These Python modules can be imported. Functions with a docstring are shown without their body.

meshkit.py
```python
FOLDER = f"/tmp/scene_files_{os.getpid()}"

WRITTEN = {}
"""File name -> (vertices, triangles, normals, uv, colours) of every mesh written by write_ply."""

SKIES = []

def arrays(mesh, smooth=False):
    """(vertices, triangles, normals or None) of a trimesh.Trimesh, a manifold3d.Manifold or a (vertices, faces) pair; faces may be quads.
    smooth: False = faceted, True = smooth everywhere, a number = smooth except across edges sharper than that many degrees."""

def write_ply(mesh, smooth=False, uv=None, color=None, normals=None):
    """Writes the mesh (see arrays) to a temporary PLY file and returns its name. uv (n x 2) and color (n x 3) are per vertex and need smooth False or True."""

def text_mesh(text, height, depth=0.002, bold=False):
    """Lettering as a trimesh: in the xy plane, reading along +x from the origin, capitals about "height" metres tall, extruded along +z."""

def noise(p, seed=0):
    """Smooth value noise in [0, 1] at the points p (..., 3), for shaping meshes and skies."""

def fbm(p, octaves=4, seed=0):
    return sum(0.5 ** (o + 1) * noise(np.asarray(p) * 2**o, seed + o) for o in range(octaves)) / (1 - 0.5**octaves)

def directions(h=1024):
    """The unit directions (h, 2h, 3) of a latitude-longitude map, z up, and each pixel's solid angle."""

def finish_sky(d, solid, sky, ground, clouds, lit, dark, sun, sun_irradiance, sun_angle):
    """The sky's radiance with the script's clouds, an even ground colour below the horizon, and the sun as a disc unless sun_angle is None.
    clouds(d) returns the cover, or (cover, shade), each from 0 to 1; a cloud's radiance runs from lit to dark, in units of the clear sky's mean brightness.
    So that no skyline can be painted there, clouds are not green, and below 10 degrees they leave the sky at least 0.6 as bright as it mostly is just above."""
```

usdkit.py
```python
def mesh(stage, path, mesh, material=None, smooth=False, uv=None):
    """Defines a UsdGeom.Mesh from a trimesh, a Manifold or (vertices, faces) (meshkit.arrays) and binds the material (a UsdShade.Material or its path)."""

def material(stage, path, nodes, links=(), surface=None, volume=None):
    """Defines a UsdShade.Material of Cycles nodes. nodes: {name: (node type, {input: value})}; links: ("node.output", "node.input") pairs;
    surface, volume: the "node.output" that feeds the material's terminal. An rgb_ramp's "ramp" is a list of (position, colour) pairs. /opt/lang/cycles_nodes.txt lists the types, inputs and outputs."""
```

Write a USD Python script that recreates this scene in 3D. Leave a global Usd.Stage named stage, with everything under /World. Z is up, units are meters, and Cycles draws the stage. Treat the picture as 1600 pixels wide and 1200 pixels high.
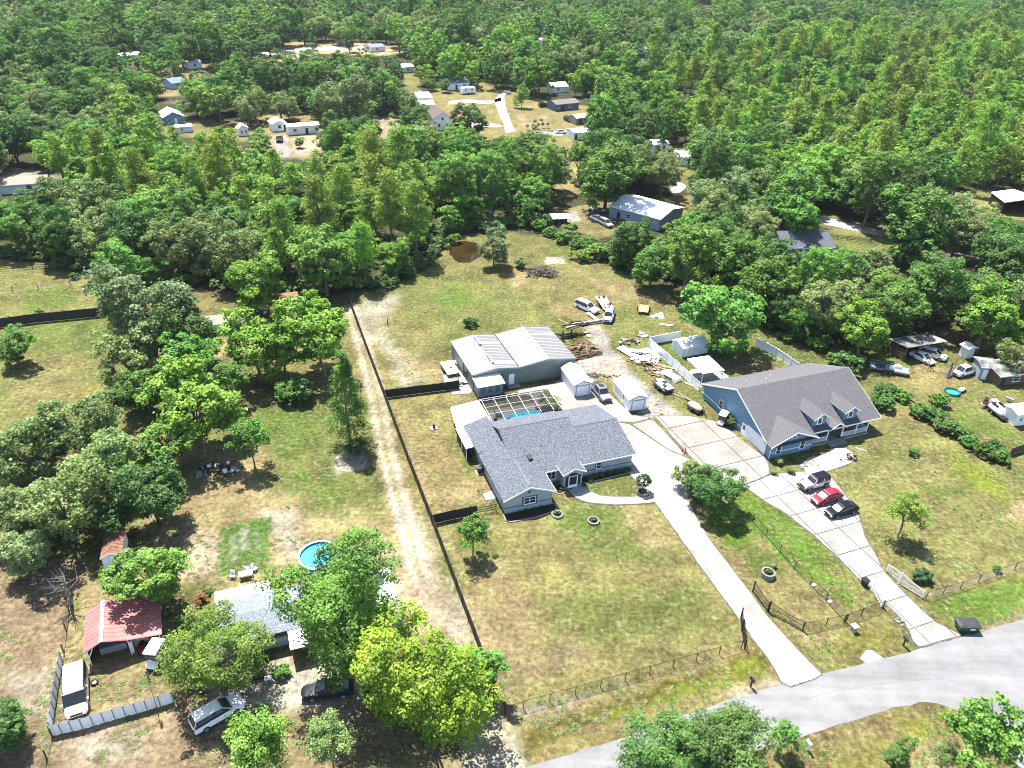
import math, zlib
import numpy as np
import shapely
from shapely.geometry import Polygon, LineString, Point, MultiPoint, box as sbox
from shapely import affinity
import trimesh
import usdkit, meshkit
from pxr import Usd, UsdGeom, UsdLux, UsdShade, Gf, Sdf, Vt

stage = Usd.Stage.CreateInMemory()
UsdGeom.SetStageUpAxis(stage, UsdGeom.Tokens.z)
UsdGeom.SetStageMetersPerUnit(stage, 1.0)
UsdGeom.Xform.Define(stage, '/World')
UsdGeom.Scope.Define(stage, '/World/Looks')
T = Sdf.ValueTypeNames

# ------------------------------------------------------------ camera, sky, sun, exposure
FOC, TILT, ROLL, HC = 1200.0, math.radians(31.67), math.radians(-2.0), 70.0   # focal length in photo pixels, tilt down, roll, height (m)
SUN_EL, SUN_AZ = math.radians(63.0), math.atan2(-0.50, 0.866)                 # azimuth = atan2(x, y) of the direction to the sun
SUN_I, SKY_S, EXPOSURE = 1.22, 0.090, 1.70
cam = UsdGeom.Camera.Define(stage, '/World/camera')
fw = np.array([0, math.cos(TILT), -math.sin(TILT)]); dn = np.array([0, -math.sin(TILT), -math.cos(TILT)]); rt = np.array([1.0, 0, 0])
cr, sr = math.cos(ROLL), math.sin(ROLL)
cx_, cy_, cz_ = cr * rt + sr * dn, sr * rt - cr * dn, -fw
M4 = Gf.Matrix4d(*cx_, 0, *cy_, 0, *cz_, 0, 0, 0, HC, 1)
cam.AddTransformOp().Set(M4)
cam.CreateHorizontalApertureAttr(36.0); cam.CreateVerticalApertureAttr(27.0)
cam.CreateFocalLengthAttr(36.0 * FOC / 1600.0)
cam.CreateClippingRangeAttr(Gf.Vec2f(0.5, 20000))
cam.CreateExposureAttr(EXPOSURE)
sky = UsdLux.DomeLight.Define(stage, '/World/sky')
skym = usdkit.material(stage, '/World/Looks/sky_look', {
    's': ('sky_texture', {'sky_type': 'single_scattering', 'sun_disc': False, 'sun_elevation': SUN_EL, 'sun_rotation': SUN_AZ,
                          'altitude': 70.0, 'air_density': 1.0, 'aerosol_density': 1.3, 'ozone_density': 1.0}),
    'b': ('background_shader', {'strength': SKY_S})}, [('s.color', 'b.color')], surface='b.background')
UsdShade.MaterialBindingAPI.Apply(sky.GetPrim()).Bind(skym)
sky.GetPrim().SetCustomDataByKey('kind', 'structure')
sun = UsdLux.DistantLight.Define(stage, '/World/sun')
sun.CreateNormalizeAttr(True); sun.CreateIntensityAttr(SUN_I); sun.CreateAngleAttr(0.53); sun.CreateColorAttr(Gf.Vec3f(1.0, 0.955, 0.88))
sd = np.array([math.sin(SUN_AZ) * math.cos(SUN_EL), math.cos(SUN_AZ) * math.cos(SUN_EL), math.sin(SUN_EL)])   # towards the sun
_z = sd; _x = np.cross([0, 0, 1.0], _z); _x /= np.linalg.norm(_x); _y = np.cross(_z, _x)
sun.AddTransformOp().Set(Gf.Matrix4d(*_x, 0, *_y, 0, *_z, 0, 0, 0, 200, 1))

# ------------------------------------------------------------ measuring: a pixel of the survey photo -> a point of the place
def ray(px, py):
    u, v = px - 800.0, py - 600.0
    u, v = cr * u - sr * v, sr * u + cr * v
    return np.array([u, FOC * math.cos(TILT) - v * math.sin(TILT), -FOC * math.sin(TILT) - v * math.cos(TILT)])
def G(px, py, z=0.0):
    d = ray(px, py)
    return d * ((HC - z) / -d[2]) + np.array([0, 0, HC])
def proj(p):
    p = np.atleast_2d(np.asarray(p, float)) - np.array([0, 0, HC])
    k = p @ fw; u = p[:, 0] * FOC / k; v = (p @ dn) * FOC / k
    return np.stack([cr * u + sr * v + 800, -sr * u + cr * v + 600], 1)
def gp(pts, z=0.0):
    return [tuple(G(x, y, z)[:2]) for x, y in pts]

# ------------------------------------------------------------ prims
_names = {}
def numbered(parent, name):
    k = (str(parent), name); n = _names.get(k, 0); _names[k] = n + 1
    return f'{parent}/{name}' if n == 0 else f'{parent}/{name}_{n:03d}'
def tag(p, label=None, cat=None, group=None, kind=None):
    p = p.GetPrim() if hasattr(p, 'GetPrim') else p
    for k, v in (('label', label), ('category', cat), ('group', group), ('kind', kind)):
        if v: p.SetCustomDataByKey(k, v)
    return p
class Thing:
    def __init__(s, name, label, cat, loc=(0, 0, 0), rz=0.0, group=None, kind=None, scale=None):
        s.path = numbered('/World', name); s.loc = np.array([loc[0], loc[1], loc[2] if len(loc) > 2 else 0.0], float); s.rz = rz
        x = UsdGeom.Xform.Define(stage, s.path); x.AddTranslateOp().Set(Gf.Vec3d(*map(float, s.loc))); x.AddRotateZOp().Set(math.degrees(rz))
        if scale is not None: x.AddScaleOp().Set(Gf.Vec3f(*map(float, scale)))
        s.prim = x.GetPrim(); tag(s.prim, label, cat, group, kind)
    def part(s, name, mb, mat, smooth=False, label=None, under=None, kind=None, world=False):
        path = numbered(under or s.path, name)
        v, f = mb.arrays() if hasattr(mb, 'arrays') else mb
        if world:
            v = np.asarray(v, float) - s.loc
            if s.rz: c, q = math.cos(-s.rz), math.sin(-s.rz); v = np.stack([v[:, 0] * c - v[:, 1] * q, v[:, 0] * q + v[:, 1] * c, v[:, 2]], 1)
        m = usdkit.mesh(stage, path, (v, f), mat, smooth)
        if label: m.GetPrim().SetCustomDataByKey('label', label)
        if kind: m.GetPrim().SetCustomDataByKey('kind', kind)
        return path
def copy(src, name, label, cat, loc, rz=0.0, group=None, scale=None):
    path = numbered('/World', name)
    x = UsdGeom.Xform.Define(stage, path); p = x.GetPrim()
    p.GetReferences().AddInternalReference(src.path)
    x.ClearXformOpOrder()
    (x.AddTranslateOp()).Set(Gf.Vec3d(float(loc[0]), float(loc[1]), float(loc[2]) if len(loc) > 2 else 0.0)); x.AddRotateZOp().Set(math.degrees(rz))
    if scale is not None: x.AddScaleOp().Set(Gf.Vec3f(*map(float, scale)))
    p.SetInstanceable(True); tag(p, label, cat, group)
    return p

# ------------------------------------------------------------ mesh builder
class MB:
    def __init__(s): s.v, s.f, s.n = [], [], 0
    def add(s, v, f):
        v = np.asarray(v, float).reshape(-1, 3); f = np.asarray(f, int)
        if f.shape[1] == 4: f = np.vstack([f[:, [0, 1, 2]], f[:, [0, 2, 3]]])
        s.v.append(v); s.f.append(f + s.n); s.n += len(v); return s
    def arrays(s): return np.vstack(s.v), np.vstack(s.f)
    def box(s, c, d, rz=0.0, ch=0.0):
        x, y, z = np.array(d) / 2.0
        if ch: v = np.array(trimesh.convex.convex_hull(np.array([[a * (x - (k == 0) * ch), b * (y - (k == 1) * ch), e * (z - (k == 2) * ch)] for a in (-1, 1) for b in (-1, 1) for e in (-1, 1) for k in range(3)])).vertices); h = trimesh.convex.convex_hull(v); v, f = np.array(h.vertices), np.array(h.faces)
        else:
            v = np.array([[a * x, b * y, e * z] for a in (-1, 1) for b in (-1, 1) for e in (-1, 1)])
            f = np.array([[0, 1, 3, 2], [4, 6, 7, 5], [0, 4, 5, 1], [2, 3, 7, 6], [0, 2, 6, 4], [1, 5, 7, 3]])
        if rz: q, w = math.cos(rz), math.sin(rz); v = np.stack([v[:, 0] * q - v[:, 1] * w, v[:, 0] * w + v[:, 1] * q, v[:, 2]], 1)
        return s.add(v + np.array(c), f)
    def bx(s, x0, x1, y0, y1, z0, z1): return s.box(((x0 + x1) / 2, (y0 + y1) / 2, (z0 + z1) / 2), (abs(x1 - x0), abs(y1 - y0), abs(z1 - z0)))
    def hull(s, pts):
        h = trimesh.convex.convex_hull(np.asarray(pts, float)); return s.add(h.vertices, h.faces)
    def slab(s, pts, t, up=True):
        """a planar polygon (3-D points) thickened straight down by t"""
        p = np.asarray(pts, float); n = len(p); a = p.copy(); b = p - np.array([0, 0, t])
        f = [[0, i, i + 1] for i in range(1, n - 1)] + [[n, n + i + 1, n + i] for i in range(1, n - 1)]
        for i in range(n): j = (i + 1) % n; f += [[i, n + i, n + j], [i, n + j, j]]
        return s.add(np.vstack([a, b]), f)
    def poly(s, poly, z0, z1):
        for g in (poly.geoms if hasattr(poly, 'geoms') else [poly]):
            if g.geom_type != 'Polygon' or g.area < 1e-4: continue
            m = trimesh.creation.extrude_polygon(g, z1 - z0, engine='earcut'); v = np.array(m.vertices); v[:, 2] += z0; s.add(v, m.faces)
        return s
    def wall(s, pts, t=0.12):
        """a vertical convex polygon (3-D points), thickened along its normal"""
        p = np.asarray(pts, float); nn = np.cross(p[1] - p[0], p[-1] - p[0]); nn /= np.linalg.norm(nn)
        return s.hull(np.vstack([p, p - nn * t]))
    def tube(s, pts, r, n=6, cap=True):
        pts = np.asarray(pts, float); r = np.broadcast_to(np.asarray(r, float), (len(pts),)); rings = []
        for i in range(len(pts)):
            d = pts[min(i + 1, len(pts) - 1)] - pts[max(i - 1, 0)]; d = d / max(np.linalg.norm(d), 1e-9)
            a = np.cross(d, [0, 0, 1.0] if abs(d[2]) < .9 else [1.0, 0, 0]); a /= np.linalg.norm(a); b = np.cross(d, a)
            t = np.arange(n) * 2 * math.pi / n
            rings.append(pts[i] + r[i] * (np.cos(t)[:, None] * a + np.sin(t)[:, None] * b))
        v = np.vstack(rings); f = []
        for i in range(len(pts) - 1):
            for k in range(n): q = (k + 1) % n; f.append([i * n + k, i * n + q, (i + 1) * n + q, (i + 1) * n + k])
        s.add(v, f)
        if cap and n > 2:
            for base in (0, (len(pts) - 1) * n): s.add(v[base:base + n], [[0, k, k + 1] for k in range(1, n - 1)])
        return s
    def cyl(s, c, r, h, n=16, r2=None, axis='z'):
        r2 = r if r2 is None else r2
        d = {'z': (0, 0, 1), 'x': (1, 0, 0), 'y': (0, 1, 0)}[axis]; c = np.array(c, float); d = np.array(d, float)
        return s.tube([c - d * h / 2, c + d * h / 2], [r, r2], n)
    def lathe(s, prof, c=(0, 0, 0), n=24, sx=1.0, sy=1.0):
        prof = np.asarray(prof, float); t = np.arange(n) * 2 * math.pi / n; m = len(prof)
        v = np.stack([prof[:, None, 0] * np.cos(t) * sx, prof[:, None, 0] * np.sin(t) * sy, np.repeat(prof[:, 1:2], n, 1)], -1).reshape(-1, 3) + np.array(c)
        f = [[i * n + k, i * n + (k + 1) % n, (i + 1) * n + (k + 1) % n, (i + 1) * n + k] for i in range(m - 1) for k in range(n)]
        return s.add(v, f)
    def loft(s, rings):
        n = len(rings[0]); v = np.vstack(rings); f = []
        for i in range(len(rings) - 1):
            for k in range(n): q = (k + 1) % n; f.append([i * n + k, i * n + q, (i + 1) * n + q, (i + 1) * n + k])
        s.add(v, f)
        for r, o in ((rings[0], 1), (rings[-1], 0)): s.add(r, [[0, k, k + 1] for k in range(1, n - 1)])
        return s
    def ico(s, c, r, sub=2, noise=0.0, seed=0, freq=1.5):
        m = trimesh.creation.icosphere(sub, 1.0); v = np.array(m.vertices)
        if noise: v = v * (1 + noise * (meshkit.fbm(v * freq + 7.3, 3, seed)[:, None] - .5) * 2)
        return s.add(v * np.asarray(r) + np.array(c), m.faces)

# ------------------------------------------------------------ materials
ALB = .57   # overall reflectance level of mineral and painted surfaces
def mat(name, c, rough=.85, var=.12, scale=2.0, c2=None, bump=0.0, bscale=20.0, metallic=0.0, spec=.3, detail=4.0, mid=(.35, .65), rnd=0.0, coat=0.0, stretch=None):
    c = np.array(c, float) * (ALB if max(c) < .7 else 1); c2 = None if c2 is None else np.array(c2, float) * (ALB if max(c2) < .7 else 1); lo, hi = (c * (1 - var), np.minimum(c * (1 + var), .95)) if c2 is None else (c, np.array(c2, float))
    n = {'tc': ('texture_coordinate', {}), 'n': ('noise_texture', {'scale': scale, 'detail': detail, 'roughness': .6}),
         'r': ('rgb_ramp', {'ramp': [(mid[0], tuple(lo)), (mid[1], tuple(hi))]}),
         'p': ('principled_bsdf', {'roughness': rough, 'metallic': metallic, 'specular_ior_level': spec, 'coat_weight': coat})}
    l = [('n.fac', 'r.fac')]
    if stretch is not None:
        n['mp'] = ('mapping', {'scale': stretch}); l += [('tc.object', 'mp.vector'), ('mp.vector', 'n.vector')]
    else: l += [('tc.object', 'n.vector')]
    out = 'r.color'
    if rnd:
        n['oi'] = ('object_info', {}); n['mr'] = ('map_range', {'from_min': 0.0, 'from_max': 1.0, 'to_min': 1 - rnd, 'to_max': 1 + rnd})
        n['h'] = ('hsv', {}); l += [('oi.random', 'mr.value'), ('mr.result', 'h.value'), (out, 'h.color')]; out = 'h.color'
    l.append((out, 'p.base_color'))
    if bump:
        n['bn'] = ('noise_texture', {'scale': bscale, 'detail': 3.0}); n['b'] = ('bump', {'strength': bump, 'distance': .03})
        l += [('tc.object', 'bn.vector'), ('bn.fac', 'b.height'), ('b.normal', 'p.normal')]
    return usdkit.material(stage, '/World/Looks/' + name, n, l, surface='p.BSDF')
def leafmat(name, c, c2, rnd=.20, hue=.014, trans=.34):
    c, c2 = np.array(c) * 1.8, np.array(c2) * 2.75
    n = {'tc': ('texture_coordinate', {}), 'n': ('noise_texture', {'scale': 2.2, 'detail': 2.0}), 'w': ('geometry', {}),
         'm1': ('mix_color', {'a': tuple(c), 'b': tuple(c2)}), 'oi': ('object_info', {}),
         'ra': ('math', {'math_type': 'multiply', 'value2': 7.13}), 'rb': ('math', {'math_type': 'fraction'}),
         'mv': ('map_range', {'to_min': 1 - rnd, 'to_max': 1 + rnd}), 'mh': ('map_range', {'to_min': .5 - hue, 'to_max': .5 + hue}),
         'h': ('hsv', {}), 'sum': ('math', {'math_type': 'multiply_add', 'value2': .55}),
         'd': ('diffuse_bsdf', {}), 't': ('translucent_bsdf', {}), 'g': ('glossy_bsdf', {'roughness': .5, 'color': (.5, .5, .5)}),
         'x': ('mix_closure', {'fac': trans}), 'y': ('mix_closure', {'fac': .03})}
    l = [('tc.object', 'n.vector'), ('w.random_per_island', 'sum.value1'), ('n.fac', 'sum.value3'), ('sum.value', 'rs.value'), ('rs.result', 'm1.fac'),
         ('oi.random', 'mv.value'), ('oi.random', 'ra.value1'), ('ra.value', 'rb.value1'), ('rb.value', 'mh.value'), ('m1.result', 'h.color'), ('mv.result', 'h.value'), ('mh.result', 'h.hue'),
         ('h.color', 'd.color'), ('h.color', 't.color'), ('d.BSDF', 'x.closure1'), ('t.BSDF', 'x.closure2'), ('x.closure', 'y.closure1'), ('g.BSDF', 'y.closure2')]
    n['rs'] = ('map_range', {'from_min': .35, 'from_max': 1.15, 'to_min': 0.0, 'to_max': 1.0, 'clamp': True})
    return usdkit.material(stage, '/World/Looks/' + name, n, l, surface='y.closure')
def shingle(name, a, b, c, row=.14, width=.3):
    """roof shingles: courses along local x, tone changes from tab to tab"""
    a, b, c = [np.array(q, float) * ALB for q in (a, b, c)]
    n = {'tc': ('texture_coordinate', {}), 'mp': ('mapping', {'scale': (1, 1, 0)}),
         'bt': ('brick_texture', {'offset': .5, 'scale': 1.0, 'brick_width': width, 'row_height': row, 'mortar_size': .006, 'color1': tuple(a), 'color2': tuple(b), 'mortar': tuple(np.array(a) * .5), 'bias': 0.0}),
         'n': ('noise_texture', {'scale': 5.5, 'detail': 3.0, 'roughness': .72}), 'r': ('rgb_ramp', {'ramp': [(.36, tuple(a)), (.5, tuple(b)), (.64, tuple(c))]}),
         'm': ('mix_color', {'fac': .68}), 'b': ('bump', {'strength': .5, 'distance': .02}), 'p': ('principled_bsdf', {'roughness': .9, 'specular_ior_level': .2})}
    return usdkit.material(stage, '/World/Looks/' + name, n, [('tc.object', 'mp.vector'), ('mp.vector', 'bt.vector'), ('tc.object', 'n.vector'), ('n.fac', 'r.fac'), ('bt.color', 'm.a'), ('r.color', 'm.b'), ('m.result', 'p.base_color'), ('bt.fac', 'b.height'), ('b.normal', 'p.normal')], surface='p.BSDF')
def glassmat(name, tint=(.02, .025, .03)):
    return usdkit.material(stage, '/World/Looks/' + name, {'p': ('principled_bsdf', {'base_color': tint, 'roughness': .06, 'specular_ior_level': .6}), 'n': ('noise_texture', {'scale': 3.0}), 'r': ('map_range', {'to_min': .04, 'to_max': .12})},
                           [('n.fac', 'r.value'), ('r.result', 'p.roughness')], surface='p.BSDF')
W = {}
W['concrete'] = mat('concrete', (.30, .285, .26), .9, scale=.35, c2=(.44, .42, .39), bump=.15, bscale=30, detail=8, rnd=.10)
W['concrete_bright'] = mat('concrete_bright', (.44, .425, .405), .9, scale=.5, c2=(.57, .555, .53), bump=.1, bscale=30, detail=8, rnd=.05)
W['concrete_tan'] = mat('concrete_tan', (.30, .266, .236), .9, scale=.3, c2=(.41, .38, .345), bump=.15, bscale=30, detail=8, rnd=.12)
W['joint'] = mat('joint_dirt', (.07, .066, .058), .95, scale=1.5, c2=(.20, .19, .165), detail=6)
W['asphalt'] = usdkit.material(stage, '/World/Looks/asphalt', {'g': ('geometry', {}), 'mp': ('mapping', {'rotation': (0, 0, -.30), 'scale': (.035, .55, 1)}), 'n': ('noise_texture', {'scale': 1.0, 'detail': 4.0, 'roughness': .6}), 'n2': ('noise_texture', {'scale': .28, 'detail': 9.0, 'roughness': .65}), 'n3': ('noise_texture', {'scale': 9.0, 'detail': 3.0}),
    'r': ('rgb_ramp', {'ramp': [(.3, (.132, .132, .136)), (.55, (.168, .168, .172)), (.75, (.196, .196, .198))]}), 'r2': ('map_range', {'from_min': .3, 'from_max': .7, 'to_min': .80, 'to_max': 1.15}), 'r3': ('map_range', {'from_min': .3, 'from_max': .7, 'to_min': .88, 'to_max': 1.12}), 'mm': ('math', {'math_type': 'multiply'}), 'h': ('hsv', {}), 'b': ('bump', {'strength': .3, 'distance': .02}), 'p': ('principled_bsdf', {'roughness': .9, 'specular_ior_level': .25})},
    [('g.position', 'mp.vector'), ('mp.vector', 'n.vector'), ('g.position', 'n2.vector'), ('g.position', 'n3.vector'), ('n.fac', 'r.fac'), ('n2.fac', 'r2.value'), ('n3.fac', 'r3.value'), ('r2.result', 'mm.value1'), ('r3.result', 'mm.value2'), ('r.color', 'h.color'), ('mm.value', 'h.value'), ('h.color', 'p.base_color'), ('n3.fac', 'b.height'), ('b.normal', 'p.normal')], surface='p.BSDF')
W['white'] = mat('white_paint', (.78, .78, .77), .55, var=.05, scale=.8)
W['white_metal'] = mat('white_metal_roof', (.74, .75, .76), .45, var=.06, scale=.6, spec=.4)
W['vinyl'] = mat('white_vinyl', (.72, .73, .75), .5, var=.05, scale=1.0)
W['grey_metal'] = mat('grey_metal', (.36, .40, .45), .5, var=.10, scale=.8, spec=.4)
W['skylight'] = mat('skylight_sheet', (.50, .51, .51), .5, var=.05)
W['galv'] = mat('galvanised', (.335, .335, .335), .5, var=.06, scale=.5, metallic=.2, spec=.4)
W['black_metal'] = mat('black_metal', (.018, .018, .02), .5, var=.2)
W['dark_wood'] = mat('dark_wood', (.030, .026, .022), .9, scale=1.2, c2=(.06, .052, .044), stretch=(1, 1, 6))
W['wood'] = mat('weathered_wood', (.20, .13, .08), .9, scale=2.0, c2=(.38, .28, .18), detail=6, rnd=.3)
W['wood_pale'] = mat('pale_wood', (.45, .36, .24), .85, scale=2.0, c2=(.60, .50, .36), rnd=.2)
W['wood_dark'] = mat('dark_scrap', (.06, .045, .035), .9, scale=2.0, c2=(.16, .11, .08), rnd=.3)
W['orange_wood'] = mat('orange_timber', (.42, .22, .08), .8, scale=2.0, c2=(.55, .30, .12))
W['rust'] = mat('rusty_metal', (.20, .085, .05), .8, scale=1.6, c2=(.42, .22, .16), detail=7)
W['shed_brown'] = mat('brown_boards', (.16, .10, .06), .85, scale=1.2, c2=(.24, .16, .11), stretch=(6, 6, 1))
W['tan_roof'] = mat('tan_roof', (.40, .33, .27), .8, var=.1)
W['blue_shingle'] = shingle('blue_grey_shingles', (.062, .075, .100), (.160, .182, .220), (.37, .40, .45))
W['blue_shingle2'] = shingle('pale_grey_shingles', (.15, .18, .22), (.29, .325, .39), (.52, .56, .62))
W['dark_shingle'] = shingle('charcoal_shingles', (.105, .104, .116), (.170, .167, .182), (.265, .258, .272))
W['brown_shingle'] = shingle('brown_shingles', (.14, .10, .09), (.20, .14, .12), (.27, .20, .17))
W['pale_wall'] = mat('pale_blue_grey_wall', (.52, .60, .64), .85, var=.07, scale=.8)
W['blue_trim'] = mat('slate_blue_trim', (.09, .16, .26), .7, var=.08)
W['blue_wall'] = mat('blue_siding', (.20, .37, .53), .75, var=.06, scale=.6)
W['navy'] = mat('navy_door', (.015, .02, .035), .5, var=.1)
W['sage_metal'] = mat('sage_metal_siding', (.26, .31, .285), .6, var=.08, scale=.5)
W['sage_trim'] = mat('sage_trim', (.42, .47, .45), .6, var=.06)
W['red_roof'] = mat('faded_red_roof', (.56, .165, .155), .6, scale=.5, c2=(.66, .24, .225), spec=.4)
W['mulch'] = mat('mulch', (.022, .016, .012), .95, scale=6, c2=(.06, .04, .028), bump=.5)
W['curb'] = mat('kerb', (.34, .33, .31), .9, var=.12, scale=2)
W['glass'] = glassmat('dark_glass')
W['glass_blue'] = glassmat('blue_glass', (.05, .09, .13))
W['tyre'] = mat('tyre', (.02, .02, .02), .9, var=.2)
W['rim'] = mat('wheel_rim', (.45, .46, .48), .35, var=.08, metallic=.6)
W['chrome'] = mat('grille', (.06, .06, .065), .4, var=.2)
W['lamp'] = mat('headlight', (.7, .72, .75), .2, var=.1, spec=.6)
W['tail'] = mat('tail_light', (.35, .02, .02), .3, var=.1)
for nm, c in (('car_white', (.74, .75, .76)), ('car_red', (.42, .012, .03)), ('car_black', (.012, .014, .022)), ('car_silver', (.34, .37, .40)), ('car_green_grey', (.36, .41, .38)), ('car_dark', (.02, .022, .03)), ('car_grey', (.45, .46, .48))):
    W[nm] = mat(nm, c, .30, var=.03, spec=.35 if max(c) > .1 else .12, coat=.3 if max(c) > .1 else .06)
W['pool'] = usdkit.material(stage, '/World/Looks/pool_water', {'tc': ('texture_coordinate', {}), 'n': ('noise_texture', {'scale': 1.2, 'detail': 3.0}), 'r': ('rgb_ramp', {'ramp': [(.35, (.02, .27, .40)), (.65, (.06, .40, .50))]}), 'b': ('bump', {'strength': .15, 'distance': .05}), 'p': ('principled_bsdf', {'roughness': .05, 'specular_ior_level': .5})},
                            [('tc.object', 'n.vector'), ('n.fac', 'r.fac'), ('r.color', 'p.base_color'), ('n.fac', 'b.height'), ('b.normal', 'p.normal')], surface='p.BSDF')
W['pool_wall'] = mat('pool_wall_blue', (.10, .42, .66), .5, var=.08)
W['pond'] = mat('pond_water', (.030, .018, .006), .12, scale=.3, c2=(.055, .034, .012), spec=.5, bump=.05, bscale=4)
W['bark'] = mat('bark', (.16, .135, .11), .95, scale=3, c2=(.30, .27, .24), stretch=(2, 2, .5))
W['bark_dark'] = mat('dark_bark', (.05, .04, .032), .95, scale=3, c2=(.11, .09, .075), stretch=(2, 2, .5))
W['dead'] = mat('dead_branches', (.26, .23, .20), .95, scale=3, c2=(.42, .38, .34))
W['turquoise'] = mat('turquoise_plastic', (.05, .42, .38), .5, var=.1)
W['green_plastic'] = mat('green_plastic', (.02, .13, .085), .45, var=.15, scale=3)
W['grey_tarp'] = mat('grey_tarp', (.26, .29, .33), .5, scale=1.6, c2=(.42, .46, .50))
W['red'] = mat('red_paint', (.35, .02, .03), .5)
W['navy_cloth'] = mat('navy_cloth', (.03, .04, .12), .8)
W['screen'] = usdkit.material(stage, '/World/Looks/insect_screen', {'d': ('diffuse_bsdf', {'color': (.02, .02, .022)}), 't': ('transparent_bsdf', {}), 'x': ('mix_closure', {'fac': .52})}, [('d.BSDF', 'x.closure1'), ('t.BSDF', 'x.closure2')], surface='x.closure')

# ------------------------------------------------------------ the air: faint blue haze over the whole place
hz_ = MB().bx(-7000, 7000, -1500, 9000, -1.0, 78.0)
hm_ = usdkit.material(stage, '/World/Looks/haze_air', {'v': ('principled_volume', {'color': (.80, .90, 1.0), 'density': .00004, 'anisotropy': .2})}, [], volume='v.volume')
tag(usdkit.mesh(stage, '/World/haze', hz_.arrays(), hm_), kind='stuff', label='faint blue haze in the air over the far forest', cat='haze')
# ------------------------------------------------------------ the ground: one sheet to the horizon, coloured by what grows or lies there
LA = math.radians(20.9); AX = np.array([math.cos(LA), math.sin(LA)]); BX = np.array([-math.sin(LA), math.cos(LA)])   # direction of the lots
GREEN, OLIVE, DRY, TAN, SAND, LITTER, LUSH, FOREST, DIRT = [np.array(c) for c in (
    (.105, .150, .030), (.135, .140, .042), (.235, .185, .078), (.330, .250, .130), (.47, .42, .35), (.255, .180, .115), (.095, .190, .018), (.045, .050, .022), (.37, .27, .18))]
_h = .6
gx = np.concatenate([-np.geomspace(4500, 130, 60)[:-1], np.arange(-130, 165, _h), np.geomspace(165, 4500, 60)])
gy = np.concatenate([np.linspace(-400, 22, 12)[:-1], np.arange(22, 235, _h), np.arange(235, 900, 3.5), np.geomspace(900, 6000, 40)])
XX, YY = np.meshgrid(gx, gy); PT = np.stack([XX.ravel(), YY.ravel()], 1)
def nz(scale, seed=0, octv=4): return meshkit.fbm(np.stack([PT[:, 0] * scale, PT[:, 1] * scale, np.full(len(PT), .37)], 1), octv, seed)
n_big, n_mid, n_fine = nz(.055, 3), nz(.21, 11), nz(.8, 23, 3)
def ss(x, a, b): t = np.clip((x - a) / (b - a), 0, 1); return t * t * (3 - 2 * t)
def mixc(C, c, w): w = np.clip(w, 0, 1)[:, None]; return C * (1 - w) + np.asarray(c) * w
C = np.tile(OLIVE, (len(PT), 1))
C = mixc(C, DRY, ss(n_mid * .6 + n_big * .4, .42, .62) * .85)
C = mixc(C, GREEN, ss(nz(.09, 41), .52, .66) * .6)
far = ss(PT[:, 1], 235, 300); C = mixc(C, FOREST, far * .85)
warp = (n_mid - .5) * 5.0 + (n_fine - .5) * 2.5
GPTS = shapely.points(PT)
def region(px, world=False):
    return Polygon(px if world else gp(px)).buffer(0)
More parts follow.
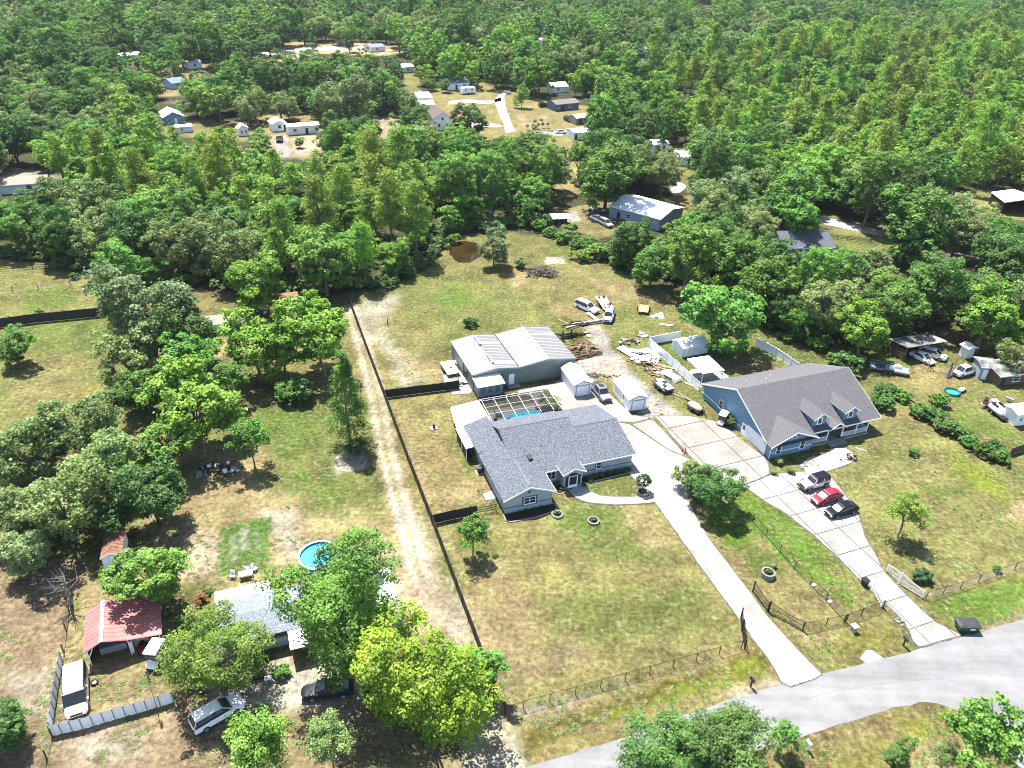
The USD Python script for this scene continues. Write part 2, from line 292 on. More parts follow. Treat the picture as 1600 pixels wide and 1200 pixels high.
def paint(px, col, w=.9, soft=1.5, rough=1.0, world=False, line=None):
    """lays a ground cover over a region with a ragged, soft edge"""
    global C
    poly = LineString(gp(px)).buffer(line) if line else region(px, world)
    x0, y0, x1, y1 = poly.bounds; m = 6 + soft
    idx = np.nonzero((PT[:, 0] > x0 - m) & (PT[:, 0] < x1 + m) & (PT[:, 1] > y0 - m) & (PT[:, 1] < y1 + m))[0]
    pt = GPTS[idx]; ins = shapely.contains(poly, pt) if len(idx) else []
    d = shapely.distance(poly.boundary, pt); d = np.where(ins, d, -d) + warp[idx] * rough * min(1, soft / 1.5)
    a = ss(d, -soft * .5, soft * .5) * w
    C[idx] = C[idx] * (1 - a[:, None]) + np.asarray(col) * a[:, None]
# forest floor under the belts of trees
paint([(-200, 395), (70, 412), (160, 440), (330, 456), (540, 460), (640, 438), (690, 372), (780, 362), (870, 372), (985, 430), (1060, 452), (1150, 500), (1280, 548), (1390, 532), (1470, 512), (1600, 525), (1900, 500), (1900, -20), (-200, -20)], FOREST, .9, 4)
# left: pasture and meadow
paint([(-60, 395), (70, 412), (165, 445), (165, 492), (0, 500), (-60, 505)], DRY * .6 + GREEN * .5, .8, 2)
paint([(30, 455), (110, 448), (125, 470), (40, 490)], LUSH * .8, .6, 2)
paint([(-80, 510), (165, 492), (190, 560), (185, 650), (160, 700), (-80, 700)], OLIVE * .6 + DRY * .25 + GREEN * .3, .85, 2)
paint([(0, 510), (165, 495), (170, 540), (60, 560)], GREEN, .7, 3)
paint([(120, 610), (172, 605), (170, 660), (120, 655)], np.array([.27, .19, .04]), .6, 2)
paint([(20, 560), (110, 550), (110, 640), (20, 640)], DRY, .5, 4)
# left lots: dry earth, leaf litter
paint([(-100, 880), (130, 870), (115, 1000), (75, 1200), (-100, 1250)], LITTER * .95, .9, 1.5)
paint([(20, 1060), (75, 1050), (70, 1120), (20, 1130)], SAND * .85, .5, 3)
paint([(110, 900), (270, 900), (250, 1010), (95, 1100)], TAN * .85, .8, 2)
paint([(100, 1030), (280, 990), (275, 1080), (110, 1120)], LITTER * .5 + DRY * .6, .7, 2)
paint([(70, 1130), (300, 1080), (420, 1200), (420, 1290), (60, 1290)], LITTER * 1.12, .9, 1.5)
paint([(110, 1150), (220, 1150), (230, 1195), (110, 1200)], SAND * .8, .6, 3)
paint([(270, 690), (430, 700), (640, 860), (640, 960), (420, 960), (300, 900), (190, 900), (250, 800)], TAN, .75, 3)
paint([(290, 810), (345, 830), (335, 900), (290, 900)], np.array([.42, .33, .25]), .7, 2)
paint([(418, 805), (470, 790), (478, 860), (430, 880)], np.array([.45, .38, .31]), .7, 2)
paint([(410, 640), (520, 620), (560, 690), (590, 780), (500, 790), (430, 720)], GREEN * .7 + DRY * .3, .85, 3)
paint([(400, 640), (500, 615), (505, 690), (430, 720)], LUSH * .75, .55, 4)
paint([(405, 740), (470, 725), (545, 780), (540, 815), (475, 805)], LUSH * .7, .6, 3)
paint([(345, 822), (425, 808), (420, 895), (340, 902)], np.array([.065, .150, .022]), .93, .8, .4)
paint([(360, 834), (366, 832), (368, 880), (362, 882)], SAND * .7, .6, .5, .3)
paint([(377, 826), (385, 824), (384, 862), (378, 862)], SAND * .8, .8, .5, .3)
paint([(398, 832), (403, 830), (405, 870), (400, 870)], SAND * .7, .5, .5, .3)
paint([(520, 712), (572, 700), (575, 728), (528, 738)], np.array([.40, .36, .31]), .8, 1)
paint([(530, 830), (560, 825), (570, 855), (545, 862)], np.array([.40, .29, .12]), .8, 1.5)
paint([(560, 880), (640, 860), (690, 960), (650, 1000), (600, 950)], np.array([.40, .31, .22]), .7, 2)
# white sand around the lower-left drive
paint([(300, 1060), (440, 1030), (580, 1060), (560, 1130), (420, 1120), (330, 1100)], SAND, .85, 2)
paint([(720, 1110), (800, 1080), (800, 1130), (840, 1215), (730, 1240)], SAND * .95, .85, 1.5)
paint([(440, 1100), (720, 1100), (730, 1240), (440, 1240)], LITTER, .7, 2)
# dirt lane beside the long fence
lane = [(548, 480), (566, 530), (582, 590), (595, 650), (605, 710), (620, 765), (640, 830), (655, 890), (680, 950), (705, 1010), (735, 1080), (770, 1150)]
paint(lane, TAN * .92, .75, 1.5, .6, line=2.0)
for off, w in ((-10, .55), (8, .5)):
    paint([(x + off * (.4 + y / 1200), y) for x, y in lane], SAND * 1.1, .8, .7, .5, line=w * .8)
paint([(628, 790), (660, 800), (690, 900), (700, 960), (668, 940)], SAND, .35, 2)
paint([(690, 900), (715, 900), (745, 1000), (720, 1010)], SAND * .9, .6, 1.5)
paint([(655, 905), (690, 905), (700, 950), (670, 960)], DIRT, .6, 1.5)
paint([(640, 960), (690, 960), (720, 1040), (660, 1010)], DIRT, .5, 2)
# white sand along the upper fence, back field
paint([(548, 478), (590, 540), (640, 600), (660, 590), (625, 540), (590, 490), (600, 466), (560, 470)], SAND * .95, .5, 3, 1.6)
paint([(575, 480), (600, 465), (625, 462), (600, 490)], SAND, .6, 2.5)
paint([(600, 500), (660, 500), (710, 560), (700, 600), (650, 590)], DRY * .6 + GREEN * .4, .6, 3)
paint([(620, 545), (645, 550), (700, 575), (690, 595), (640, 580)], TAN * 1.2, .5, 3)
paint([(660, 415), (790, 445), (870, 500), (860, 515), (700, 525), (620, 500), (640, 460)], DRY * .45 + GREEN * .65, .85, 3)
paint([(665, 460), (720, 445), (765, 475), (700, 490)], LUSH * .75 + DRY * .15, .75, 3)
paint([(670, 385), (720, 360), (830, 400), (900, 410), (980, 450), (1060, 470), (1050, 500), (900, 470), (780, 440), (690, 420)], DRY * .75 + GREEN * .2, .7, 3)
paint([(930, 440), (1000, 440), (1040, 470), (950, 465)], TAN, .5, 3)
paint([(850, 402), (880, 400), (885, 411), (855, 413)], SAND * 1.1, .85, 1)
paint([(800, 428), (830, 425), (835, 440), (805, 445)], TAN, .7, 1.5)
paint([(955, 480), (1020, 485), (1030, 530), (1000, 560), (960, 520)], GREEN * .8 + DRY * .25, .7, 2)
# gravel lane from the yard to the back field
paint([(915, 512), (935, 508), (960, 545), (985, 580), (1020, 612), (1075, 655), (1010, 655), (985, 622), (955, 590), (905, 578), (900, 560), (935, 552)], np.array([.37, .33, .30]), .9, 1, .5)
paint([(905, 560), (960, 560), (975, 595), (910, 585)], np.array([.46, .38, .32]), .8, 1.5)
paint([(1010, 535), (1050, 580), (1100, 640), (1120, 660), (1075, 655), (1000, 580), (985, 550)], GREEN * .6 + DRY * .45, .7, 1.5)
# fenced back yard of the blue house
paint([(1015, 525), (1060, 520), (1190, 540), (1240, 570), (1100, 600)], GREEN * .75 + OLIVE * .2, .8, 2)
paint([(1120, 560), (1200, 555), (1230, 580), (1130, 585)], TAN * .7, .5, 2)
# side yard of the grey house, behind the dark fence
paint([(607, 627), (720, 612), (770, 780), (745, 800), (678, 812)], DRY * .75 + OLIVE * .3, .85, 1.5)
paint([(705, 650), (725, 690), (757, 740), (735, 740), (700, 690)], LUSH * .6 + DRY * .1, .7, 2)
paint([(660, 690), (700, 690), (705, 740), (672, 740)], np.array([.24, .15, .08]), .5, 3)
paint([(670, 760), (760, 755), (765, 785), (690, 790)], TAN * 1.05, .7, 2)
paint([(607, 618), (630, 640), (650, 700), (680, 780), (690, 812), (676, 812), (610, 640)], TAN, .6, 1.2)
# front lawn
paint([(680, 820), (780, 805), (870, 790), (1020, 785), (1165, 985), (1160, 1008), (800, 1115)], DRY * .78 + GREEN * .30, .9, 1)
paint([(860, 790), (960, 790), (980, 830), (930, 850), (870, 830)], GREEN * .9 + LUSH * .15, .85, 4)
paint([(900, 850), (1020, 830), (1060, 880), (960, 880)], GREEN, .75, 4)
paint([(830, 935), (1000, 910), (1080, 930), (1020, 1000), (880, 1010)], OLIVE * .75 + GREEN * .3, .85, 5)
paint([(720, 880), (800, 870), (820, 960), (740, 960)], TAN, .6, 4)
paint([(980, 790), (1040, 840), (1050, 880), (1000, 850)], TAN * 1.05, .75, 3)
paint([(800, 1020), (900, 1000), (910, 1040), (820, 1060)], LITTER * .9 + GREEN * .1, .7, 4)
paint([(690, 830), (705, 830), (800, 1110), (780, 1120)], TAN * 1.05, .7, 1.2)
paint([(740, 960), (830, 930), (860, 990), (790, 1060), (760, 1040)], LITTER * .8 + DRY * .2, .6, 4)
paint([(700, 840), (760, 825), (790, 870), (730, 880)], GREEN * .7 + OLIVE * .3, .6, 3)
paint([(1020, 930), (1090, 920), (1130, 980), (1060, 1000)], GREEN * .6 + OLIVE * .4, .65, 4)
# verge and swale by the road
paint([(800, 1120), (1160, 1010), (1225, 1045), (1228, 1078), (1090, 1115), (830, 1205)], DRY * 1.1, .85, 1)
paint([(800, 1112), (1000, 1055), (1000, 1068), (810, 1125)], SAND * .8, .6, 1)
paint([(815, 1145), (960, 1090), (1190, 1025), (1195, 1042), (1000, 1105), (830, 1170)], np.array([.13, .115, .025]), .95, 1.0)
paint([(920, 1118), (1180, 1038), (1190, 1050), (960, 1125)], np.array([.17, .20, .025]), .85, 1.2)
paint([(1140, 1085), (1228, 1062), (1228, 1080), (1145, 1100)], SAND * .8, .6, 1)
# verge between the two drives
paint([(1235, 985), (1380, 945), (1415, 985), (1430, 1015), (1290, 1055)], DRY * .75 + GREEN * .25, .85, 1)
paint([(1255, 1010), (1400, 975), (1412, 1000), (1275, 1035)], np.array([.16, .16, .03]), .7, 1.5)
paint([(1240, 995), (1290, 985), (1300, 1010), (1250, 1015)], LITTER, .5, 1.5)
# strip between drives, bright green lawn of the neighbour
paint([(1130, 800), (1165, 770), (1230, 830), (1345, 930), (1365, 955), (1230, 985), (1165, 895)], DRY * .7 + OLIVE * .3, .85, 1)
paint([(1110, 815), (1165, 765), (1210, 790), (1290, 860), (1345, 925), (1330, 955), (1260, 900), (1180, 830), (1140, 850)], LUSH * .9, .85, 1.2)
paint([(1140, 840), (1165, 835), (1220, 890), (1190, 900)], LUSH * .7, .6, 2)
paint([(1300, 885), (1350, 915), (1370, 945), (1330, 950)], DRY * .8, .6, 1.5)
# right-hand lawn
paint([(1200, 740), (1380, 660), (1440, 660), (1660, 790), (1660, 880), (1450, 920), (1390, 890), (1330, 790)], DRY * .50 + OLIVE * .35 + GREEN * .32, .9, 1.5)
paint([(1480, 700), (1560, 740), (1590, 790), (1560, 790), (1490, 740)], np.array([.17, .21, .02]), .8, 3)
paint([(1330, 680), (1400, 670), (1430, 720), (1360, 740)], GREEN * .6 + DRY * .4, .5, 4)
paint([(1450, 760), (1510, 755), (1515, 775), (1460, 780)], GREEN, .6, 2)
paint([(1570, 780), (1620, 780), (1620, 810), (1575, 810)], TAN * 1.1, .8, 2)
paint([(1450, 935), (1640, 885), (1640, 950), (1500, 985), (1470, 960)], LUSH * .85 + DRY * .12, .85, 1.2)
paint([(1440, 925), (1640, 870), (1640, 888), (1450, 940)], DRY * 1.05, .7, 1)
paint([(1500, 985), (1640, 945), (1640, 962), (1505, 998)], LITTER * .8, .7, 1)
# far right neighbour's yard
paint([(1350, 590), (1400, 570), (1530, 590), (1660, 620), (1660, 720), (1560, 690), (1440, 640)], DRY * .5 + GREEN * .5, .85, 2)
paint([(1380, 580), (1470, 570), (1540, 590), (1450, 620), (1390, 610)], DRY * 1.1, .7, 2)
paint([(1560, 635), (1620, 630), (1620, 655), (1570, 652)], DIRT * 1.1, .7, 1.5)
paint([(1520, 640), (1570, 670), (1600, 690), (1500, 670), (1490, 640)], LUSH * .6 + GREEN * .3, .6, 2)
paint([(1170, 520), (1240, 540), (1300, 590), (1200, 560)], GREEN * .7 + OLIVE * .2, .7, 2)
# far side of the road
paint([(1245, 1150), (1440, 1097), (1500, 1112), (1560, 1150), (1640, 1260), (1150, 1280)], DRY * .9, .9, 1)
paint([(1400, 1125), (1490, 1112), (1500, 1160), (1420, 1160)], np.array([.20, .22, .02]), .7, 2.5)
paint([(1280, 1190), (1400, 1165), (1400, 1200), (1290, 1215)], np.array([.20, .21, .03]), .5, 3)
paint([(1430, 1165), (1520, 1165), (1530, 1230), (1430, 1240)], TAN, .7, 3)
# clearings seen between the far trees
for px, col, w in [
    ([(0, 262), (75, 266), (78, 290), (0, 290)], SAND * .85, .9), ([(195, 92), (330, 100), (330, 118), (270, 130)], TAN, .8),
    ([(262, 122), (295, 124), (280, 165), (263, 150)], TAN * 1.1, .8), ([(250, 178), (325, 185), (400, 195), (392, 222), (255, 212)], DRY * .9 + GREEN * .2, .9),
    ([(405, 172), (505, 180), (505, 250), (430, 248), (402, 215)], DRY * 1.2, .9), ([(426, 212), (448, 212), (455, 245), (430, 245)], np.array([.38, .34, .32]), .9),
    ([(455, 215), (500, 212), (500, 245), (460, 245)], np.array([.44, .35, .27]), .8), ([(395, 78), (440, 66), (600, 66), (640, 80), (600, 88), (500, 84), (440, 96), (395, 97)], TAN * 1.3, .95),
    ([(575, 180), (625, 178), (620, 210), (598, 222), (578, 205)], DIRT * 1.05, .9), ([(630, 113), (656, 115), (656, 152), (632, 145)], GREEN * .6 + DRY * .6, .9),
    ([(645, 145), (750, 128), (862, 160), (925, 165), (930, 262), (895, 270), (860, 225), (790, 215), (740, 222), (650, 215)], DRY * 1.1 + GREEN * .15, .9),
    ([(808, 180), (855, 182), (860, 200), (815, 200)], DIRT, .6), ([(840, 203), (880, 203), (880, 210), (840, 209)], GREEN, .7),
    ([(865, 262), (912, 250), (905, 305), (868, 312)], DRY * 1.25, .9), ([(1012, 222), (1085, 230), (1090, 290), (1050, 300)], GREEN * .7 + DRY * .5, .85),
    ([(862, 328), (945, 315), (1085, 305), (1085, 352), (1000, 358), (940, 372), (862, 352)], DRY * .9 + GREEN * .2, .9), ([(868, 335), (900, 330), (910, 345), (872, 348)], np.array([.40, .38, .36]), .7),
    ([(1215, 362), (1330, 358), (1400, 366), (1395, 392), (1300, 398), (1215, 398)], GREEN * .8 + DRY * .3, .9), ([(1270, 330), (1400, 358), (1400, 376), (1330, 368), (1275, 350)], DRY, .8),
    ([(1490, 298), (1640, 300), (1640, 350), (1540, 338), (1495, 318)], DRY * .8 + LUSH * .4, .9), ([(1480, 385), (1540, 390), (1540, 415), (1485, 412)], SAND * .8, .8), ([(1085, 3), (1112, 8), (1112, 24), (1095, 18)], TAN * 1.3, .9),
    ([(330, 500), (400, 495), (420, 560), (330, 560)], TAN, .8), ([(420, 485), (470, 480), (470, 560), (420, 560)], TAN * .9, .6), ([(240, 455), (345, 455), (360, 490), (250, 500)], DRY * .9, .7)]:
    paint(px, col, w, 1.5, .5)
gray_ = C.mean(1, keepdims=True); C = (C * .98 + gray_ * .02) * np.array([.985, 1.025, 1.0])
C *= (np.clip(1 + (nz(.33, 61, 3) - .5) * 1.3, .55, 1.6))[:, None]
C *= ((0.86 + .28 * nz(1.3, 77, 2)) * .52)[:, None]
# shared material: vertex cover colour broken up by blades, tufts and bare specks
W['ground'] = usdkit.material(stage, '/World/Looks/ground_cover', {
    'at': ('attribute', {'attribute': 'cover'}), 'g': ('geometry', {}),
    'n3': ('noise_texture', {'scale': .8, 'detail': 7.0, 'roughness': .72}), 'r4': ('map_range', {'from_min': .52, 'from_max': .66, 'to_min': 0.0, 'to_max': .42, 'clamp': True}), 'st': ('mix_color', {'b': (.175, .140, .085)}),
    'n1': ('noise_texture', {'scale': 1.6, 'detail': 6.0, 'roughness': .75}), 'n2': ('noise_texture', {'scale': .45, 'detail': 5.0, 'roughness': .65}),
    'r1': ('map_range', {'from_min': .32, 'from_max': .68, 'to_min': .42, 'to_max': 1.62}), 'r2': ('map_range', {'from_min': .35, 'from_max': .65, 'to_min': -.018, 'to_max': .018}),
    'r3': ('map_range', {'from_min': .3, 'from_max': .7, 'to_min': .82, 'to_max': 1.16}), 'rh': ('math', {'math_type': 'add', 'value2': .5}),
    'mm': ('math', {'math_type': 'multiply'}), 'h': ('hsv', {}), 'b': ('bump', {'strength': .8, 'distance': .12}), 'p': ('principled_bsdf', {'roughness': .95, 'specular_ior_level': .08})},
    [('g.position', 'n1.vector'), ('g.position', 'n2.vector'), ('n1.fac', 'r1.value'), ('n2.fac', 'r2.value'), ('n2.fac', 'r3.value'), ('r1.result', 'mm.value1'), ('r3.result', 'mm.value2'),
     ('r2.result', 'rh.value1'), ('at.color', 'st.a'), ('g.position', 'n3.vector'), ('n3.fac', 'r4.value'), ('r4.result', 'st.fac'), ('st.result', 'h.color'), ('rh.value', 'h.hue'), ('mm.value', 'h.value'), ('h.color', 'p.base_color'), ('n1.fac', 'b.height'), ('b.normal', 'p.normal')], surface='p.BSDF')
ny, nx = len(gy), len(gx)
ii = (np.arange(ny - 1)[:, None] * nx + np.arange(nx - 1)).ravel()
QUADS = np.stack([ii, ii + 1, ii + nx + 1, ii + nx], 1)
QC = PT[QUADS].mean(1)
taken = np.zeros(len(QUADS), bool)
def ground_piece(name, sel):
    q = QUADS[sel]; u, inv = np.unique(q.ravel(), return_inverse=True); q = inv.reshape(q.shape)
    v = np.column_stack([PT[u], np.zeros(len(u))])
    p = usdkit.mesh(stage, numbered('/World', name), (v, q), W['ground'])
    UsdGeom.PrimvarsAPI(p).CreatePrimvar('cover', T.Color3fArray, 'vertex').Set(Vt.Vec3fArray.FromNumpy(C[u].astype(np.float32)))
    p.GetPrim().SetCustomDataByKey('kind', 'structure')
def piece(name, poly):
    x0, y0, x1, y1 = poly.bounds; k = np.nonzero((QC[:, 0] > x0) & (QC[:, 0] < x1) & (QC[:, 1] > y0) & (QC[:, 1] < y1) & ~taken)[0]
    k = k[shapely.contains_xy(poly, QC[k, 0], QC[k, 1])]; sel = np.zeros(len(QUADS), bool); sel[k] = True; taken[k] = True; ground_piece(name, sel)
piece('dirt_lane', LineString(gp(lane)).buffer(2.6))
piece('gravel_lane', region([(915, 512), (935, 508), (960, 545), (985, 580), (1020, 612), (1075, 655), (1010, 655), (985, 622), (955, 590), (905, 578), (900, 560), (935, 552)]))
piece('front_lawn', region([(680, 820), (780, 805), (870, 790), (1020, 785), (1165, 985), (1160, 1008), (800, 1115)]))
piece('bright_lawn', region([(1110, 815), (1165, 765), (1210, 790), (1290, 860), (1345, 925), (1330, 955), (1260, 900), (1180, 830), (1140, 850)]))
piece('right_lawn', region([(1200, 740), (1380, 660), (1440, 660), (1660, 790), (1660, 880), (1450, 920), (1390, 890), (1330, 790)]))
piece('back_field', region([(660, 415), (720, 365), (830, 400), (980, 450), (1060, 470), (1010, 530), (870, 505), (700, 525), (600, 560), (590, 480), (640, 450)]))
piece('meadow', region([(-80, 510), (165, 492), (190, 560), (185, 650), (160, 700), (-80, 700)]))
piece('pasture', region([(-60, 395), (70, 412), (165, 445), (165, 492), (0, 500), (-60, 505)]))
piece('green_plot', region([(345, 822), (425, 808), (420, 895), (340, 902)]))
piece('roadside_verge', region([(800, 1120), (1160, 1010), (1225, 1045), (1228, 1078), (1090, 1115), (830, 1205)]))
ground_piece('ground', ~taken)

def structure(name, mb, m, smooth=False):
    p = usdkit.mesh(stage, numbered('/World', name), mb.arrays(), m, smooth); p.GetPrim().SetCustomDataByKey('kind', 'structure'); return p
def ragged(pts, step=1.2, amp=.18, seed=0):
    """world polygon with slightly uneven edges"""
    p = Polygon(pts); r = p.exterior; n = max(8, int(r.length / step)); q = np.array([r.interpolate(i / n, True).coords[0] for i in range(n)])
    q += (np.stack([meshkit.noise(np.column_stack([q * .7, np.full(n, seed + k * 9.)]), 5 + k) for k in (0, 1)], 1) - .5) * 2 * amp
    return Polygon(q).buffer(0)
# roads
road_px = [(640, 1262), (830, 1197), (960, 1157), (1100, 1107), (1200, 1076), (1283, 1052), (1400, 1024), (1500, 997), (1600, 968), (1760, 922), (1900, 890), (1950, 980), (1800, 1030), (1740, 1080), (1760, 1180), (1850, 1330), (1720, 1400), (1610, 1220), (1560, 1160), (1525, 1128), (1500, 1113), (1470, 1101), (1440, 1097), (1400, 1105), (1330, 1127), (1252, 1151), (1080, 1205), (945, 1245), (760, 1310)]
structure('asphalt_road', MB().poly(ragged(gp(road_px), 1.0, .16), -.05, .02), W['asphalt'])
mb = MB()
for pts in ([(1405, 1062), (1440, 1050), (1475, 1042), (1510, 1036)], [(1240, 1098), (1300, 1080), (1380, 1068), (1440, 1062), (1475, 1062), (1500, 1066)]):
    mb.poly(LineString(gp(pts)).buffer(.015), .02, .0245)
structure('road_cracks', mb, mat('crack_sealer', (.17, .17, .175), .8))
structure('patch_by_road', MB().poly(ragged(gp([(1343, 1028), (1357, 1013), (1382, 1028), (1355, 1037)]), .8, .08), -.05, .025), W['concrete_bright'])
for pts in ([(783, 145), (772, 155), (778, 175), (785, 190), (790, 208), (805, 206), (798, 188), (790, 168), (788, 150), (800, 140), (795, 138)],
            [(700, 158), (730, 155), (765, 158), (783, 152), (783, 158), (760, 163), (730, 160), (700, 163)], [(830, 203), (880, 208), (880, 213), (830, 208)], [(700, 190), (770, 193), (785, 196), (785, 199), (740, 198)],
            [(1060, 284), (1075, 290), (1065, 300), (1050, 302), (1045, 296)], [(1272, 335), (1300, 342), (1380, 360), (1384, 369), (1340, 362), (1275, 347)], [(395, 81), (440, 78), (520, 72), (600, 71), (600, 76), (520, 79), (440, 84), (395, 88)]):
    structure('far_road', MB().poly(ragged(gp(pts), 3, .3), -.05, .02), W['concrete_bright'])
# concrete drives poured in slabs: every slab a part, the joints a recessed bed
def paving(name, px, sx, sy, m, ang, org, z=.06, m2=None, seed=0, gap=.03, bed='joint'):
    poly = ragged(gp(px), 1.5, .06, seed); rng = np.random.default_rng(seed)
    t = Thing(name, None, None, kind='structure')
    t.part('joint_bed', MB().poly(poly.buffer(.14), -.1, z - .03 - seed * .0012), W[bed])
    R = affinity.rotate(poly, -math.degrees(ang), origin=(0, 0)); o = affinity.rotate(Point(*G(*org)[:2]), -math.degrees(ang), origin=(0, 0))
    x0, y0, x1, y1 = R.bounds
    for i in range(int((x0 - o.x) // sx), int((x1 - o.x) // sx) + 1):
        for j in range(int((y0 - o.y) // sy), int((y1 - o.y) // sy) + 1):
            c = R.intersection(sbox(o.x + i * sx, o.y + j * sy, o.x + (i + 1) * sx, o.y + (j + 1) * sy)).buffer(-gap / 2)
            if c.area < .3: continue
            c = affinity.rotate(c, math.degrees(ang), origin=(0, 0)); zz = z + rng.uniform(-.004, .004)
            for g in (c.geoms if hasattr(c, 'geoms') else [c]):
                if g.area > .3: t.part('slab', MB().poly(g, -.05, zz), W[m2] if m2 and rng.random() < .4 else W[m])
paving('front_drive', [(945, 695), (962, 660), (985, 664), (1006, 678), (1045, 705), (1075, 716), (1110, 747), (1072, 776), (1087, 807), (1110, 846), (1152, 900), (1200, 965), (1240, 1010), (1286, 1056), (1226, 1076), (1200, 1028), (1178, 1000), (1163, 978), (1107, 902), (1027, 790), (985, 742), (960, 715)], 4.9, 4.6, 'concrete_bright', LA, (1027, 790), seed=1, m2='concrete')
paving('drive_apron', [(987, 663), (1000, 661), (1019, 655), (1074, 714), (1046, 704), (1008, 677)], 6.0, 5.0, 'concrete_tan', LA, (1020, 655), seed=12)
paving('yard_slab', [(805, 612), (870, 598), (905, 570), (935, 600), (990, 650), (1018, 653), (999, 660), (962, 659), (945, 640), (860, 660), (850, 640), (830, 620)], 5.2, 5.2, 'concrete_tan', LA, (930, 640), seed=2, m2='concrete')
paving('neighbour_apron', [(1022, 650), (1076, 650), (1116, 657), (1140, 672), (1170, 696), (1198, 717), (1204, 740), (1180, 752), (1150, 760), (1113, 746), (1077, 713)], 6.2, 5.6, 'concrete_tan', LA + .03, (1076, 700), seed=13, m2='concrete', gap=.14)
paving('neighbour_drive', [(1151, 761), (1181, 753), (1205, 741), (1290, 734), (1318, 770), (1340, 800), (1352, 840), (1366, 862), (1380, 892), (1405, 919), (1456, 969), (1504, 993), (1431, 1013), (1416, 975), (1381, 941), (1346, 909), (1310, 871), (1275, 840), (1226, 801), (1200, 787), (1166, 763)], 3.7, 4.2, 'concrete', LA + .03, (1310, 868), seed=3, m2='concrete_bright', gap=.13)
paving('front_walk', [(888, 767), (908, 757), (920, 768), (940, 776), (975, 777), (1024, 776), (1026, 786), (960, 789), (920, 786), (900, 779)], 3.0, 20, 'concrete_bright', LA, (900, 770), z=.08, seed=4)
paving('neighbour_walk', [(1250, 728), (1262, 716), (1290, 710), (1298, 700), (1322, 700), (1338, 712), (1330, 724), (1305, 732), (1290, 738), (1265, 742)], 4.0, 4.0, 'concrete_bright', LA, (1290, 738), z=.07, seed=5)
paving('side_pad', [(755, 772), (770, 766), (776, 778), (760, 784)], 6, 6, 'concrete_bright', LA, (770, 780), z=.05, seed=6)
paving('carport_slab', [(1078, 578), (1125, 575), (1140, 590), (1095, 600)], 3.5, 3.5, 'concrete_bright', LA, (1100, 590), z=.05, seed=8)
paving('shed_pad', [(700, 575), (722, 580), (742, 606), (738, 615), (705, 617), (690, 590)], 3, 3, 'concrete', LA, (720, 590), z=.05, seed=9)
# pond
structure('pond', MB().poly(ragged(gp([(699, 385), (715, 377), (735, 378), (752, 385), (752, 400), (735, 410), (715, 410), (704, 398)]), 1.0, .5), -.05, .02), W['pond'])
# ------------------------------------------------------------ buildings
def fr(pa, pb, z=0.0):
    a, b = G(*pa, z), G(*pb, z); return a[:2], math.atan2(b[1] - a[1], b[0] - a[0]), float(np.hypot(*(b - a)[:2]))
def lo(o, rz, p):
    d = np.asarray(p)[:2] - np.asarray(o)[:2]; c, s = math.cos(rz), math.sin(rz); return np.array([d[0] * c + d[1] * s, -d[0] * s + d[1] * c])
def wo(o, rz, x, y):
    c, s = math.cos(rz), math.sin(rz); return np.array([o[0] + x * c - y * s, o[1] + x * s + y * c])
def zfor(o, rz, px, y=0.0):
    """the height at which the sight line through px meets the local plane y"""
    zs = np.linspace(0, 14, 700); ys = np.array([lo(o, rz, G(*px, z))[1] for z in zs]); return float(zs[np.argmin(abs(ys - y))])
def window(t, x, y, z0, w, h, face='front', frame='white', glass='glass', rows=2, cols=1, wall=None, proud=.04):
    """a window as a part with frame, panes and sill on a wall facing -y ('front') or -x ('left')"""
    def B(mb, u0, u1, d0, d1, a0, a1):
        return mb.bx(u0, u1, y - d1, y - d0, a0, a1) if face == 'front' else mb.bx(x - d1, x - d0, y - u1 + x, y - u0 + x, a0, a1)
    f = .07; m = MB(); x0, x1 = x - w / 2, x + w / 2
    B(m, x0, x0 + f, .0, proud, z0, z0 + h); B(m, x1 - f, x1, .0, proud, z0, z0 + h); B(m, x0 + f, x1 - f, 0, proud, z0, z0 + f); B(m, x0 + f, x1 - f, 0, proud, z0 + h - f, z0 + h)
    for k in range(1, rows): q = z0 + h * k / rows; B(m, x0 + f, x1 - f, 0, proud * .8, q - .025, q + .025)
    for k in range(1, cols): q = x0 + w * k / cols; B(m, q - .03, q + .03, 0, proud * .9, z0 + f, z0 + h - f)
    wp = t.part('window', m, W[frame])
    for r in range(rows):
        for k in range(cols):
            pm = MB(); B(pm, x0 + w * k / cols + .03, x0 + w * (k + 1) / cols - .03, -.02, .012, z0 + h * r / rows + .02, z0 + h * (r + 1) / rows - .02); t.part('pane', pm, W[glass], under=wp)
    sm = MB(); B(sm, x0 - .05, x1 + .05, .0, proud + .05, z0 - .06, z0); t.part('sill', sm, W[frame], under=wp)
def gable_pts(x0, x1, z0, z1, y, xr=None):
    xr = (x0 + x1) / 2 if xr is None else xr; return [(x0, y, z0), (x1, y, z0), (xr, y, z1)]
def ribs(x0, x1, y0, y1, zf, n, along='y', h=.04, w=.05):
    m = MB()
    for k in range(n + 1):
        q = k / n
        if along == 'y': x = x0 + (x1 - x0) * q; a, b = (x, y0, zf(x, y0)), (x, y1, zf(x, y1)); d = (w, 0, 0)
        else: y = y0 + (y1 - y0) * q; a, b = (x0, y, zf(x0, y)), (x1, y, zf(x1, y)); d = (0, w, 0)
        a, b, d = map(np.array, (a, b, d)); u = np.array([0, 0, h])
        m.hull([a - d / 2, a + d / 2, b - d / 2, b + d / 2, a - d / 2 + u, a + d / 2 + u, b - d / 2 + u, b + d / 2 + u])
    return m

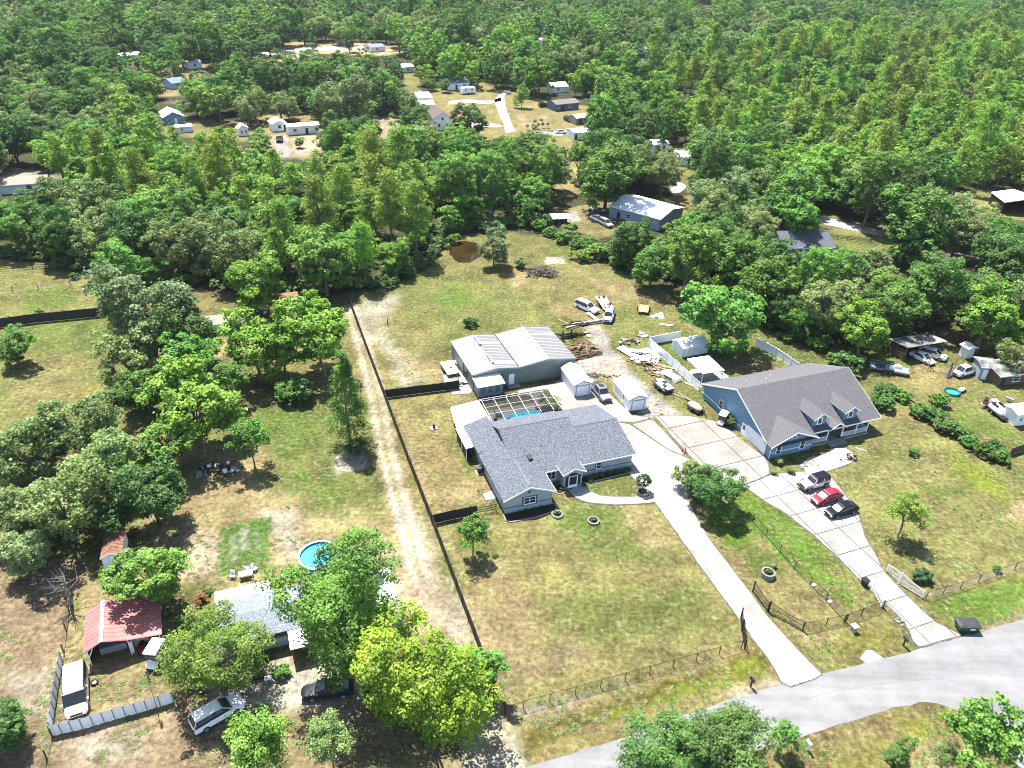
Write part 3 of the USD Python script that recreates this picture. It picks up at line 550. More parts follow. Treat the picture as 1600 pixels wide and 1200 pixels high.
def gable_house(name, label, cat, pa, pb, depth, eave, ridge, wall, roof, over=.35, axis='y', door=None, wins=(), garage=None, z=0.0, base_px_z=0.0, group=None, sidewins=(), roofribs=0, trim='white', open_front=False, ridge_off=0.0, roof_t=.14):
    """a gabled building whose front base edge is the line pa-pb of the survey photo; axis: 'y' gable faces us, 'x' ridge runs along the front"""
    o, rz, w = fr(pa, pb, base_px_z); t = Thing(name, label, cat, (o[0], o[1], 0), rz, group)
    Wm, Rm = W[wall], W[roof]
    if axis == 'y':
        xr = w / 2 + ridge_off; sl = (ridge - eave) / (w / 2)
        if not open_front: t.part('front_wall', MB().hull([(x, y, zz) for y in (0, .15) for x, zz in ((0, 0), (w, 0), (w, eave), (xr, ridge - .05), (0, eave))]), Wm)
        t.part('back_wall', MB().hull([(x, y, zz) for y in (depth, depth - .15) for x, zz in ((0, 0), (w, 0), (w, eave), (xr, ridge - .05), (0, eave))]), Wm)
        t.part('side_wall', MB().bx(0, .15, .15, depth - .15, 0, eave), Wm); t.part('side_wall', MB().bx(w - .15, w, .15, depth - .15, 0, eave), Wm)
        dz = over * sl; yo0, yo1 = -over, depth + over
        L = [(-over, yo0, eave - dz + .1), (xr, yo0, ridge + .1), (xr, yo1, ridge + .1), (-over, yo1, eave - dz + .1)]; R = [(xr, yo0, ridge + .1), (w + over, yo0, eave - dz + .1), (w + over, yo1, eave - dz + .1), (xr, yo1, ridge + .1)]
        t.part('roof', MB().slab(L, roof_t), Rm); t.part('roof', MB().slab(R, roof_t), Rm)
        if roofribs:
            t.part('roof_seams', ribs(-over, xr - .02, yo0 + .05, yo1 - .05, lambda x, y: eave - dz + .1 + (x + over) * (ridge - eave + dz) / (xr + over), roofribs, 'x'), Rm)
            t.part('roof_seams', ribs(xr + .02, w + over, yo0 + .05, yo1 - .05, lambda x, y: eave - dz + .1 + (w + over - x) * (ridge - eave + dz) / (w + over - xr), roofribs, 'x'), Rm)
        m = MB(); e = .03
        for a, b in ((L[0], L[1]), (R[0], R[1])):
            a, b = np.array(a), np.array(b); m.hull([p + q for p in (a, b) for q in (np.array([0, -e, .015]), np.array([0, -.003, .015]), np.array([0, -e, -.2]), np.array([0, -.003, -.2]))])
        t.part('rake_trim', m, W[trim])
    else:
        yr = depth / 2 + ridge_off; sl = (ridge - eave) / (depth / 2); dz = over * sl
        t.part('front_wall', MB().bx(0, w, 0, .15, 0, eave), Wm); t.part('back_wall', MB().bx(0, w, depth - .15, depth, 0, eave), Wm)
        for x in (0, w - .15): t.part('gable_wall', MB().hull([(x + q, y, zz) for q in (0, .15) for y, zz in ((.153, 0), (depth - .153, 0), (depth - .153, eave), (yr, ridge - .05), (.153, eave))]), Wm)
        A = [(-over, -over, eave - dz + .1), (w + over, -over, eave - dz + .1), (w + over, yr, ridge + .1), (-over, yr, ridge + .1)]; B = [(-over, yr, ridge + .1), (w + over, yr, ridge + .1), (w + over, depth + over, eave - dz + .1), (-over, depth + over, eave - dz + .1)]
        t.part('roof', MB().slab(A, roof_t), Rm); t.part('roof', MB().slab(B, roof_t), Rm)
        if roofribs: t.part('roof_seams', ribs(-over + .05, w + over - .05, -over, yr - .02, lambda x, y: eave - dz + .1 + (y + over) * (ridge - eave + dz) / (yr + over), roofribs, 'y'), Rm)
        t.part('fascia', MB().bx(-over, w + over, -over - .03, -over - .003, eave - dz - .1, eave - dz + .12), W[trim])
    if door:
        for x, dw, dm in door: dp = t.part('door', MB().bx(x - dw / 2, x + dw / 2, -.04, -.003, .03, 2.05), W[dm]); t.part('handle', MB().box((x + dw / 2 - .1, -.07, 1.0), (.05, .06, .12)), W['grey_metal'], under=dp)
    if garage:
        x, gw, gh, gm = garage; gpth = t.part('roller_door', MB().bx(x - gw / 2, x + gw / 2, -.03, -.003, .03, gh), W[gm])
        for k in range(1, 5): t.part('door_panel', MB().bx(x - gw / 2 + .06, x + gw / 2 - .06, -.045, -.03, .06 + gh * (k - 1) / 4, gh * k / 4 - .03), W[gm], under=gpth)
        m = MB().bx(x - gw / 2 - .12, x - gw / 2, -.06, -.003, 0, gh + .12).bx(x + gw / 2, x + gw / 2 + .12, -.06, -.003, 0, gh + .12).bx(x - gw / 2, x + gw / 2, -.06, -.003, gh, gh + .12); t.part('door_frame', m, W['grey_metal' if trim == 'grey_metal' else 'blue_trim' if trim == 'blue_trim' else trim])
    for x, z0, ww, wh in wins: window(t, x, 0, z0, ww, wh)
    for y, z0, ww, wh in sidewins: window(t, 0, y, z0, ww, wh, 'left')
    t.w, t.o, t.depth = w, o, depth
    return t

# --- the grey-shingled house in the middle
ho, hrz, _ = fr((853.7, 738), (995, 709.4), 2.6)
HS = Thing('grey_shingle_house', 'long pale house with blue-grey shingle roof, arched entry and gabled front wing', 'house', (ho[0], ho[1], 0), hrz)
Pw, Bs = W['pale_wall'], W['blue_shingle']
zf = lambda y: 2.62 + .26 * y
HS.part('front_wall', MB().bx(-.55, 13.85, .45, .6, 0, 2.6), Pw); HS.part('back_wall', MB().bx(-7.3, 13.85, 13.5, 13.65, 0, 2.6), Pw)
HS.part('gable_wall', MB().hull([(x, y, z) for x in (13.70, 13.853) for y, z in ((.603, 0), (13.497, 0), (13.497, 2.6), (6.9, 4.25), (.603, 2.6))]), Pw)
HS.part('side_wall', MB().bx(-7.4, -7.25, -3.6, 13.497, 0, 2.55), Pw)
HS.part('wing_front_wall', MB().hull([(x, y, z) for y in (-3.75, -3.603) for x, z in ((-7.45, 0), (-.6, 0), (-.6, 2.5), (-4.0, 3.8), (-7.45, 2.5))]), Pw)
HS.part('wing_side_wall', MB().bx(-.75, -.6, -3.6, .447, 0, 2.5), Pw)
HS.part('roof', MB().slab([(-4.2, -.0, zf(0)), (7.05, 0, zf(0)), (7.05, 8.9, zf(8.9)), (-4.2, 8.9, zf(8.9))], .16), Bs)
HS.part('roof', MB().slab([(7.053, 0, zf(0)), (14.3, 0, zf(0)), (14.3, 6.9, zf(6.9)), (7.053, 6.9, zf(6.9))], .16), Bs)
HS.part('roof', MB().slab([(-4.2, 8.903, zf(8.9)), (7.05, 8.903, zf(8.9)), (7.05, 14.2, 2.62), (-4.2, 14.2, 2.62)], .16), Bs)
HS.part('roof', MB().slab([(7.053, 6.903, zf(6.9)), (14.3, 6.903, zf(6.9)), (14.3, 13.9, 2.62), (7.053, 13.9, 2.62)], .16), Bs)
HS.part('roof_step_wall', MB().hull([(x, y, z) for x in (6.9, 7.03) for y, z in ((6.9, 4.2), (8.85, zf(8.85) - .17), (13.6, 2.65))]), W['blue_trim'])
HS.part('roof_step_wall', MB().hull([(x, y, z) for x in (-4.1, -3.9) for y, z in ((5.0, 2.7), (5.0, 3.7), (8.85, zf(8.85) - .17), (14.0, 2.7))]), W['navy'])
zw = 4.06; we = 2.5
HS.part('wing_roof', MB().slab([(-7.85, -4.1, we), (-4.0, -4.1, zw), (-4.0, 7.2, zw), (-7.85, 7.2, we)], .16), Bs)
HS.part('wing_roof', MB().slab([(-3.997, -4.1, zw), (-.15, -4.1, we), (-.15, 5.6, we), (-3.997, 5.6, zw)], .16), Bs)
HS.part('rear_wing_roof', MB().slab([(-7.88, 7.0, we + .14), (-4.15, 7.0, 3.72), (-4.15, 14.45, 3.72), (-7.88, 14.45, we + .14)], .2), Bs)
m = MB().bx(-3.95, -3.85, -3.6, 2.4, zw + .01, zw + .05)
for xa, xb, y in ((-4.2, 7.05, 8.9), (7.06, 14.3, 6.9)): HS.part('ridge_cap', MB().hull([(x, y + q, zf(y) + z) for x in (xa, xb) for q, z in ((-.16, -.03), (.16, -.05), (0, .05))]), W['dark_shingle'])  # ridge cap shingles, their colour darkened to paint shade along the ridge lines
HS.part('ridge_vent', m.bx(-4.15, -4.05, -3.6, 2.4, zw - .02, zw + .04), W['blue_shingle2'])
m = MB().bx(-.14, 7.05, -.035, -.003, zf(0) - .17, zf(0) + .01).bx(7.053, 14.3, -.035, -.003, zf(0) - .17, zf(0) + .01).bx(-.147, -.115, -4.1, -.1, we - .18, we + .01)
for a, b in (((-7.85, we), (-4.0, zw)), ((-4.0, zw), (-.15, we))): m.hull([(x, y, z + q) for x, z in (a, b) for y in (-4.14, -4.103) for q in (-.2, .01)])
for a, b in (((0, zf(0)), (6.9, zf(6.9))), ((6.9, zf(6.9)), (13.9, 2.62))): m.hull([(x, y, z + q) for y, z in (a, b) for x in (14.303, 14.335) for q in (-.18, .01)])
HS.part('fascia', m, W['white'])
m = MB().bx(-7.44, -5.05, -3.79, -3.753, .92, 1.04).bx(-2.75, -.62, -3.79, -3.753, .92, 1.04).bx(5.2, 7.8, .41, .447, .92, 1.04).bx(9.1, 13.8, .41, .447, .92, 1.04)
HS.part('trim_band', m, W['blue_trim'])
HS.part('window_surround', MB().bx(-5.0, -2.8, -3.785, -3.753, .72, 2.3), W['blue_trim']); window(HS, -3.9, -3.787, 1.0, 1.75, 1.15, cols=2, rows=2)
HS.part('window_surround', MB().bx(7.85, 9.05, .415, .447, .8, 2.3), W['blue_trim']); window(HS, 8.45, .413, 1.0, .9, 1.15, rows=2)
window(HS, 1.0, .447, .75, 1.3, 1.35, cols=2, rows=2)
window(HS, -7.4, 3.2, 1.0, 1.2, 1.2, 'left', rows=2); window(HS, -7.4, -1.2, 1.0, 1.2, 1.2, 'left', rows=2)
HS.part('gable_vent', MB().bx(-4.2, -3.8, -3.79, -3.753, 2.85, 3.2), W['blue_trim'])
HS.part('roof_vent', MB().slab([(-1.75, 2.4, 3.55), (-1.15, 2.4, 3.55), (-1.15, 3.4, 3.7), (-1.75, 3.4, 3.7)], .35), W['black_metal'])
for x, y in ((.9, 4.6), (3.2, 6.8), (5.2, 7.4), (10.5, 4.9)): HS.part('vent_pipe', MB().cyl((x, y, zf(y) + .15), .06, .5, 8), W['grey_metal'])
# portico
HS.part('portico_wall', MB().hull([(x, y, z) for y in (-1.3, -1.15) for x, z in ((2.2, 0), (5.05, 0), (5.05, 2.85), (3.62, 3.5), (2.2, 2.85))]), Pw)
for x in (2.2, 4.9): HS.part('portico_wall', MB().bx(x, x + .15, -1.147, .447, 0, 2.8), Pw)
for s in ([(1.85, -1.75, 2.82), (3.62, -1.75, 3.66), (3.62, 3.9, 3.66), (1.85, 1.0, 2.82)], [(3.623, -1.75, 3.66), (5.4, -1.75, 2.82), (5.4, 1.0, 2.82), (3.623, 3.9, 3.66)]): HS.part('portico_roof', MB().slab(s, .14), Bs)
m = MB()
for a, b in (((1.85, 2.82), (3.62, 3.66)), ((3.62, 3.66), (5.4, 2.82))): m.hull([(x, y, z + q) for x, z in (a, b) for y in (-1.79, -1.753) for q in (-.16, .01)])
m.bx(1.815, 1.847, -1.75, .9, 2.66, 2.83).bx(5.403, 5.435, -1.75, .9, 2.66, 2.83); HS.part('portico_fascia', m, W['white'])
arc = [(3.62 + .78 * math.cos(a), 2.0 + .62 * math.sin(a)) for a in np.linspace(0, math.pi, 13)]
HS.part('door_arch', MB().hull([(x, y, z) for y in (-1.34, -1.303) for x, z in arc]), W['navy'])
dp = HS.part('front_door', MB().bx(3.05, 4.2, -1.33, -1.303, .05, 2.0), W['navy'])
m = MB().bx(2.92, 3.05, -1.36, -1.303, 0, 2.1).bx(4.2, 4.33, -1.36, -1.303, 0, 2.1).bx(3.05, 4.2, -1.36, -1.303, 2.0, 2.1).bx(3.05, 4.2, -1.36, -1.331, .05, .55); HS.part('door_frame', m, W['white'], under=dp)
for x in (2.45, 4.37): HS.part('shutter', MB().bx(x, x + .42, -1.34, -1.303, .35, 2.15), W['navy'])
# patio cover behind the house and its side strip
Wh = W['white_metal']
HS.part('patio_roof', MB().slab([(-9.0, 14.5, 2.48), (-3.5, 14.5, 2.62), (-3.5, 20.7, 2.62), (-8.4, 20.2, 2.48)], .14), Wh)
HS.part('side_awning', MB().slab([(-9.15, 9.0, 2.42), (-7.9, 9.0, 2.5), (-7.9, 14.49, 2.5), (-9.15, 14.49, 2.42)], .12), Wh)
for x, y in ((-9.0, 9.2), (-9.0, 11.8), (-8.8, 14.7), (-8.3, 20.0), (-5.8, 20.2), (-3.7, 20.4)): HS.part('post', MB().bx(x - .05, x + .05, y - .05, y + .05, 0, 2.36), W['white'])
HS.part('screen_wall', MB().bx(-8.95, -8.92, 9.3, 14.4, .1, 2.3), W['black_metal'])
# pool cage: aluminium frame, mansard edge, insect screen
cage = Thing('pool_cage', 'screened pool enclosure with white aluminium frame behind the grey-shingled house', 'pool cage', (ho[0], ho[1], 0), hrz)
x0, x1, y0, y1 = -3.3, 8.6, 14.25, 21.0; xi1, yi1, zt, ze = 7.0, 19.6, 3.05, 2.45
def bar(mb, a, b, r=.032):
    return mb.tube([a, b], r, 4)
n = 6; xs = np.linspace(x0, xi1, n)
for k, x in enumerate(xs): cage.part('roof_beam', bar(MB(), (x, y0, 2.75), (x, yi1, zt)), W['white']); cage.part('rafter', bar(MB(), (x, yi1, zt), (x + (x1 - xi1) * k / (n - 1), y1, ze)), W['white']); cage.part('post', bar(MB(), (x + (x1 - xi1) * k / (n - 1), y1, 0), (x + (x1 - xi1) * k / (n - 1), y1, ze)), W['white'])
for y in (16.0, 17.8, 19.6): q = (y - y0) / (yi1 - y0); z = 2.75 + (zt - 2.75) * q; cage.part('purlin', bar(MB(), (x0, y, z), (xi1, y, z)), W['white']); cage.part('rafter', bar(MB(), (xi1, y, z), (x1, y + (y1 - yi1) * (y > 19), ze)), W['white']); cage.part('post', bar(MB(), (x1, y, 0), (x1, y, ze)), W['white'])
cage.part('eave_beam', bar(MB(), (x0, y1, ze), (x1, y1, ze), .06), W['white']); cage.part('eave_beam', bar(MB(), (x1, y0, ze), (x1, y1, ze), .06), W['white'])
cage.part('screen', MB().add([(x0, y0, 2.75), (xi1, y0, 2.75), (xi1, yi1, zt), (x0, yi1, zt)], [[0, 1, 2, 3]]), W['screen'])
cage.part('screen', MB().add([(x0, yi1, zt), (xi1, yi1, zt), (x1, y1, ze), (x0, y1, ze)], [[0, 1, 2, 3]]), W['screen'])
cage.part('screen', MB().add([(xi1, y0, 2.75), (x1, y0, ze), (x1, y1, ze), (xi1, yi1, zt)], [[0, 1, 2, 3]]), W['screen'])
cage.part('side_screen', MB().add([(x0, y1, 0), (x1, y1, 0), (x1, y1, ze), (x0, y1, ze)], [[0, 1, 2, 3]]), W['screen']); cage.part('side_screen', MB().add([(x1, y0, 0), (x1, y1, 0), (x1, y1, ze), (x1, y0, ze)], [[0, 1, 2, 3]]), W['screen'])
hw = lambda x, y: wo(ho, hrz, x, y)
pool = Thing('swimming_pool', 'kidney shaped turquoise swimming pool inside the screen enclosure', 'pool', (*hw(3.6, 17.5), 0), hrz)
kid = Polygon([(3.0 * math.cos(a) * (1 + .18 * math.cos(2 * a)), 2.2 * math.sin(a) + .5 * math.cos(2 * a)) for a in np.linspace(0, 2 * math.pi, 40)[:-1]])
deck = affinity.translate(sbox(x0 + .1, y0 - .3, x1 - .1, y1 - .1), -3.6, -17.5)
pool.part('deck', MB().poly(deck.difference(kid.buffer(.3)), -.05, .10), W['concrete_tan']); pool.part('coping', MB().poly(kid.buffer(.3).difference(kid), -.05, .13), W['concrete_bright']); pool.part('water', MB().poly(kid, -.05, .075), W['pool'])
chairs = []
for k, (x, y, a, lab) in enumerate([(-1.6, 16.4, .3, 'dark patio lounge chair beside the pool, nearest the white patio roof'), (.0, 15.8, -.4, 'dark patio lounge chair at the left edge of the pool water'), (-.6, 18.9, 1.2, 'dark patio chair at the back of the pool deck by the screen')]):
    c = Thing('patio_chair', lab, 'chair', (*hw(x, y), .10), hrz + a); c.part('seat', MB().box((0, 0, .38), (.62, 1.0, .08)), W['wood_dark']); c.part('backrest', MB().hull([(-.31, .5, .4), (.31, .5, .4), (-.31, .75, 1.0), (.31, .75, 1.0), (-.31, .56, .38), (.31, .56, .38), (-.31, .81, .98), (.31, .81, .98)]), W['wood_dark'])
    for sx in (-.27, .27):
        for sy in (-.42, .42): c.part('leg', MB().bx(sx - .03, sx + .03, sy - .03, sy + .03, 0, .34), W['black_metal'])
t = Thing('red_float', 'red pool float lying on the deck at the right end of the pool', 'pool float', (*hw(6.9, 19.2), .12), .3); t.part('cushion', MB().hull([(a * 1.0, b * .5, z) for a in (-1, 1) for b in (-1, 1) for z in (0, .16)] + [(a * .9, b * .4, .22) for a in (-1, 1) for b in (-1, 1)]), W['red']); t.part('headrest', MB().box((.75, 0, .27), (.4, .8, .1), 0, .03), W['red'])
# beds with kerbs in front of the house
def bed(name, loc_pts, width=.16):
    poly = Polygon([tuple(hw(*p)) for p in loc_pts]).buffer(.5).buffer(-.5)
    t = Thing(name, None, None, kind='structure'); t.part('mulch', MB().poly(poly, -.05, .05), W['mulch']); t.part('kerb', MB().poly(poly.buffer(width).difference(poly), -.05, .13), W['curb'])
bed('planting_bed', [(-7.6, -3.85), (-.35, -3.85), (-.25, -4.7), (-.9, -5.3), (-4.0, -5.65), (-7.2, -5.5), (-7.7, -5.0)])
bed('planting_bed', [(5.15, .35), (13.7, .35), (13.7, -.7), (8.5, -.95), (6.2, -1.0), (5.6, -1.7), (5.15, -1.9)])
bed('planting_bed', [(-.5, .35), (2.1, .35), (2.1, -2.0), (1.4, -2.2), (.4, -1.3), (-.2, -.9), (-.5, -3.4)])
t = Thing('air_conditioner', 'dark outdoor air conditioner on a pale pad beside the left wall of the grey-shingled house', 'air conditioner', (*G(750, 738)[:2], 0), hrz)
t.part('pad', MB().bx(-.65, .6, -.6, .6, 0, .1), W['concrete_bright']); t.part('cabinet', MB().bx(-.42, .42, -.42, .42, .1, 1.0), W['chrome']); t.part('fan_grille', MB().cyl((0, 0, 1.03), .36, .05, 16), W['black_metal']); t.part('rim', MB().lathe([(.36, 1.0), (.36, 1.07), (.42, 1.07), (.42, 1.0)], n=16), W['grey_metal'])

# --- the metal workshop with two gables
mo, mrz, mw = fr((738, 586.3), (900, 559.3), 3.3); md = lo(mo, mrz, G(856.5, 509.8, 3.3))[1]; w1 = lo(mo, mrz, G(810.8, 573.5, 3.3))[0]
zr1 = zfor(mo, mrz, (774, 578.3)); zr2 = zfor(mo, mrz, (856.5, 562.7)); zr1, zr2 = np.clip(zr1, 3.9, 5.2), np.clip(zr2, 4.0, 5.4)
MS = Thing('metal_workshop', 'large sage green metal workshop with a double-gabled galvanised roof behind the pool', 'workshop', (mo[0], mo[1], 0), mrz)
Sm = W['sage_metal']; xr1, xr2 = w1 / 2, (w1 + mw) / 2
MS.part('front_wall', MB().hull([(x, y, z) for y in (.1, .22) for x, z in ((.1, 0), (w1 - .002, 0), (w1 - .002, 3.2), (xr1, zr1 - .1), (.1, 3.2))]), Sm); MS.part('front_wall', MB().hull([(x, y, z) for y in (.1, .22) for x, z in ((w1 + .002, 0), (mw - .1, 0), (mw - .1, 3.2), (xr2, zr2 - .1), (w1 + .002, 3.2))]), Sm)
MS.part('back_wall', MB().bx(.1, mw - .1, md - .22, md - .1, 0, 3.2), Sm); MS.part('side_wall', MB().bx(mw - .22, mw - .1, .223, md - .223, 0, 3.2), Sm)
MS.part('side_wall', MB().bx(.1, .22, 5.6, md - .223, 0, 3.2).bx(.1, .22, .223, 2.4, 0, 3.2).bx(.1, .22, 2.403, 5.597, 2.9, 3.2), Sm); MS.part('roller_door', MB().bx(.2, .26, 2.41, 5.59, .0, 2.897), W['black_metal'])
for a, b, z, nm in ((0, xr1, 0, 0), (xr1, w1, 1, 0), (w1, xr2, 0, 1), (xr2, mw, 1, 1)):
    zr = (zr1, zr2)[nm]; za, zb = (3.3, zr) if z == 0 else (zr, 3.3)
    MS.part('roof', MB().slab([(a + .001, 0, za), (b - .001, 0, zb), (b - .001, md, zb), (a + .001, md, za)], .1), W['galv'])
    MS.part('roof_seams', ribs(a + .05, b - .05, .1, md - .1, lambda x, y, a=a, b=b, za=za, zb=zb: za + (zb - za) * (x - a) / (b - a), 22, 'x', .05, .09), W['galv'])
    if nm == 0:
        for ya, yb in ((1.3, 2.4), (8.9, 9.9)): MS.part('skylight_sheet', MB().slab([(a + .1, ya, za + .06), (b - .1, ya, zb + .06), (b - .1, yb, zb + .06), (a + .1, yb, za + .06)], .04), W['skylight'])
    elif z == 0 or True:
        MS.part('skylight_sheet', MB().slab([(a + .1, 9.0, za + .05), (b - .1, 9.0, zb + .05), (b - .1, 9.9, zb + .05), (a + .1, 9.9, za + .05)], .04), W['grey_metal'])
MS.part('ridge_cap', MB().bx(xr2 - .3, xr2 + .3, 0, md, zr2 + .01, zr2 + .09), W['skylight']); MS.part('valley_gutter', MB().bx(w1 - .12, w1 + .12, -.02, md, 3.22, 3.33), W['black_metal'])
for y in (3.0, 9.8): MS.part('ridge_ventilator', MB().bx(xr1 - .2, xr1 + .2, y - 1.5, y + 1.5, zr1 - .05, zr1 + .35), W['grey_metal'])
m = MB()
for x in np.arange(.3, mw - .2, .45): m.bx(x, x + .08, .05, .098, 0, 3.1)
MS.part('wall_ribs', m, Sm)
m = MB()
for a, b in (((0, 3.3), (xr1, zr1)), ((xr1, zr1), (w1, 3.3)), ((w1, 3.3), (xr2, zr2)), ((xr2, zr2), (mw, 3.3))): m.hull([(x, y, z + q) for x, z in (a, b) for y in (-.05, -.003) for q in (-.22, .06)])
m.bx(-.05, -.003, 0, md, 3.06, 3.32); MS.part('rake_trim', m, W['sage_trim'])
dx = lo(mo, mrz, G(801.5, 605))[0]; dpth = MS.part('door', MB().bx(dx - .5, dx + .5, .04, .099, .05, 2.15), W['white']); MS.part('handle', MB().box((dx + .38, .02, 1.05), (.06, .05, .14)), W['grey_metal'], under=dpth)
MS.part('doorstep', MB().bx(dx - .9, dx + 1.3, -1.1, .09, 0, .16), W['concrete'])
for x in np.linspace(.2, mw - .2, 5): MS.part('corner_trim', MB().bx(x - .06, x + .06, .02, .098, 0, 3.0), W['sage_trim']) if x < .5 or x > mw - .5 else None
# porch room on the workshop's left corner
lx = lo(mo, mrz, G(744.7, 602, 2.7)); rx = lo(mo, mrz, G(780, 595, 2.7))
PR = Thing('porch_room', 'small grey room with flat white roof and two windows at the left front corner of the workshop', 'annex', (*wo(mo, mrz, .15, 0), 0), mrz)
pw = 4.4; pd = 2.6
PR.part('front_wall', MB().bx(.1, pw, -pd, -pd + .12, .3, 2.45), W['grey_metal']); PR.part('side_wall', MB().bx(.1, .22, -pd + .123, -.05, .3, 2.5), W['grey_metal']); PR.part('side_wall', MB().bx(pw - .12, pw, -pd + .123, -.05, .3, 2.5), W['grey_metal'])
PR.part('floor', MB().bx(0, pw + .1, -pd - .1, -.05, 0, .297), W['wood_dark'])
PR.part('roof', MB().slab([(-.2, -pd - .35, 2.55), (pw + .3, -pd - .35, 2.55), (pw + .3, .02, 2.85), (-.2, .02, 2.85)], .12), W['white_metal'])
for x in (.9, 2.2, 3.5): window(PR, x, -pd, .95, .95, 1.3, rows=2, frame='grey_metal', glass='glass_blue')
m = MB()
for z in (.55, .95): m.tube([(.6, -pd - 1.0, z), (5.4, -pd - 1.0, z)], .05, 4)
for x in (.6, 2.2, 3.8, 5.4): m.tube([(x, -pd - 1.0, 0), (x, -pd - 1.0, 1.0)], .05, 4)
PR.part('deck_railing', m, W['dark_wood']); PR.part('deck', MB().bx(.4, 5.6, -pd - 1.1, -pd - .103, .0, .25), W['dark_wood'])
# --- two storage sheds
S1 = gable_house('storage_shed', 'pale storage shed with white roof and roller door standing against the workshop', 'shed', (896.3, 620), (923, 616), 6.1, 2.25, 2.95, 'vinyl', 'white_metal', .18, 'y', garage=(1.55, 2.25, 1.95, 'vinyl'), roofribs=8, trim='grey_metal')
S2 = gable_house('storage_shed', 'white storage shed with side window and roller door, nearest the gravel lane', 'shed', (981.3, 642.8), (1008.8, 638.8), 6.3, 2.25, 2.95, 'white', 'white_metal', .18, 'y', garage=(1.65, 2.1, 1.9, 'vinyl'), sidewins=[(2.2, .9, .6, 1.0)], roofribs=8, trim='grey_metal')

# --- the blue house on the right
bo, brz, _ = fr((1198.5, 693.5), (1377.5, 653), 2.55)
BH = Thing('blue_house', 'big blue-sided house with charcoal shingle roof, two dormers and a front porch, right of centre', 'house', (bo[0], bo[1], 0), brz)
Bw, Ds, Wt = W['blue_wall'], W['dark_shingle'], W['white']
rw, rd, ry, rz_ = 22.1, 18.2, 9.1, 6.85; zb = lambda y: 2.6 + (rz_ - 2.6) * y / ry
BH.part('gable_wall', MB().hull([(x, y, z) for x in (.45, .6) for y, z in ((.4, 0), (17.8, 0), (17.8, 2.55), (ry, rz_ - .2), (.4, 2.55))]), Bw); BH.part('gable_wall', MB().hull([(x, y, z) for x in (19.9, 20.05) for y, z in ((2.6, 0), (17.8, 0), (17.8, 2.55), (ry, rz_ - .2), (2.6, 3.6))]), Bw)
BH.part('back_wall', MB().bx(.603, 19.897, 17.6, 17.75, 0, 2.55), Bw); BH.part('porch_wall', MB().bx(8.3, 19.897, 2.6, 2.75, .3, 3.4), Bw)
BH.part('roof', MB().slab([(0, 0, 2.6), (rw, 0, 2.6), (rw, ry, rz_), (0, ry, rz_)], .18), Ds); BH.part('roof', MB().slab([(0, ry + .003, rz_), (rw, ry + .003, rz_), (rw, rd, 2.6), (0, rd, 2.6)], .18), Ds)
m = MB().bx(9.0, rw, -.035, -.003, 2.42, 2.61)
for a, b in (((0, 2.6), (ry, rz_)), ((ry, rz_), (rd, 2.6))):
    for xx in (-.035, rw + .003): m.hull([(x, y, z + q) for y, z in (a, b) for x in (xx, xx + .032) for q in (-.22, .02)])
BH.part('fascia', m, Wt)
# front wing
BH.part('wing_front_wall', MB().hull([(x, y, z) for y in (-.55, -.4) for x, z in ((.46, 0), (8.2, 0), (8.2, 2.45), (4.35, 4.05), (.46, 2.45))]), Bw); BH.part('wing_side_wall', MB().bx(8.05, 8.2, -.397, 2.597, 0, 2.5), Bw); BH.part('wing_side_wall', MB().bx(.46, .61, -.397, .397, 0, 2.5), Bw)
for s in ([(-.05, -1.15, 2.5), (4.35, -1.15, 4.42), (4.35, 4.6, 4.42), (-.05, .6, 2.5)], [(4.353, -1.15, 4.42), (8.9, -1.15, 2.5), (8.9, .6, 2.5), (4.353, 4.6, 4.42)]): BH.part('wing_roof', MB().slab(s, .15), Ds)
m = MB()
for a, b in (((-.05, 2.5), (4.35, 4.42)), ((4.35, 4.42), (8.9, 2.5))): m.hull([(x, y, z + q) for x, z in (a, b) for y in (-1.19, -1.153) for q in (-.17, .01)])
m.bx(.4, 8.26, -.6, -.553, .95, 1.07).bx(.4, .52, -.6, -.553, 0, 2.4).bx(.41, .447, .4, 17.8, .95, 1.07); BH.part('white_trim', m, Wt)
BH.part('pent_roof', MB().slab([(.2, -1.1, 2.38), (8.5, -1.1, 2.38), (8.5, -.556, 2.55), (.2, -.556, 2.55)], .06), Ds)
def arched(t, x, y, z0, w, h):
    arcp = [(x + w / 2 * math.cos(a), z0 + h - w / 2 + w / 2 * math.sin(a)) for a in np.linspace(0, math.pi, 11)]
    fp = t.part('window', MB().hull([(a, yy, b) for yy in (y - .05, y - .002) for a, b in arcp + [(x - w / 2, z0), (x + w / 2, z0)]]), Wt)
    w2 = w - .3; arcq = [(x + w2 / 2 * math.cos(a), z0 + h - w / 2 + w2 / 2 * math.sin(a)) for a in np.linspace(0, math.pi, 11)]
    t.part('pane', MB().hull([(a, yy, b) for yy in (y - .065, y - .051) for a, b in arcq + [(x - w2 / 2, z0 + h - w / 2)]]), W['glass'], under=fp)
    t.part('pane', MB().bx(x - w2 / 2, x + w2 / 2, y - .065, y - .051, z0 + .15 + (h - w / 2) * .45, z0 + h - w / 2 - .05), W['glass'], under=fp); t.part('pane', MB().bx(x - w2 / 2, x + w2 / 2, y - .065, y - .051, z0 + .12, z0 + .1 + (h - w / 2) * .43), W['glass'], under=fp)
arched(BH, 2.0, -.55, .55, 1.0, 1.85); arched(BH, 6.45, -.55, .55, 1.0, 1.85)
fp = BH.part('gable_window', MB().hull([(4.45 + .5 * math.cos(a), yy, 3.05 + .5 * math.sin(a)) for yy in (-.6, -.552) for a in np.linspace(0, math.pi, 11)]), Wt); BH.part('pane', MB().hull([(4.45 + .33 * math.cos(a), yy, 3.1 + .33 * math.sin(a)) for yy in (-.615, -.601) for a in np.linspace(0, math.pi, 11)]), W['glass'], under=fp)
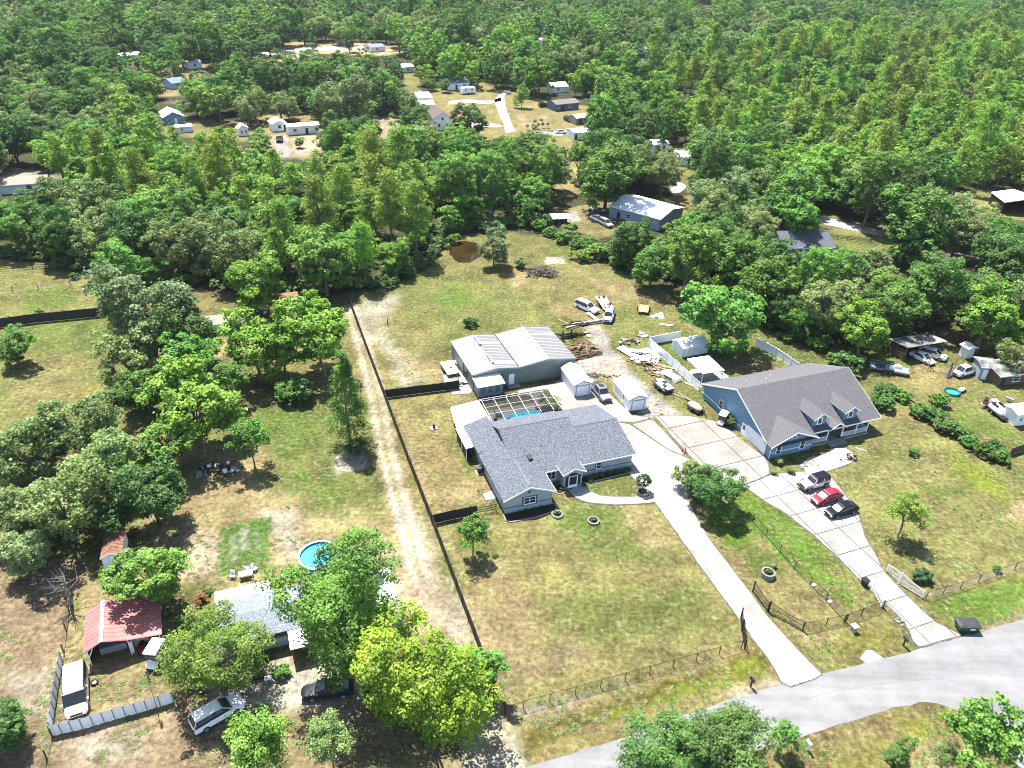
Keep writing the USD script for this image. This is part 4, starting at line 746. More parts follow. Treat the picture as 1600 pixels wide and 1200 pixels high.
# left side: window, door, garage door
window(BH, .45, 12.6, .9, 1.0, 1.6, 'left', rows=2)
dpt = BH.part('side_door', MB().bx(.36, .447, 5.4, 6.6, .05, 2.15), Wt); BH.part('pane', MB().bx(.345, .36, 5.75, 6.25, 1.1, 1.9), W['glass'], under=dpt)
gp_ = BH.part('garage_door', MB().bx(.38, .447, .7, 5.2, .05, 2.3), W['vinyl'])
for k in range(4):
    for j in range(6): BH.part('door_panel', MB().bx(.36, .38, .78 + j * .73, .78 + j * .73 + .66, .1 + k * .55, .1 + k * .55 + .48), W['vinyl'], under=gp_)
BH.part('garage_frame', MB().bx(.36, .447, .5, .697, 0, 2.45).bx(.36, .447, 5.203, 5.38, 0, 2.45).bx(.36, .447, .7, 5.2, 2.303, 2.45), Wt)
# dormers
for dx0, zt in ((10.3, 5.25), (16.3, 5.25)):
    yb = 1.0; hwid = 1.25
    dm = BH.part('dormer', MB().hull([(x, y, z) for y in (yb, 4.0) for x, z in ((dx0 - hwid, zb(yb) - .1), (dx0 + hwid, zb(yb) - .1), (dx0 + hwid, 4.55), (dx0 - hwid, 4.55))] + [(dx0, yb, zt - .15), (dx0, 4.6, zt - .15)]), Bw)
    for s in ([(dx0 - hwid - .35, yb - .45, 4.5), (dx0, yb - .45, zt + .2), (dx0, 5.9, zt + .2), (dx0 - hwid - .35, 4.0, 4.5)], [(dx0 + .003, yb - .45, zt + .2), (dx0 + hwid + .35, yb - .45, 4.5), (dx0 + hwid + .35, 4.0, 4.5), (dx0 + .003, 5.9, zt + .2)]): BH.part('dormer_roof', MB().slab(s, .12), Ds, under=dm)
    BH.part('dormer_window', MB().bx(dx0 - .5, dx0 + .5, yb - .06, yb - .003, 3.25, 4.5), Wt, under=dm); BH.part('dormer_pane', MB().bx(dx0 - .3, dx0 + .3, yb - .075, yb - .061, 3.42, 4.35), W['glass'], under=dm)
    m = MB()
    for a, b in (((dx0 - hwid - .35, 4.5), (dx0, zt + .2)), ((dx0, zt + .2), (dx0 + hwid + .35, 4.5))): m.hull([(x, y, z + q) for x, z in (a, b) for y in (yb - .48, yb - .453) for q in (-.15, .01)])
    BH.part('dormer_trim', m, Wt, under=dm)
# entry gable and porch
for s in ([(11.6, -.3, 2.62), (13.3, -.3, 3.55), (13.3, 2.2, 3.55), (11.6, .3, 2.62)], [(13.303, -.3, 3.55), (15.0, -.3, 2.62), (15.0, .3, 2.62), (13.303, 2.2, 3.55)]): BH.part('entry_roof', MB().slab(s, .12), Ds)
m = MB()
for a, b in (((11.6, 2.62), (13.3, 3.55)), ((13.3, 3.55), (15.0, 2.62))): m.hull([(x, y, z + q) for x, z in (a, b) for y in (-.34, -.303) for q in (-.15, .01)])
BH.part('entry_trim', m, Wt); BH.part('porch_floor', MB().bx(8.25, 20.0, -.2, 2.597, 0, .297), W['concrete']); BH.part('porch_beam', MB().bx(8.25, 20.2, .15, .3, 2.2, 2.45), Wt)
for x in (11.9, 14.8, 17.6, 19.9): BH.part('porch_post', MB().bx(x - .08, x + .08, .14, .3, .3, 2.2), Wt)
for x0_, x1_ in ((8.3, 11.8), (14.9, 17.5), (17.7, 19.8)):
    m = MB().bx(x0_, x1_, .19, .25, 1.1, 1.18).bx(x0_, x1_, .19, .25, .4, .46)
    for x in np.arange(x0_ + .1, x1_, .16): m.bx(x, x + .04, .2, .24, .46, 1.1)
    BH.part('porch_railing', m, Wt)
m = MB().bx(19.87, 19.93, .3, 2.5, 1.1, 1.18)
for y in np.arange(.35, 2.5, .16): m.bx(19.88, 19.92, y, y + .04, .3, 1.1)
BH.part('porch_railing', m, Wt)
for x in (9.9, 16.6): window(BH, x, 2.6, .95, 1.2, 1.3, rows=2)
BH.part('front_door', MB().bx(12.8, 13.8, 2.5, 2.597, .3, 2.4), W['navy']); BH.part('porch_step', MB().bx(11.8, 15.0, -1.2, -.203, 0, .17), W['concrete'])
for y, z, x in ((12.5, 4.9, 4.5), (11.5, 5.4, 7.5), (13.2, 4.7, 9.8)): BH.part('vent_pipe', MB().cyl((x, y, 2.6 + (rz_ - 2.6) * (rd - y) / ry + .15), .07, .5, 8), W['white'])

# --- low house at the lower left
lo_, lrz, _ = fr((343, 1011), (450, 985), 2.6)
LH = Thing('small_grey_house', 'low house with pale grey shingles and white lean-to roofs, half hidden by trees', 'house', (lo_[0], lo_[1], 0), lrz)
ld = lo(lo_, lrz, G(331, 943, 2.6))[1]; lw = 10.6
LH.part('front_wall', MB().bx(.2, lw - .2, .4, .55, 0, 2.5), W['pale_wall']); LH.part('back_wall', MB().bx(.2, lw - .2, ld - .5, ld - .35, 0, 2.5), W['pale_wall'])
for x in (.2, lw - .35): LH.part('gable_wall', MB().hull([(x + q, y, z) for q in (0, .15) for y, z in ((.553, 0), (ld - .503, 0), (ld - .503, 2.5), (ld / 2, 3.2), (.553, 2.5))]), W['pale_wall'])
LH.part('roof', MB().slab([(-.3, 0, 2.6), (lw, 0, 2.6), (lw, ld / 2, 3.35), (-.3, ld / 2, 3.35)], .15), W['blue_shingle2']); LH.part('roof', MB().slab([(-.3, ld / 2 + .003, 3.35), (lw, ld / 2 + .003, 3.35), (lw, ld, 2.6), (-.3, ld, 2.6)], .15), W['blue_shingle2'])
LH.part('rear_porch_roof', MB().slab([(-.3, ld - .2, 2.52), (5.7, ld - .2, 2.52), (5.7, ld + 2.0, 2.3), (-.3, ld + 2.0, 2.3)], .1), W['white_metal'])
for x in (-.1, 2.7, 5.5): LH.part('porch_post', MB().bx(x - .06, x + .06, ld + 1.8, ld + 1.92, 0, 2.2), W['white'])
LH.part('front_porch_roof', MB().slab([(7.0, -2.5, 2.35), (9.4, -2.5, 2.35), (9.4, -.03, 2.52), (7.0, -.03, 2.52)], .1), W['white_metal'])
for x in (7.2, 9.2): LH.part('porch_post', MB().bx(x - .06, x + .06, -2.4, -2.28, 0, 2.24), W['red'])
LH.part('front_gable_panel', MB().bx(4.8, 6.9, -.05, -.003, 1.9, 2.45), W['chrome'])
for x in (2.0, 4.5): window(LH, x, .4, .95, 1.2, 1.2, rows=2)
LH.part('front_door', MB().bx(7.9, 8.8, .34, .397, .05, 2.1), W['red'])
# red carport
co, crz, _ = fr((129.4, 1020), (205, 1000), 2.3); yb_ = lo(co, crz, G(140, 954, 2.3))[1]; rpk = lo(co, crz, G(161, 1005, 3.3))[0]
CP = Thing('red_carport', 'faded red metal carport with white ridge, open front and a lean-to on its right', 'carport', (co[0], co[1], 0), crz)
cw = lo(co, crz, G(198, 1002, 2.6))[0]; rw2 = lo(co, crz, G(252.5, 990.6, 2.1))[0]; yb_ = min(max(yb_, 4.6), 7.0); xk = cw * .45
prof = [(0, 2.3), (xk, 3.25), (cw, 2.55), (rw2, 2.05)]
for k, ((a, za), (b, zb2)) in enumerate(zip(prof[:-1], prof[1:])):
    CP.part('roof_sheet', MB().slab([(a, -.1, za), (b - .003, -.1, zb2), (b - .003, yb_, zb2), (a, yb_, za)], .07), W['red_roof'])
    CP.part('roof_seams', ribs(a + .02, b - .02, 0, yb_ - .1, lambda x, y, a=a, b=b, za=za, zc=zb2: za + (zc - za) * (x - a) / (b - a), 10, 'x', .03, .05), W['red_roof'])
CP.part('ridge_cap', MB().bx(xk - .18, xk + .18, -.12, yb_ + .02, 3.25, 3.31), W['white'])
for y in (.1, yb_ / 2, yb_ - .2):
    m = MB()
    for a, b in (((.35, 0), (.35, 2.2)), ((.35, 2.2), (xk, 3.1)), ((xk, 3.1), (cw, 2.4)), ((cw, 2.4), (cw, 0)), ((rw2 - .3, 0), (rw2 - .3, 1.9)), ((cw, 2.4), (rw2 - .3, 1.9)), ((.35, 1.2), (.9, 2.35))): m.tube([(a[0], y, a[1]), (b[0], y, b[1])], .05, 6)
    CP.part('frame', m, W['white'])
CP.part('back_wall', MB().bx(.4, rw2 - .4, yb_ - .18, yb_ - .12, 0, 2.0), W['dark_wood']); CP.part('side_wall', MB().bx(.3, .34, .3, yb_ - .2, 0, 2.0), W['dark_wood'])
CP.part('workbench', MB().bx(1.2, cw - .5, 1.2, 2.0, 0, .9), W['grey_metal']); CP.part('shelf', MB().bx(cw + .3, cw + 1.7, 1.0, 1.6, .0, 1.3), W['wood_pale']); CP.part('cabinet', MB().bx(cw - .1, cw + .25, .3, 1.0, 0, 1.7), W['vinyl'])
t = Thing('red_mower', 'small red ride-on mower under the lean-to of the red carport', 'mower', (*wo(co, crz, cw + 1.1, .25), 0), crz)
t.part('hood', MB().hull([(a * .28, b, z) for a in (-1, 1) for b, z in ((-.8, .35), (-.8, .7), (0, .85), (0, .35))]), W['red']); t.part('seat', MB().box((0, .45, .7), (.45, .4, .3), 0, .06), W['black_metal'])
for x in (-.35, .35):
    for y, r in ((-.55, .2), (.5, .28)): t.part('wheel', MB().cyl((x, y, r), r, .18, 12, axis='x'), W['tyre'])
# red-roofed shed
RS = gable_house('red_roof_shed', 'small white shed with rusty red roof under the big grey-green trees at left', 'shed', (164, 890.5), (194.5, 885), 4.6, 1.95, 2.5, 'white', 'rust', .12, 'y', door=[(1.2, .9, 'vinyl')], roofribs=8)
# brown shed and pale slab at the back of the left lots
gable_house('brown_shed', 'brown board shed with low reddish metal roof between trees at mid left', 'shed', (430, 486), (467, 482.5), 3.0, 2.3, 2.7, 'shed_brown', 'rust', .2, 'x', wins=[(4.4, 1.2, .7, .6)], roofribs=10, trim='rust')
gable_house('tan_roof_shed', 'long low building with a pale tan metal roof partly hidden by trees at mid left', 'shed', (326, 522), (383, 515), 3.6, 1.9, 2.3, 'vinyl', 'tan_roof', .25, 'x', roofribs=12, trim='vinyl')
# small sheds and shelter behind the blue house
gable_house('white_yard_shed', 'low white shed with pale blue shaded wall inside the vinyl-fenced yard', 'shed', (1065, 559), (1105, 551), 3.6, 1.9, 2.5, 'vinyl', 'white_metal', .12, 'x', door=[(1.0, .9, 'white')], roofribs=10)
so, srz, _ = fr((1098, 583.5), (1131, 578.5), 2.5)
SH = Thing('patio_shelter', 'flat white canopy on thin posts over a dark pad behind the blue house', 'canopy', (so[0], so[1], 0), srz)
SH.part('roof', MB().slab([(0, 0, 2.45), (4.4, 0, 2.45), (4.2, 5.2, 2.62), (-.2, 5.2, 2.62)], .12), W['white_metal']); SH.part('pad', MB().bx(-.3, 4.8, -.6, 5, 0, .05), W['concrete'])
for x, y in ((.15, .15), (4.2, .15), (.05, 5.0), (4.0, 5.0)): SH.part('post', MB().bx(x - .05, x + .05, y - .05, y + .05, .05, 2.4), W['white'])
# ------------------------------------------------------------ buildings farther off
W['teal_roof'] = mat('teal_roof', (.06, .17, .24), .6, var=.1); W['grey_roof'] = shingle('slate_shingles', (.11, .12, .15), (.16, .17, .21), (.22, .23, .27)); W['patchy_roof'] = mat('patchy_roof', (.12, .115, .11), .7, scale=.5, c2=(.52, .51, .5), detail=5)
FH = [
 ('long_white_building', 'long white-roofed building alone in the far left forest', 'building', (190, 97), (222, 94), 6, 2.8, 3.6, 'white', 'white_metal', 'x', [], [(6, .9, 1.2, 1.1), (2, .9, 1.2, 1.1)]),
 ('far_house', 'small white house above the teal-roofed one in the far left clearing', 'house', (296, 108), (316, 106), 6, 2.6, 3.4, 'white', 'white_metal', 'x', [], [(3, .9, 1.2, 1.1)]),
 ('far_house', 'teal-roofed house in the narrow clearing at far left', 'house', (270, 140), (292, 137), 8, 2.6, 3.9, 'pale_wall', 'teal_roof', 'x', [(2.5, 1.0, 'navy')], [(5, .9, 1.4, 1.2)]),
 ('far_house', 'far house with white roof and blue gable front at left', 'house', (257, 196), (289, 193), 9, 2.7, 4.4, 'blue_wall', 'white_metal', 'y', [(4.2, 1.0, 'white')], [(2, .9, 1.2, 1.2), (6.4, .9, 1.2, 1.2)]),
 ('lean_to', 'low white lean-to below the far blue-fronted house', 'shed', (276, 208), (301, 206), 3.2, 2.0, 2.4, 'vinyl', 'white_metal', 'x', [], [(2, .7, .8, .8)]),
 ('garden_shed', 'small white garden shed with two dark windows on the far left lawn', 'shed', (374, 213), (389, 211.5), 3, 2.7, 3.7, 'white', 'white_metal', 'y', [], [(1.0, .9, .7, 1.1), (2.5, .9, .7, 1.1)]),
 ('far_house', 'white house cut off by the left edge in the woods', 'house', (-14, 245), (8, 243), 6, 2.6, 3.4, 'white', 'white_metal', 'x', [], [(3, .9, 1.2, 1.1)]),
 ('long_tan_house', 'long low house with tan roof at the left edge beyond the pasture', 'house', (-24, 306), (76, 299), 7, 2.5, 3.6, 'white', 'tan_roof', 'x', [(15, 1.0, 'navy')], [(11, .9, 1.4, 1.2), (18, .9, 1.2, 1.2)]),
 ('white_garage', 'white gabled garage beside the far mobile home', 'garage', (427, 206), (449, 204), 6, 2.6, 3.8, 'white', 'white_metal', 'y', [(4.4, 1.0, 'navy')], [(2.4, 1.0, 1.2, 1.2)]),
 ('mobile_home', 'long white mobile home right of the far white garage', 'mobile home', (451, 211.5), (499, 208), 4.6, 2.9, 3.4, 'white', 'white_metal', 'x', [(6.5, .9, 'navy')], [(2.4, 1.0, 1.3, 1.1), (10, 1.0, 1.3, 1.1)]),
 ('far_house', 'tall white house with brown shingle roof in the far middle', 'house', (677, 203.5), (706, 202), 10, 4.3, 6.3, 'white', 'brown_shingle', 'y', [], [(2.2, 1.0, 1.0, 1.2), (5.2, 1.0, 1.0, 1.2), (3.6, 3.4, 1.0, 1.1)]),
 ('white_barn', 'upper of the two white metal barns behind the tall white far house', 'barn', (654, 165), (675, 163.5), 9, 3.0, 4.2, 'white', 'white_metal', 'x', [], [(3, 1, 1.2, 1)]),
 ('white_barn', 'lower of the two white metal barns left of the tall white far house', 'barn', (658, 175.5), (679, 174), 6, 2.8, 3.8, 'vinyl', 'white_metal', 'x', [], [(3, 1, 1.2, 1)]),
 ('far_house', 'small white house between trees above the far lawn strip', 'house', (629, 114), (647, 112.5), 7, 2.6, 3.6, 'white', 'white_metal', 'x', [], [(3, .9, 1.2, 1.1)]),
 ('far_house', 'grey-roofed white house behind the parked camper by the pale road', 'house', (704, 141), (733, 138.5), 9, 2.7, 4.2, 'white', 'blue_shingle2', 'x', [(3, 1, 'navy')], [(7, .9, 1.4, 1.2)]),
 ('dark_shed', 'small dark shed in the fenced far dirt yard', 'shed', (601, 166), (614, 165), 3, 2.1, 2.6, 'shed_brown', 'grey_roof', 'x', [], [(2, .8, .7, .8)]),
 ('far_house', 'low grey-roofed house on the farthest tan field', 'house', (580, 82), (602, 80), 8, 2.6, 3.6, 'vinyl', 'blue_shingle2', 'x', [], [(4, .9, 1.4, 1.1)]),
 ('far_house', 'slate blue house with low brown roof right of the pale far road', 'house', (868, 174), (904, 170.5), 7, 2.8, 3.7, 'blue_wall2', 'tan_roof2', 'x', [(3.5, .9, 'navy')], [(7, .9, 1.5, 1.2), (1.4, .9, 1.0, 1.2)]),
 ('porch_house', 'small house with open brown porch right of the far young orchard', 'house', (900, 195), (918, 193), 5, 2.5, 3.3, 'wood_pale', 'white_metal', 'x', [(2, .9, 'navy')], [(4, .9, 1.0, 1.1)]),
 ('far_house', 'white house with a dark side door, lowest by the far side road', 'house', (896, 219.5), (922, 217.5), 6, 2.7, 3.4, 'white', 'white_metal', 'x', [(1.0, .9, 'navy')], [(4.2, .9, 1.2, 1.2)]),
 ('far_house', 'house with only its white roof showing above the slate blue house', 'house', (863, 145.5), (887, 144), 7, 2.6, 3.9, 'white', 'white_metal', 'x', [], [(3, .9, 1.2, 1.1)]),
 ('far_house', 'white house left of the white barn pair in the right woods', 'house', (1015, 238.5), (1044, 236.5), 6, 2.7, 3.3, 'white', 'white_metal', 'x', [], [(2.4, .9, 1.2, 1.2), (5.5, .9, 1.2, 1.2)]),
 ('far_house', 'white house with grey porch at the foot of the upper right wood', 'house', (1050, 257), (1079, 261), 7, 2.9, 3.9, 'white', 'white_metal', 'x', [(5.5, .9, 'navy')], [(2, .9, 1.2, 1.2)]),
 ('white_barn_house', 'big white-roofed barn-like building with pale blue end wall beyond the back field', 'barn', (951, 339), (1029, 361), 12.5, 3.2, 4.4, 'pale_blue', 'white_metal', 'x', [(3, 1, 'navy')], [(6, 1.0, 1.4, 1.2), (11, 1.0, 1.4, 1.2)]),
 ('slate_roof_house', 'house with slate grey roof showing above trees behind the blue house', 'house', (1222, 404), (1300, 403), 11, 2.8, 4.9, 'pale_wall', 'grey_roof', 'x', [(4, 1, 'navy')], [(8, .9, 1.4, 1.2)]),
 ('blue_metal_shed', 'pale blue metal shed at the right edge below the yellowish tree', 'shed', (1527, 592), (1553, 594.5), 3.4, 2.6, 2.9, 'pale_blue', 'patchy_roof', 'x', [(.9, .8, 'vinyl')], []),
 ('rusty_roof_shed', 'low open-fronted shed with dark patchy roof at the right edge', 'shed', (1556, 604), (1632, 594), 5, 2.2, 2.8, 'shed_brown', 'patchy_roof', 'x', [(1.2, .9, 'dark_wood')], [(4, .6, 1.6, 1.1)]),
 ('grey_box_shed', 'pale grey box shed at the right edge beside the jet ski trailer', 'shed', (1583, 666), (1618, 662), 2.6, 2.4, 2.7, 'vinyl', 'white_metal', 'x', [], [(1.0, .9, .6, .7)]),
 ('white_tool_shed', 'narrow white tool shed between the swing frame and the yellowish tree', 'shed', (1507, 561), (1519, 559), 1.6, 2.3, 2.6, 'white', 'white_metal', 'y', [(.6, .7, 'vinyl')], []),
 ('far_shed', 'tiny white roof among the trees right of the far pale field', 'shed', (845, 70), (859, 69), 6, 2.6, 3.4, 'white', 'white_metal', 'x', [], [(2, .9, 1, 1)]),
 ('far_house', 'upper white house glimpsed in the forest right of centre near the top', 'house', (999, 85), (1011, 84), 6, 2.6, 3.4, 'white', 'white_metal', 'x', [], [(2, .9, 1, 1)]),
 ('far_house', 'lower white house glimpsed in the forest right of centre near the top', 'house', (996, 106), (1009, 105), 6, 2.6, 3.4, 'vinyl', 'blue_shingle2', 'x', [], [(2, .9, 1, 1)]),
]
W['pale_blue'] = mat('pale_blue_metal', (.36, .45, .54), .6, var=.06); W['blue_wall2'] = mat('slate_blue_wall', (.15, .21, .30), .8, var=.08); W['tan_roof2'] = mat('brown_grey_roof', (.22, .19, .17), .85, var=.12, scale=2)
for nm, lab, cat, pa, pb, d, e, rdg, wl, rf, ax, dr, wn in FH:
    gable_house(nm, lab, cat, pa, pb, d, e, rdg, wl, rf, .3, ax, door=dr or None, wins=wn, roofribs=0)
gable_house('dark_carport', 'tall metal carport with white roof and dark open front at the right edge', 'carport', (1564, 334), (1626, 338), 9, 3.4, 4.6, 'black_metal', 'white_metal', .25, 'y', open_front=True, roofribs=10)
# flat canopy in the yard of the white barn-like building
def canopy(name, label, cat, pa, pb, depth, h0, h1, roof, walls=None, posts='grey_metal'):
    o, rz, w = fr(pa, pb); t = Thing(name, label, cat, (o[0], o[1], 0), rz)
    t.part('roof', MB().slab([(-.2, -.2, h0), (w + .2, -.2, h0), (w + .2, depth, h1), (-.2, depth, h1)], .1), W[roof])
    t.part('roof_seams', ribs(-.15, w + .15, -.15, depth - .05, lambda x, y: h0 + (h1 - h0) * (y + .2) / (depth + .2), 8), W[roof])
    for x in np.linspace(.1, w - .1, 4):
        for y in (.1, depth - .2): t.part('post', MB().bx(x - .06, x + .06, y - .06, y + .06, 0, h0 - .12 + (h1 - h0) * y / depth), W[posts])
    if walls: t.part('back_wall', MB().bx(0, w, depth - .12, depth - .05, 0, min(h0, h1) - .12), W[walls]); t.part('side_wall', MB().bx(-.1, -.03, .2, depth - .15, 0, min(h0, h1) - .12), W[walls])
    return t
canopy('yard_canopy', 'low pale canopy in the yard left of the white barn-like building', 'canopy', (864, 354), (891, 353), 3.5, 2.1, 2.3, 'white_metal', 'black_metal')
canopy('open_shed', 'open-fronted wooden shed with patchy white metal roof in front of trees at right', 'shed', (1411, 565), (1470, 555), 4.6, 3.1, 2.5, 'patchy_roof', 'wood_dark', 'wood')
# ------------------------------------------------------------ vegetation
LEAF = {
    'oak': leafmat('leaf_oak', (.028, .064, .014), (.076, .146, .028)),
    'mid': leafmat('leaf_mid', (.040, .094, .015), (.106, .206, .032)),
    'bright': leafmat('leaf_bright', (.060, .124, .015), (.156, .256, .032)),
    'yellow': leafmat('leaf_yellow', (.076, .142, .012), (.222, .325, .026)),
    'olive': leafmat('leaf_olive', (.068, .098, .032), (.185, .240, .080)),
    'grey': leafmat('leaf_grey', (.080, .110, .046), (.210, .265, .108)),
    'cypress': leafmat('leaf_cypress', (.066, .108, .016), (.200, .255, .034), rnd=.25, hue=.022),
    'deep': leafmat('leaf_deep', (.030, .078, .012), (.092, .185, .026)),
    'pine': leafmat('leaf_pine', (.018, .044, .016), (.052, .100, .032)),
    'olivey': leafmat('leaf_olive_bright', (.062, .108, .018), (.172, .262, .045)),
}
def leaf_quads(rng, cen, rad, per, size, up=.38, jit=.42, fill=.35, droop=0.0):
    """leaf sprays on the shells of many small clumps: (vertices, quads)"""
    cen = np.repeat(cen, per, 0); rad = np.repeat(rad, per, 0); n = len(cen)
    d = rng.normal(size=(n, 3)); d /= np.linalg.norm(d, axis=1)[:, None]
    low = d[:, 2] < -.35; d[low, 2] *= -1
    rr = np.where(rng.random(n) < fill, rng.uniform(.35, .9, n), rng.uniform(.85, 1.15, n)); st = rng.random(n) < .09; rr = np.where(st, rng.uniform(1.1, 1.55, n), rr)
    p = cen + d * (rad * rr[:, None] if rad.ndim == 2 else (rad * rr)[:, None])
    nn = d + rng.normal(size=(n, 3)) * jit; nn[:, 2] += up; nn /= np.linalg.norm(nn, axis=1)[:, None]
    a = np.cross(nn, rng.normal(size=(n, 3))); a /= np.linalg.norm(a, axis=1)[:, None]; b = np.cross(nn, a)
    s = size * rng.uniform(.6, 1.3, n); w = s * rng.uniform(.45, .8, n)
    v = np.stack([p - a * s[:, None], p - b * w[:, None] + nn * (s * .12)[:, None], p + a * s[:, None] - np.array([0, 0, 1.0]) * (droop * s)[:, None], p + b * w[:, None] + nn * (s * .12)[:, None]], 1)
    v[:, :, 2] = v[:, :, 2] * .78 + cen[:, None, 2] * .22   # sprays lie flatter than they are wide
    return v.reshape(-1, 3), np.arange(n * 4).reshape(-1, 4)
def crown_points(rng, kind, n, hero=False, gap=None):
    """clump centres and radii of a crown of radius 1 (z from the ground); returns centres, radii, crown centre height, trunk top"""
    if kind == 'cone':
        z = rng.uniform(0, 1, n) ** 1.15; r = (1 - z) ** .75 * .9 + .05; a = rng.uniform(0, 2 * math.pi, n); q = rng.uniform(.55, 1, n) * r
        return np.stack([q * np.cos(a), q * np.sin(a), .7 + z * 3.9], 1), rng.uniform(.20, .34, n) * (.55 + .5 * (1 - z)), 2.1, 3.6
    if kind == 'cypress':
        z = rng.uniform(0, 1, n); r = np.sin(np.clip(z * 1.05 + .12, 0, 1) * math.pi * .80 + .35) ** .8 * .85; a = rng.uniform(0, 2 * math.pi, n); q = rng.uniform(.35, 1, n) * r
        return np.stack([q * np.cos(a), q * np.sin(a), 1.4 + z * 3.0], 1), rng.uniform(.24, .42, n), 3.0, 3.6
    ax = {'round': (1, 1, .98, 1.05), 'tall': (1, 1, 1.4, 1.5), 'flat': (1, 1, .78, .92), 'bush': (1, 1, .75, .55), 'open': (1, 1, 1.05, 1.6), 'ball': (1, 1, 1, 1.55)}[kind]
    if kind in ('open', 'ball'):
        d = rng.normal(size=(n * 3, 3)); d /= np.linalg.norm(d, axis=1)[:, None]; d = d[d[:, 2] > -.55][:n]; k = len(d)
        q = rng.uniform(.25, .95, k) * (1 + .3 * (meshkit.noise(d * 1.7 + rng.uniform(0, 50, 3), 3) - .5) * 2) if kind == 'open' else rng.uniform(.7, .88, k)
    else:   # several big lobes, the clumps sit on their joint outline
        nl = (13 if hero else 8) if kind != 'bush' else 5; lc = rng.normal(size=(nl, 3)); lc /= np.linalg.norm(lc, axis=1)[:, None]; lc[:, 2] = (np.linspace(-.72, .95, nl) if kind != 'bush' else np.abs(lc[:, 2]) * .9 - .2); lc *= rng.uniform(.42, .74, nl)[:, None]; lr = rng.uniform(.28, .50, nl)
        lc = np.vstack([lc, [[0, 0, .05]]]); lr = np.append(lr, .55); li = rng.integers(0, nl + 1, n * 8); u = rng.normal(size=(n * 8, 3)); u /= np.linalg.norm(u, axis=1)[:, None]
        p_ = lc[li] + u * (lr[li] * rng.uniform(.86, 1.0, n * 8))[:, None]; dist = np.linalg.norm(p_[:, None] - lc[None], axis=2) / lr[None]
        ok = (dist > .80).all(1) & (p_[:, 2] > (-.85 if kind != 'bush' else -.35)); p_ = p_[ok]; keep_ = []
        for i_ in range(len(p_)):   # spread the clumps evenly over the outline
            if all(np.linalg.norm(p_[i_] - p_[j_]) > (.14 if hero else .175) for j_ in keep_): keep_.append(i_)
            if len(keep_) >= n: break
        d = p_[keep_]; d = d[meshkit.noise(d * 2.3 + rng.uniform(0, 50, 3), 4) > (gap or ((.26 if hero else .29) if kind != 'bush' else .2))]; k = len(d)
        q = 1 + (meshkit.noise(d * 3.1 + rng.uniform(0, 50, 3), 6) - .5) * (.62 if kind != 'bush' else .4)
    c = d * q[:, None] * np.array(ax[:3]); c[:, 2] += ax[3]
    r = rng.uniform(.10, .17, k) if hero else rng.uniform(.11, .205, k) if kind != 'open' else rng.uniform(.13, .24, k)
    return c, r, ax[3], ax[3] - .1
PROTO = {}
def crown_mesh(seed, kind, n, per, size, gap=None, **kw):
    rng = np.random.default_rng(seed); c, r, zc, zt = crown_points(rng, kind, n, n > 200, gap)
    v, f = leaf_quads(rng, c, r, per, size, **kw); v[:, 2] = np.maximum(v[:, 2], .02); return v, f, c, r, zc, zt
def trunk_mesh(seed, c, zc, zt, r0, limbs=9):
    rng = np.random.default_rng(seed); m = MB(); w = rng.normal(size=(4, 2)) * .03; h = np.linspace(-.03, zt, 5)
    pts = np.array([(0, 0, h[0])] + [(w[i, 0] * i, w[i, 1] * i, h[i + 1]) for i in range(4)]); m.tube(pts, np.linspace(r0 * 1.25, r0 * .35, 5), 7)
    for k in rng.choice(len(c), min(limbs, len(c)), False):
        q = rng.uniform(.3, .85); a = pts[0] * (1 - q) + pts[-1] * q; b = c[k]; mid = (a + b) / 2 + np.array([0, 0, .08]); m.tube([a, mid, b], [r0 * .5, r0 * .32, r0 * .1], 5, cap=False)
    return m
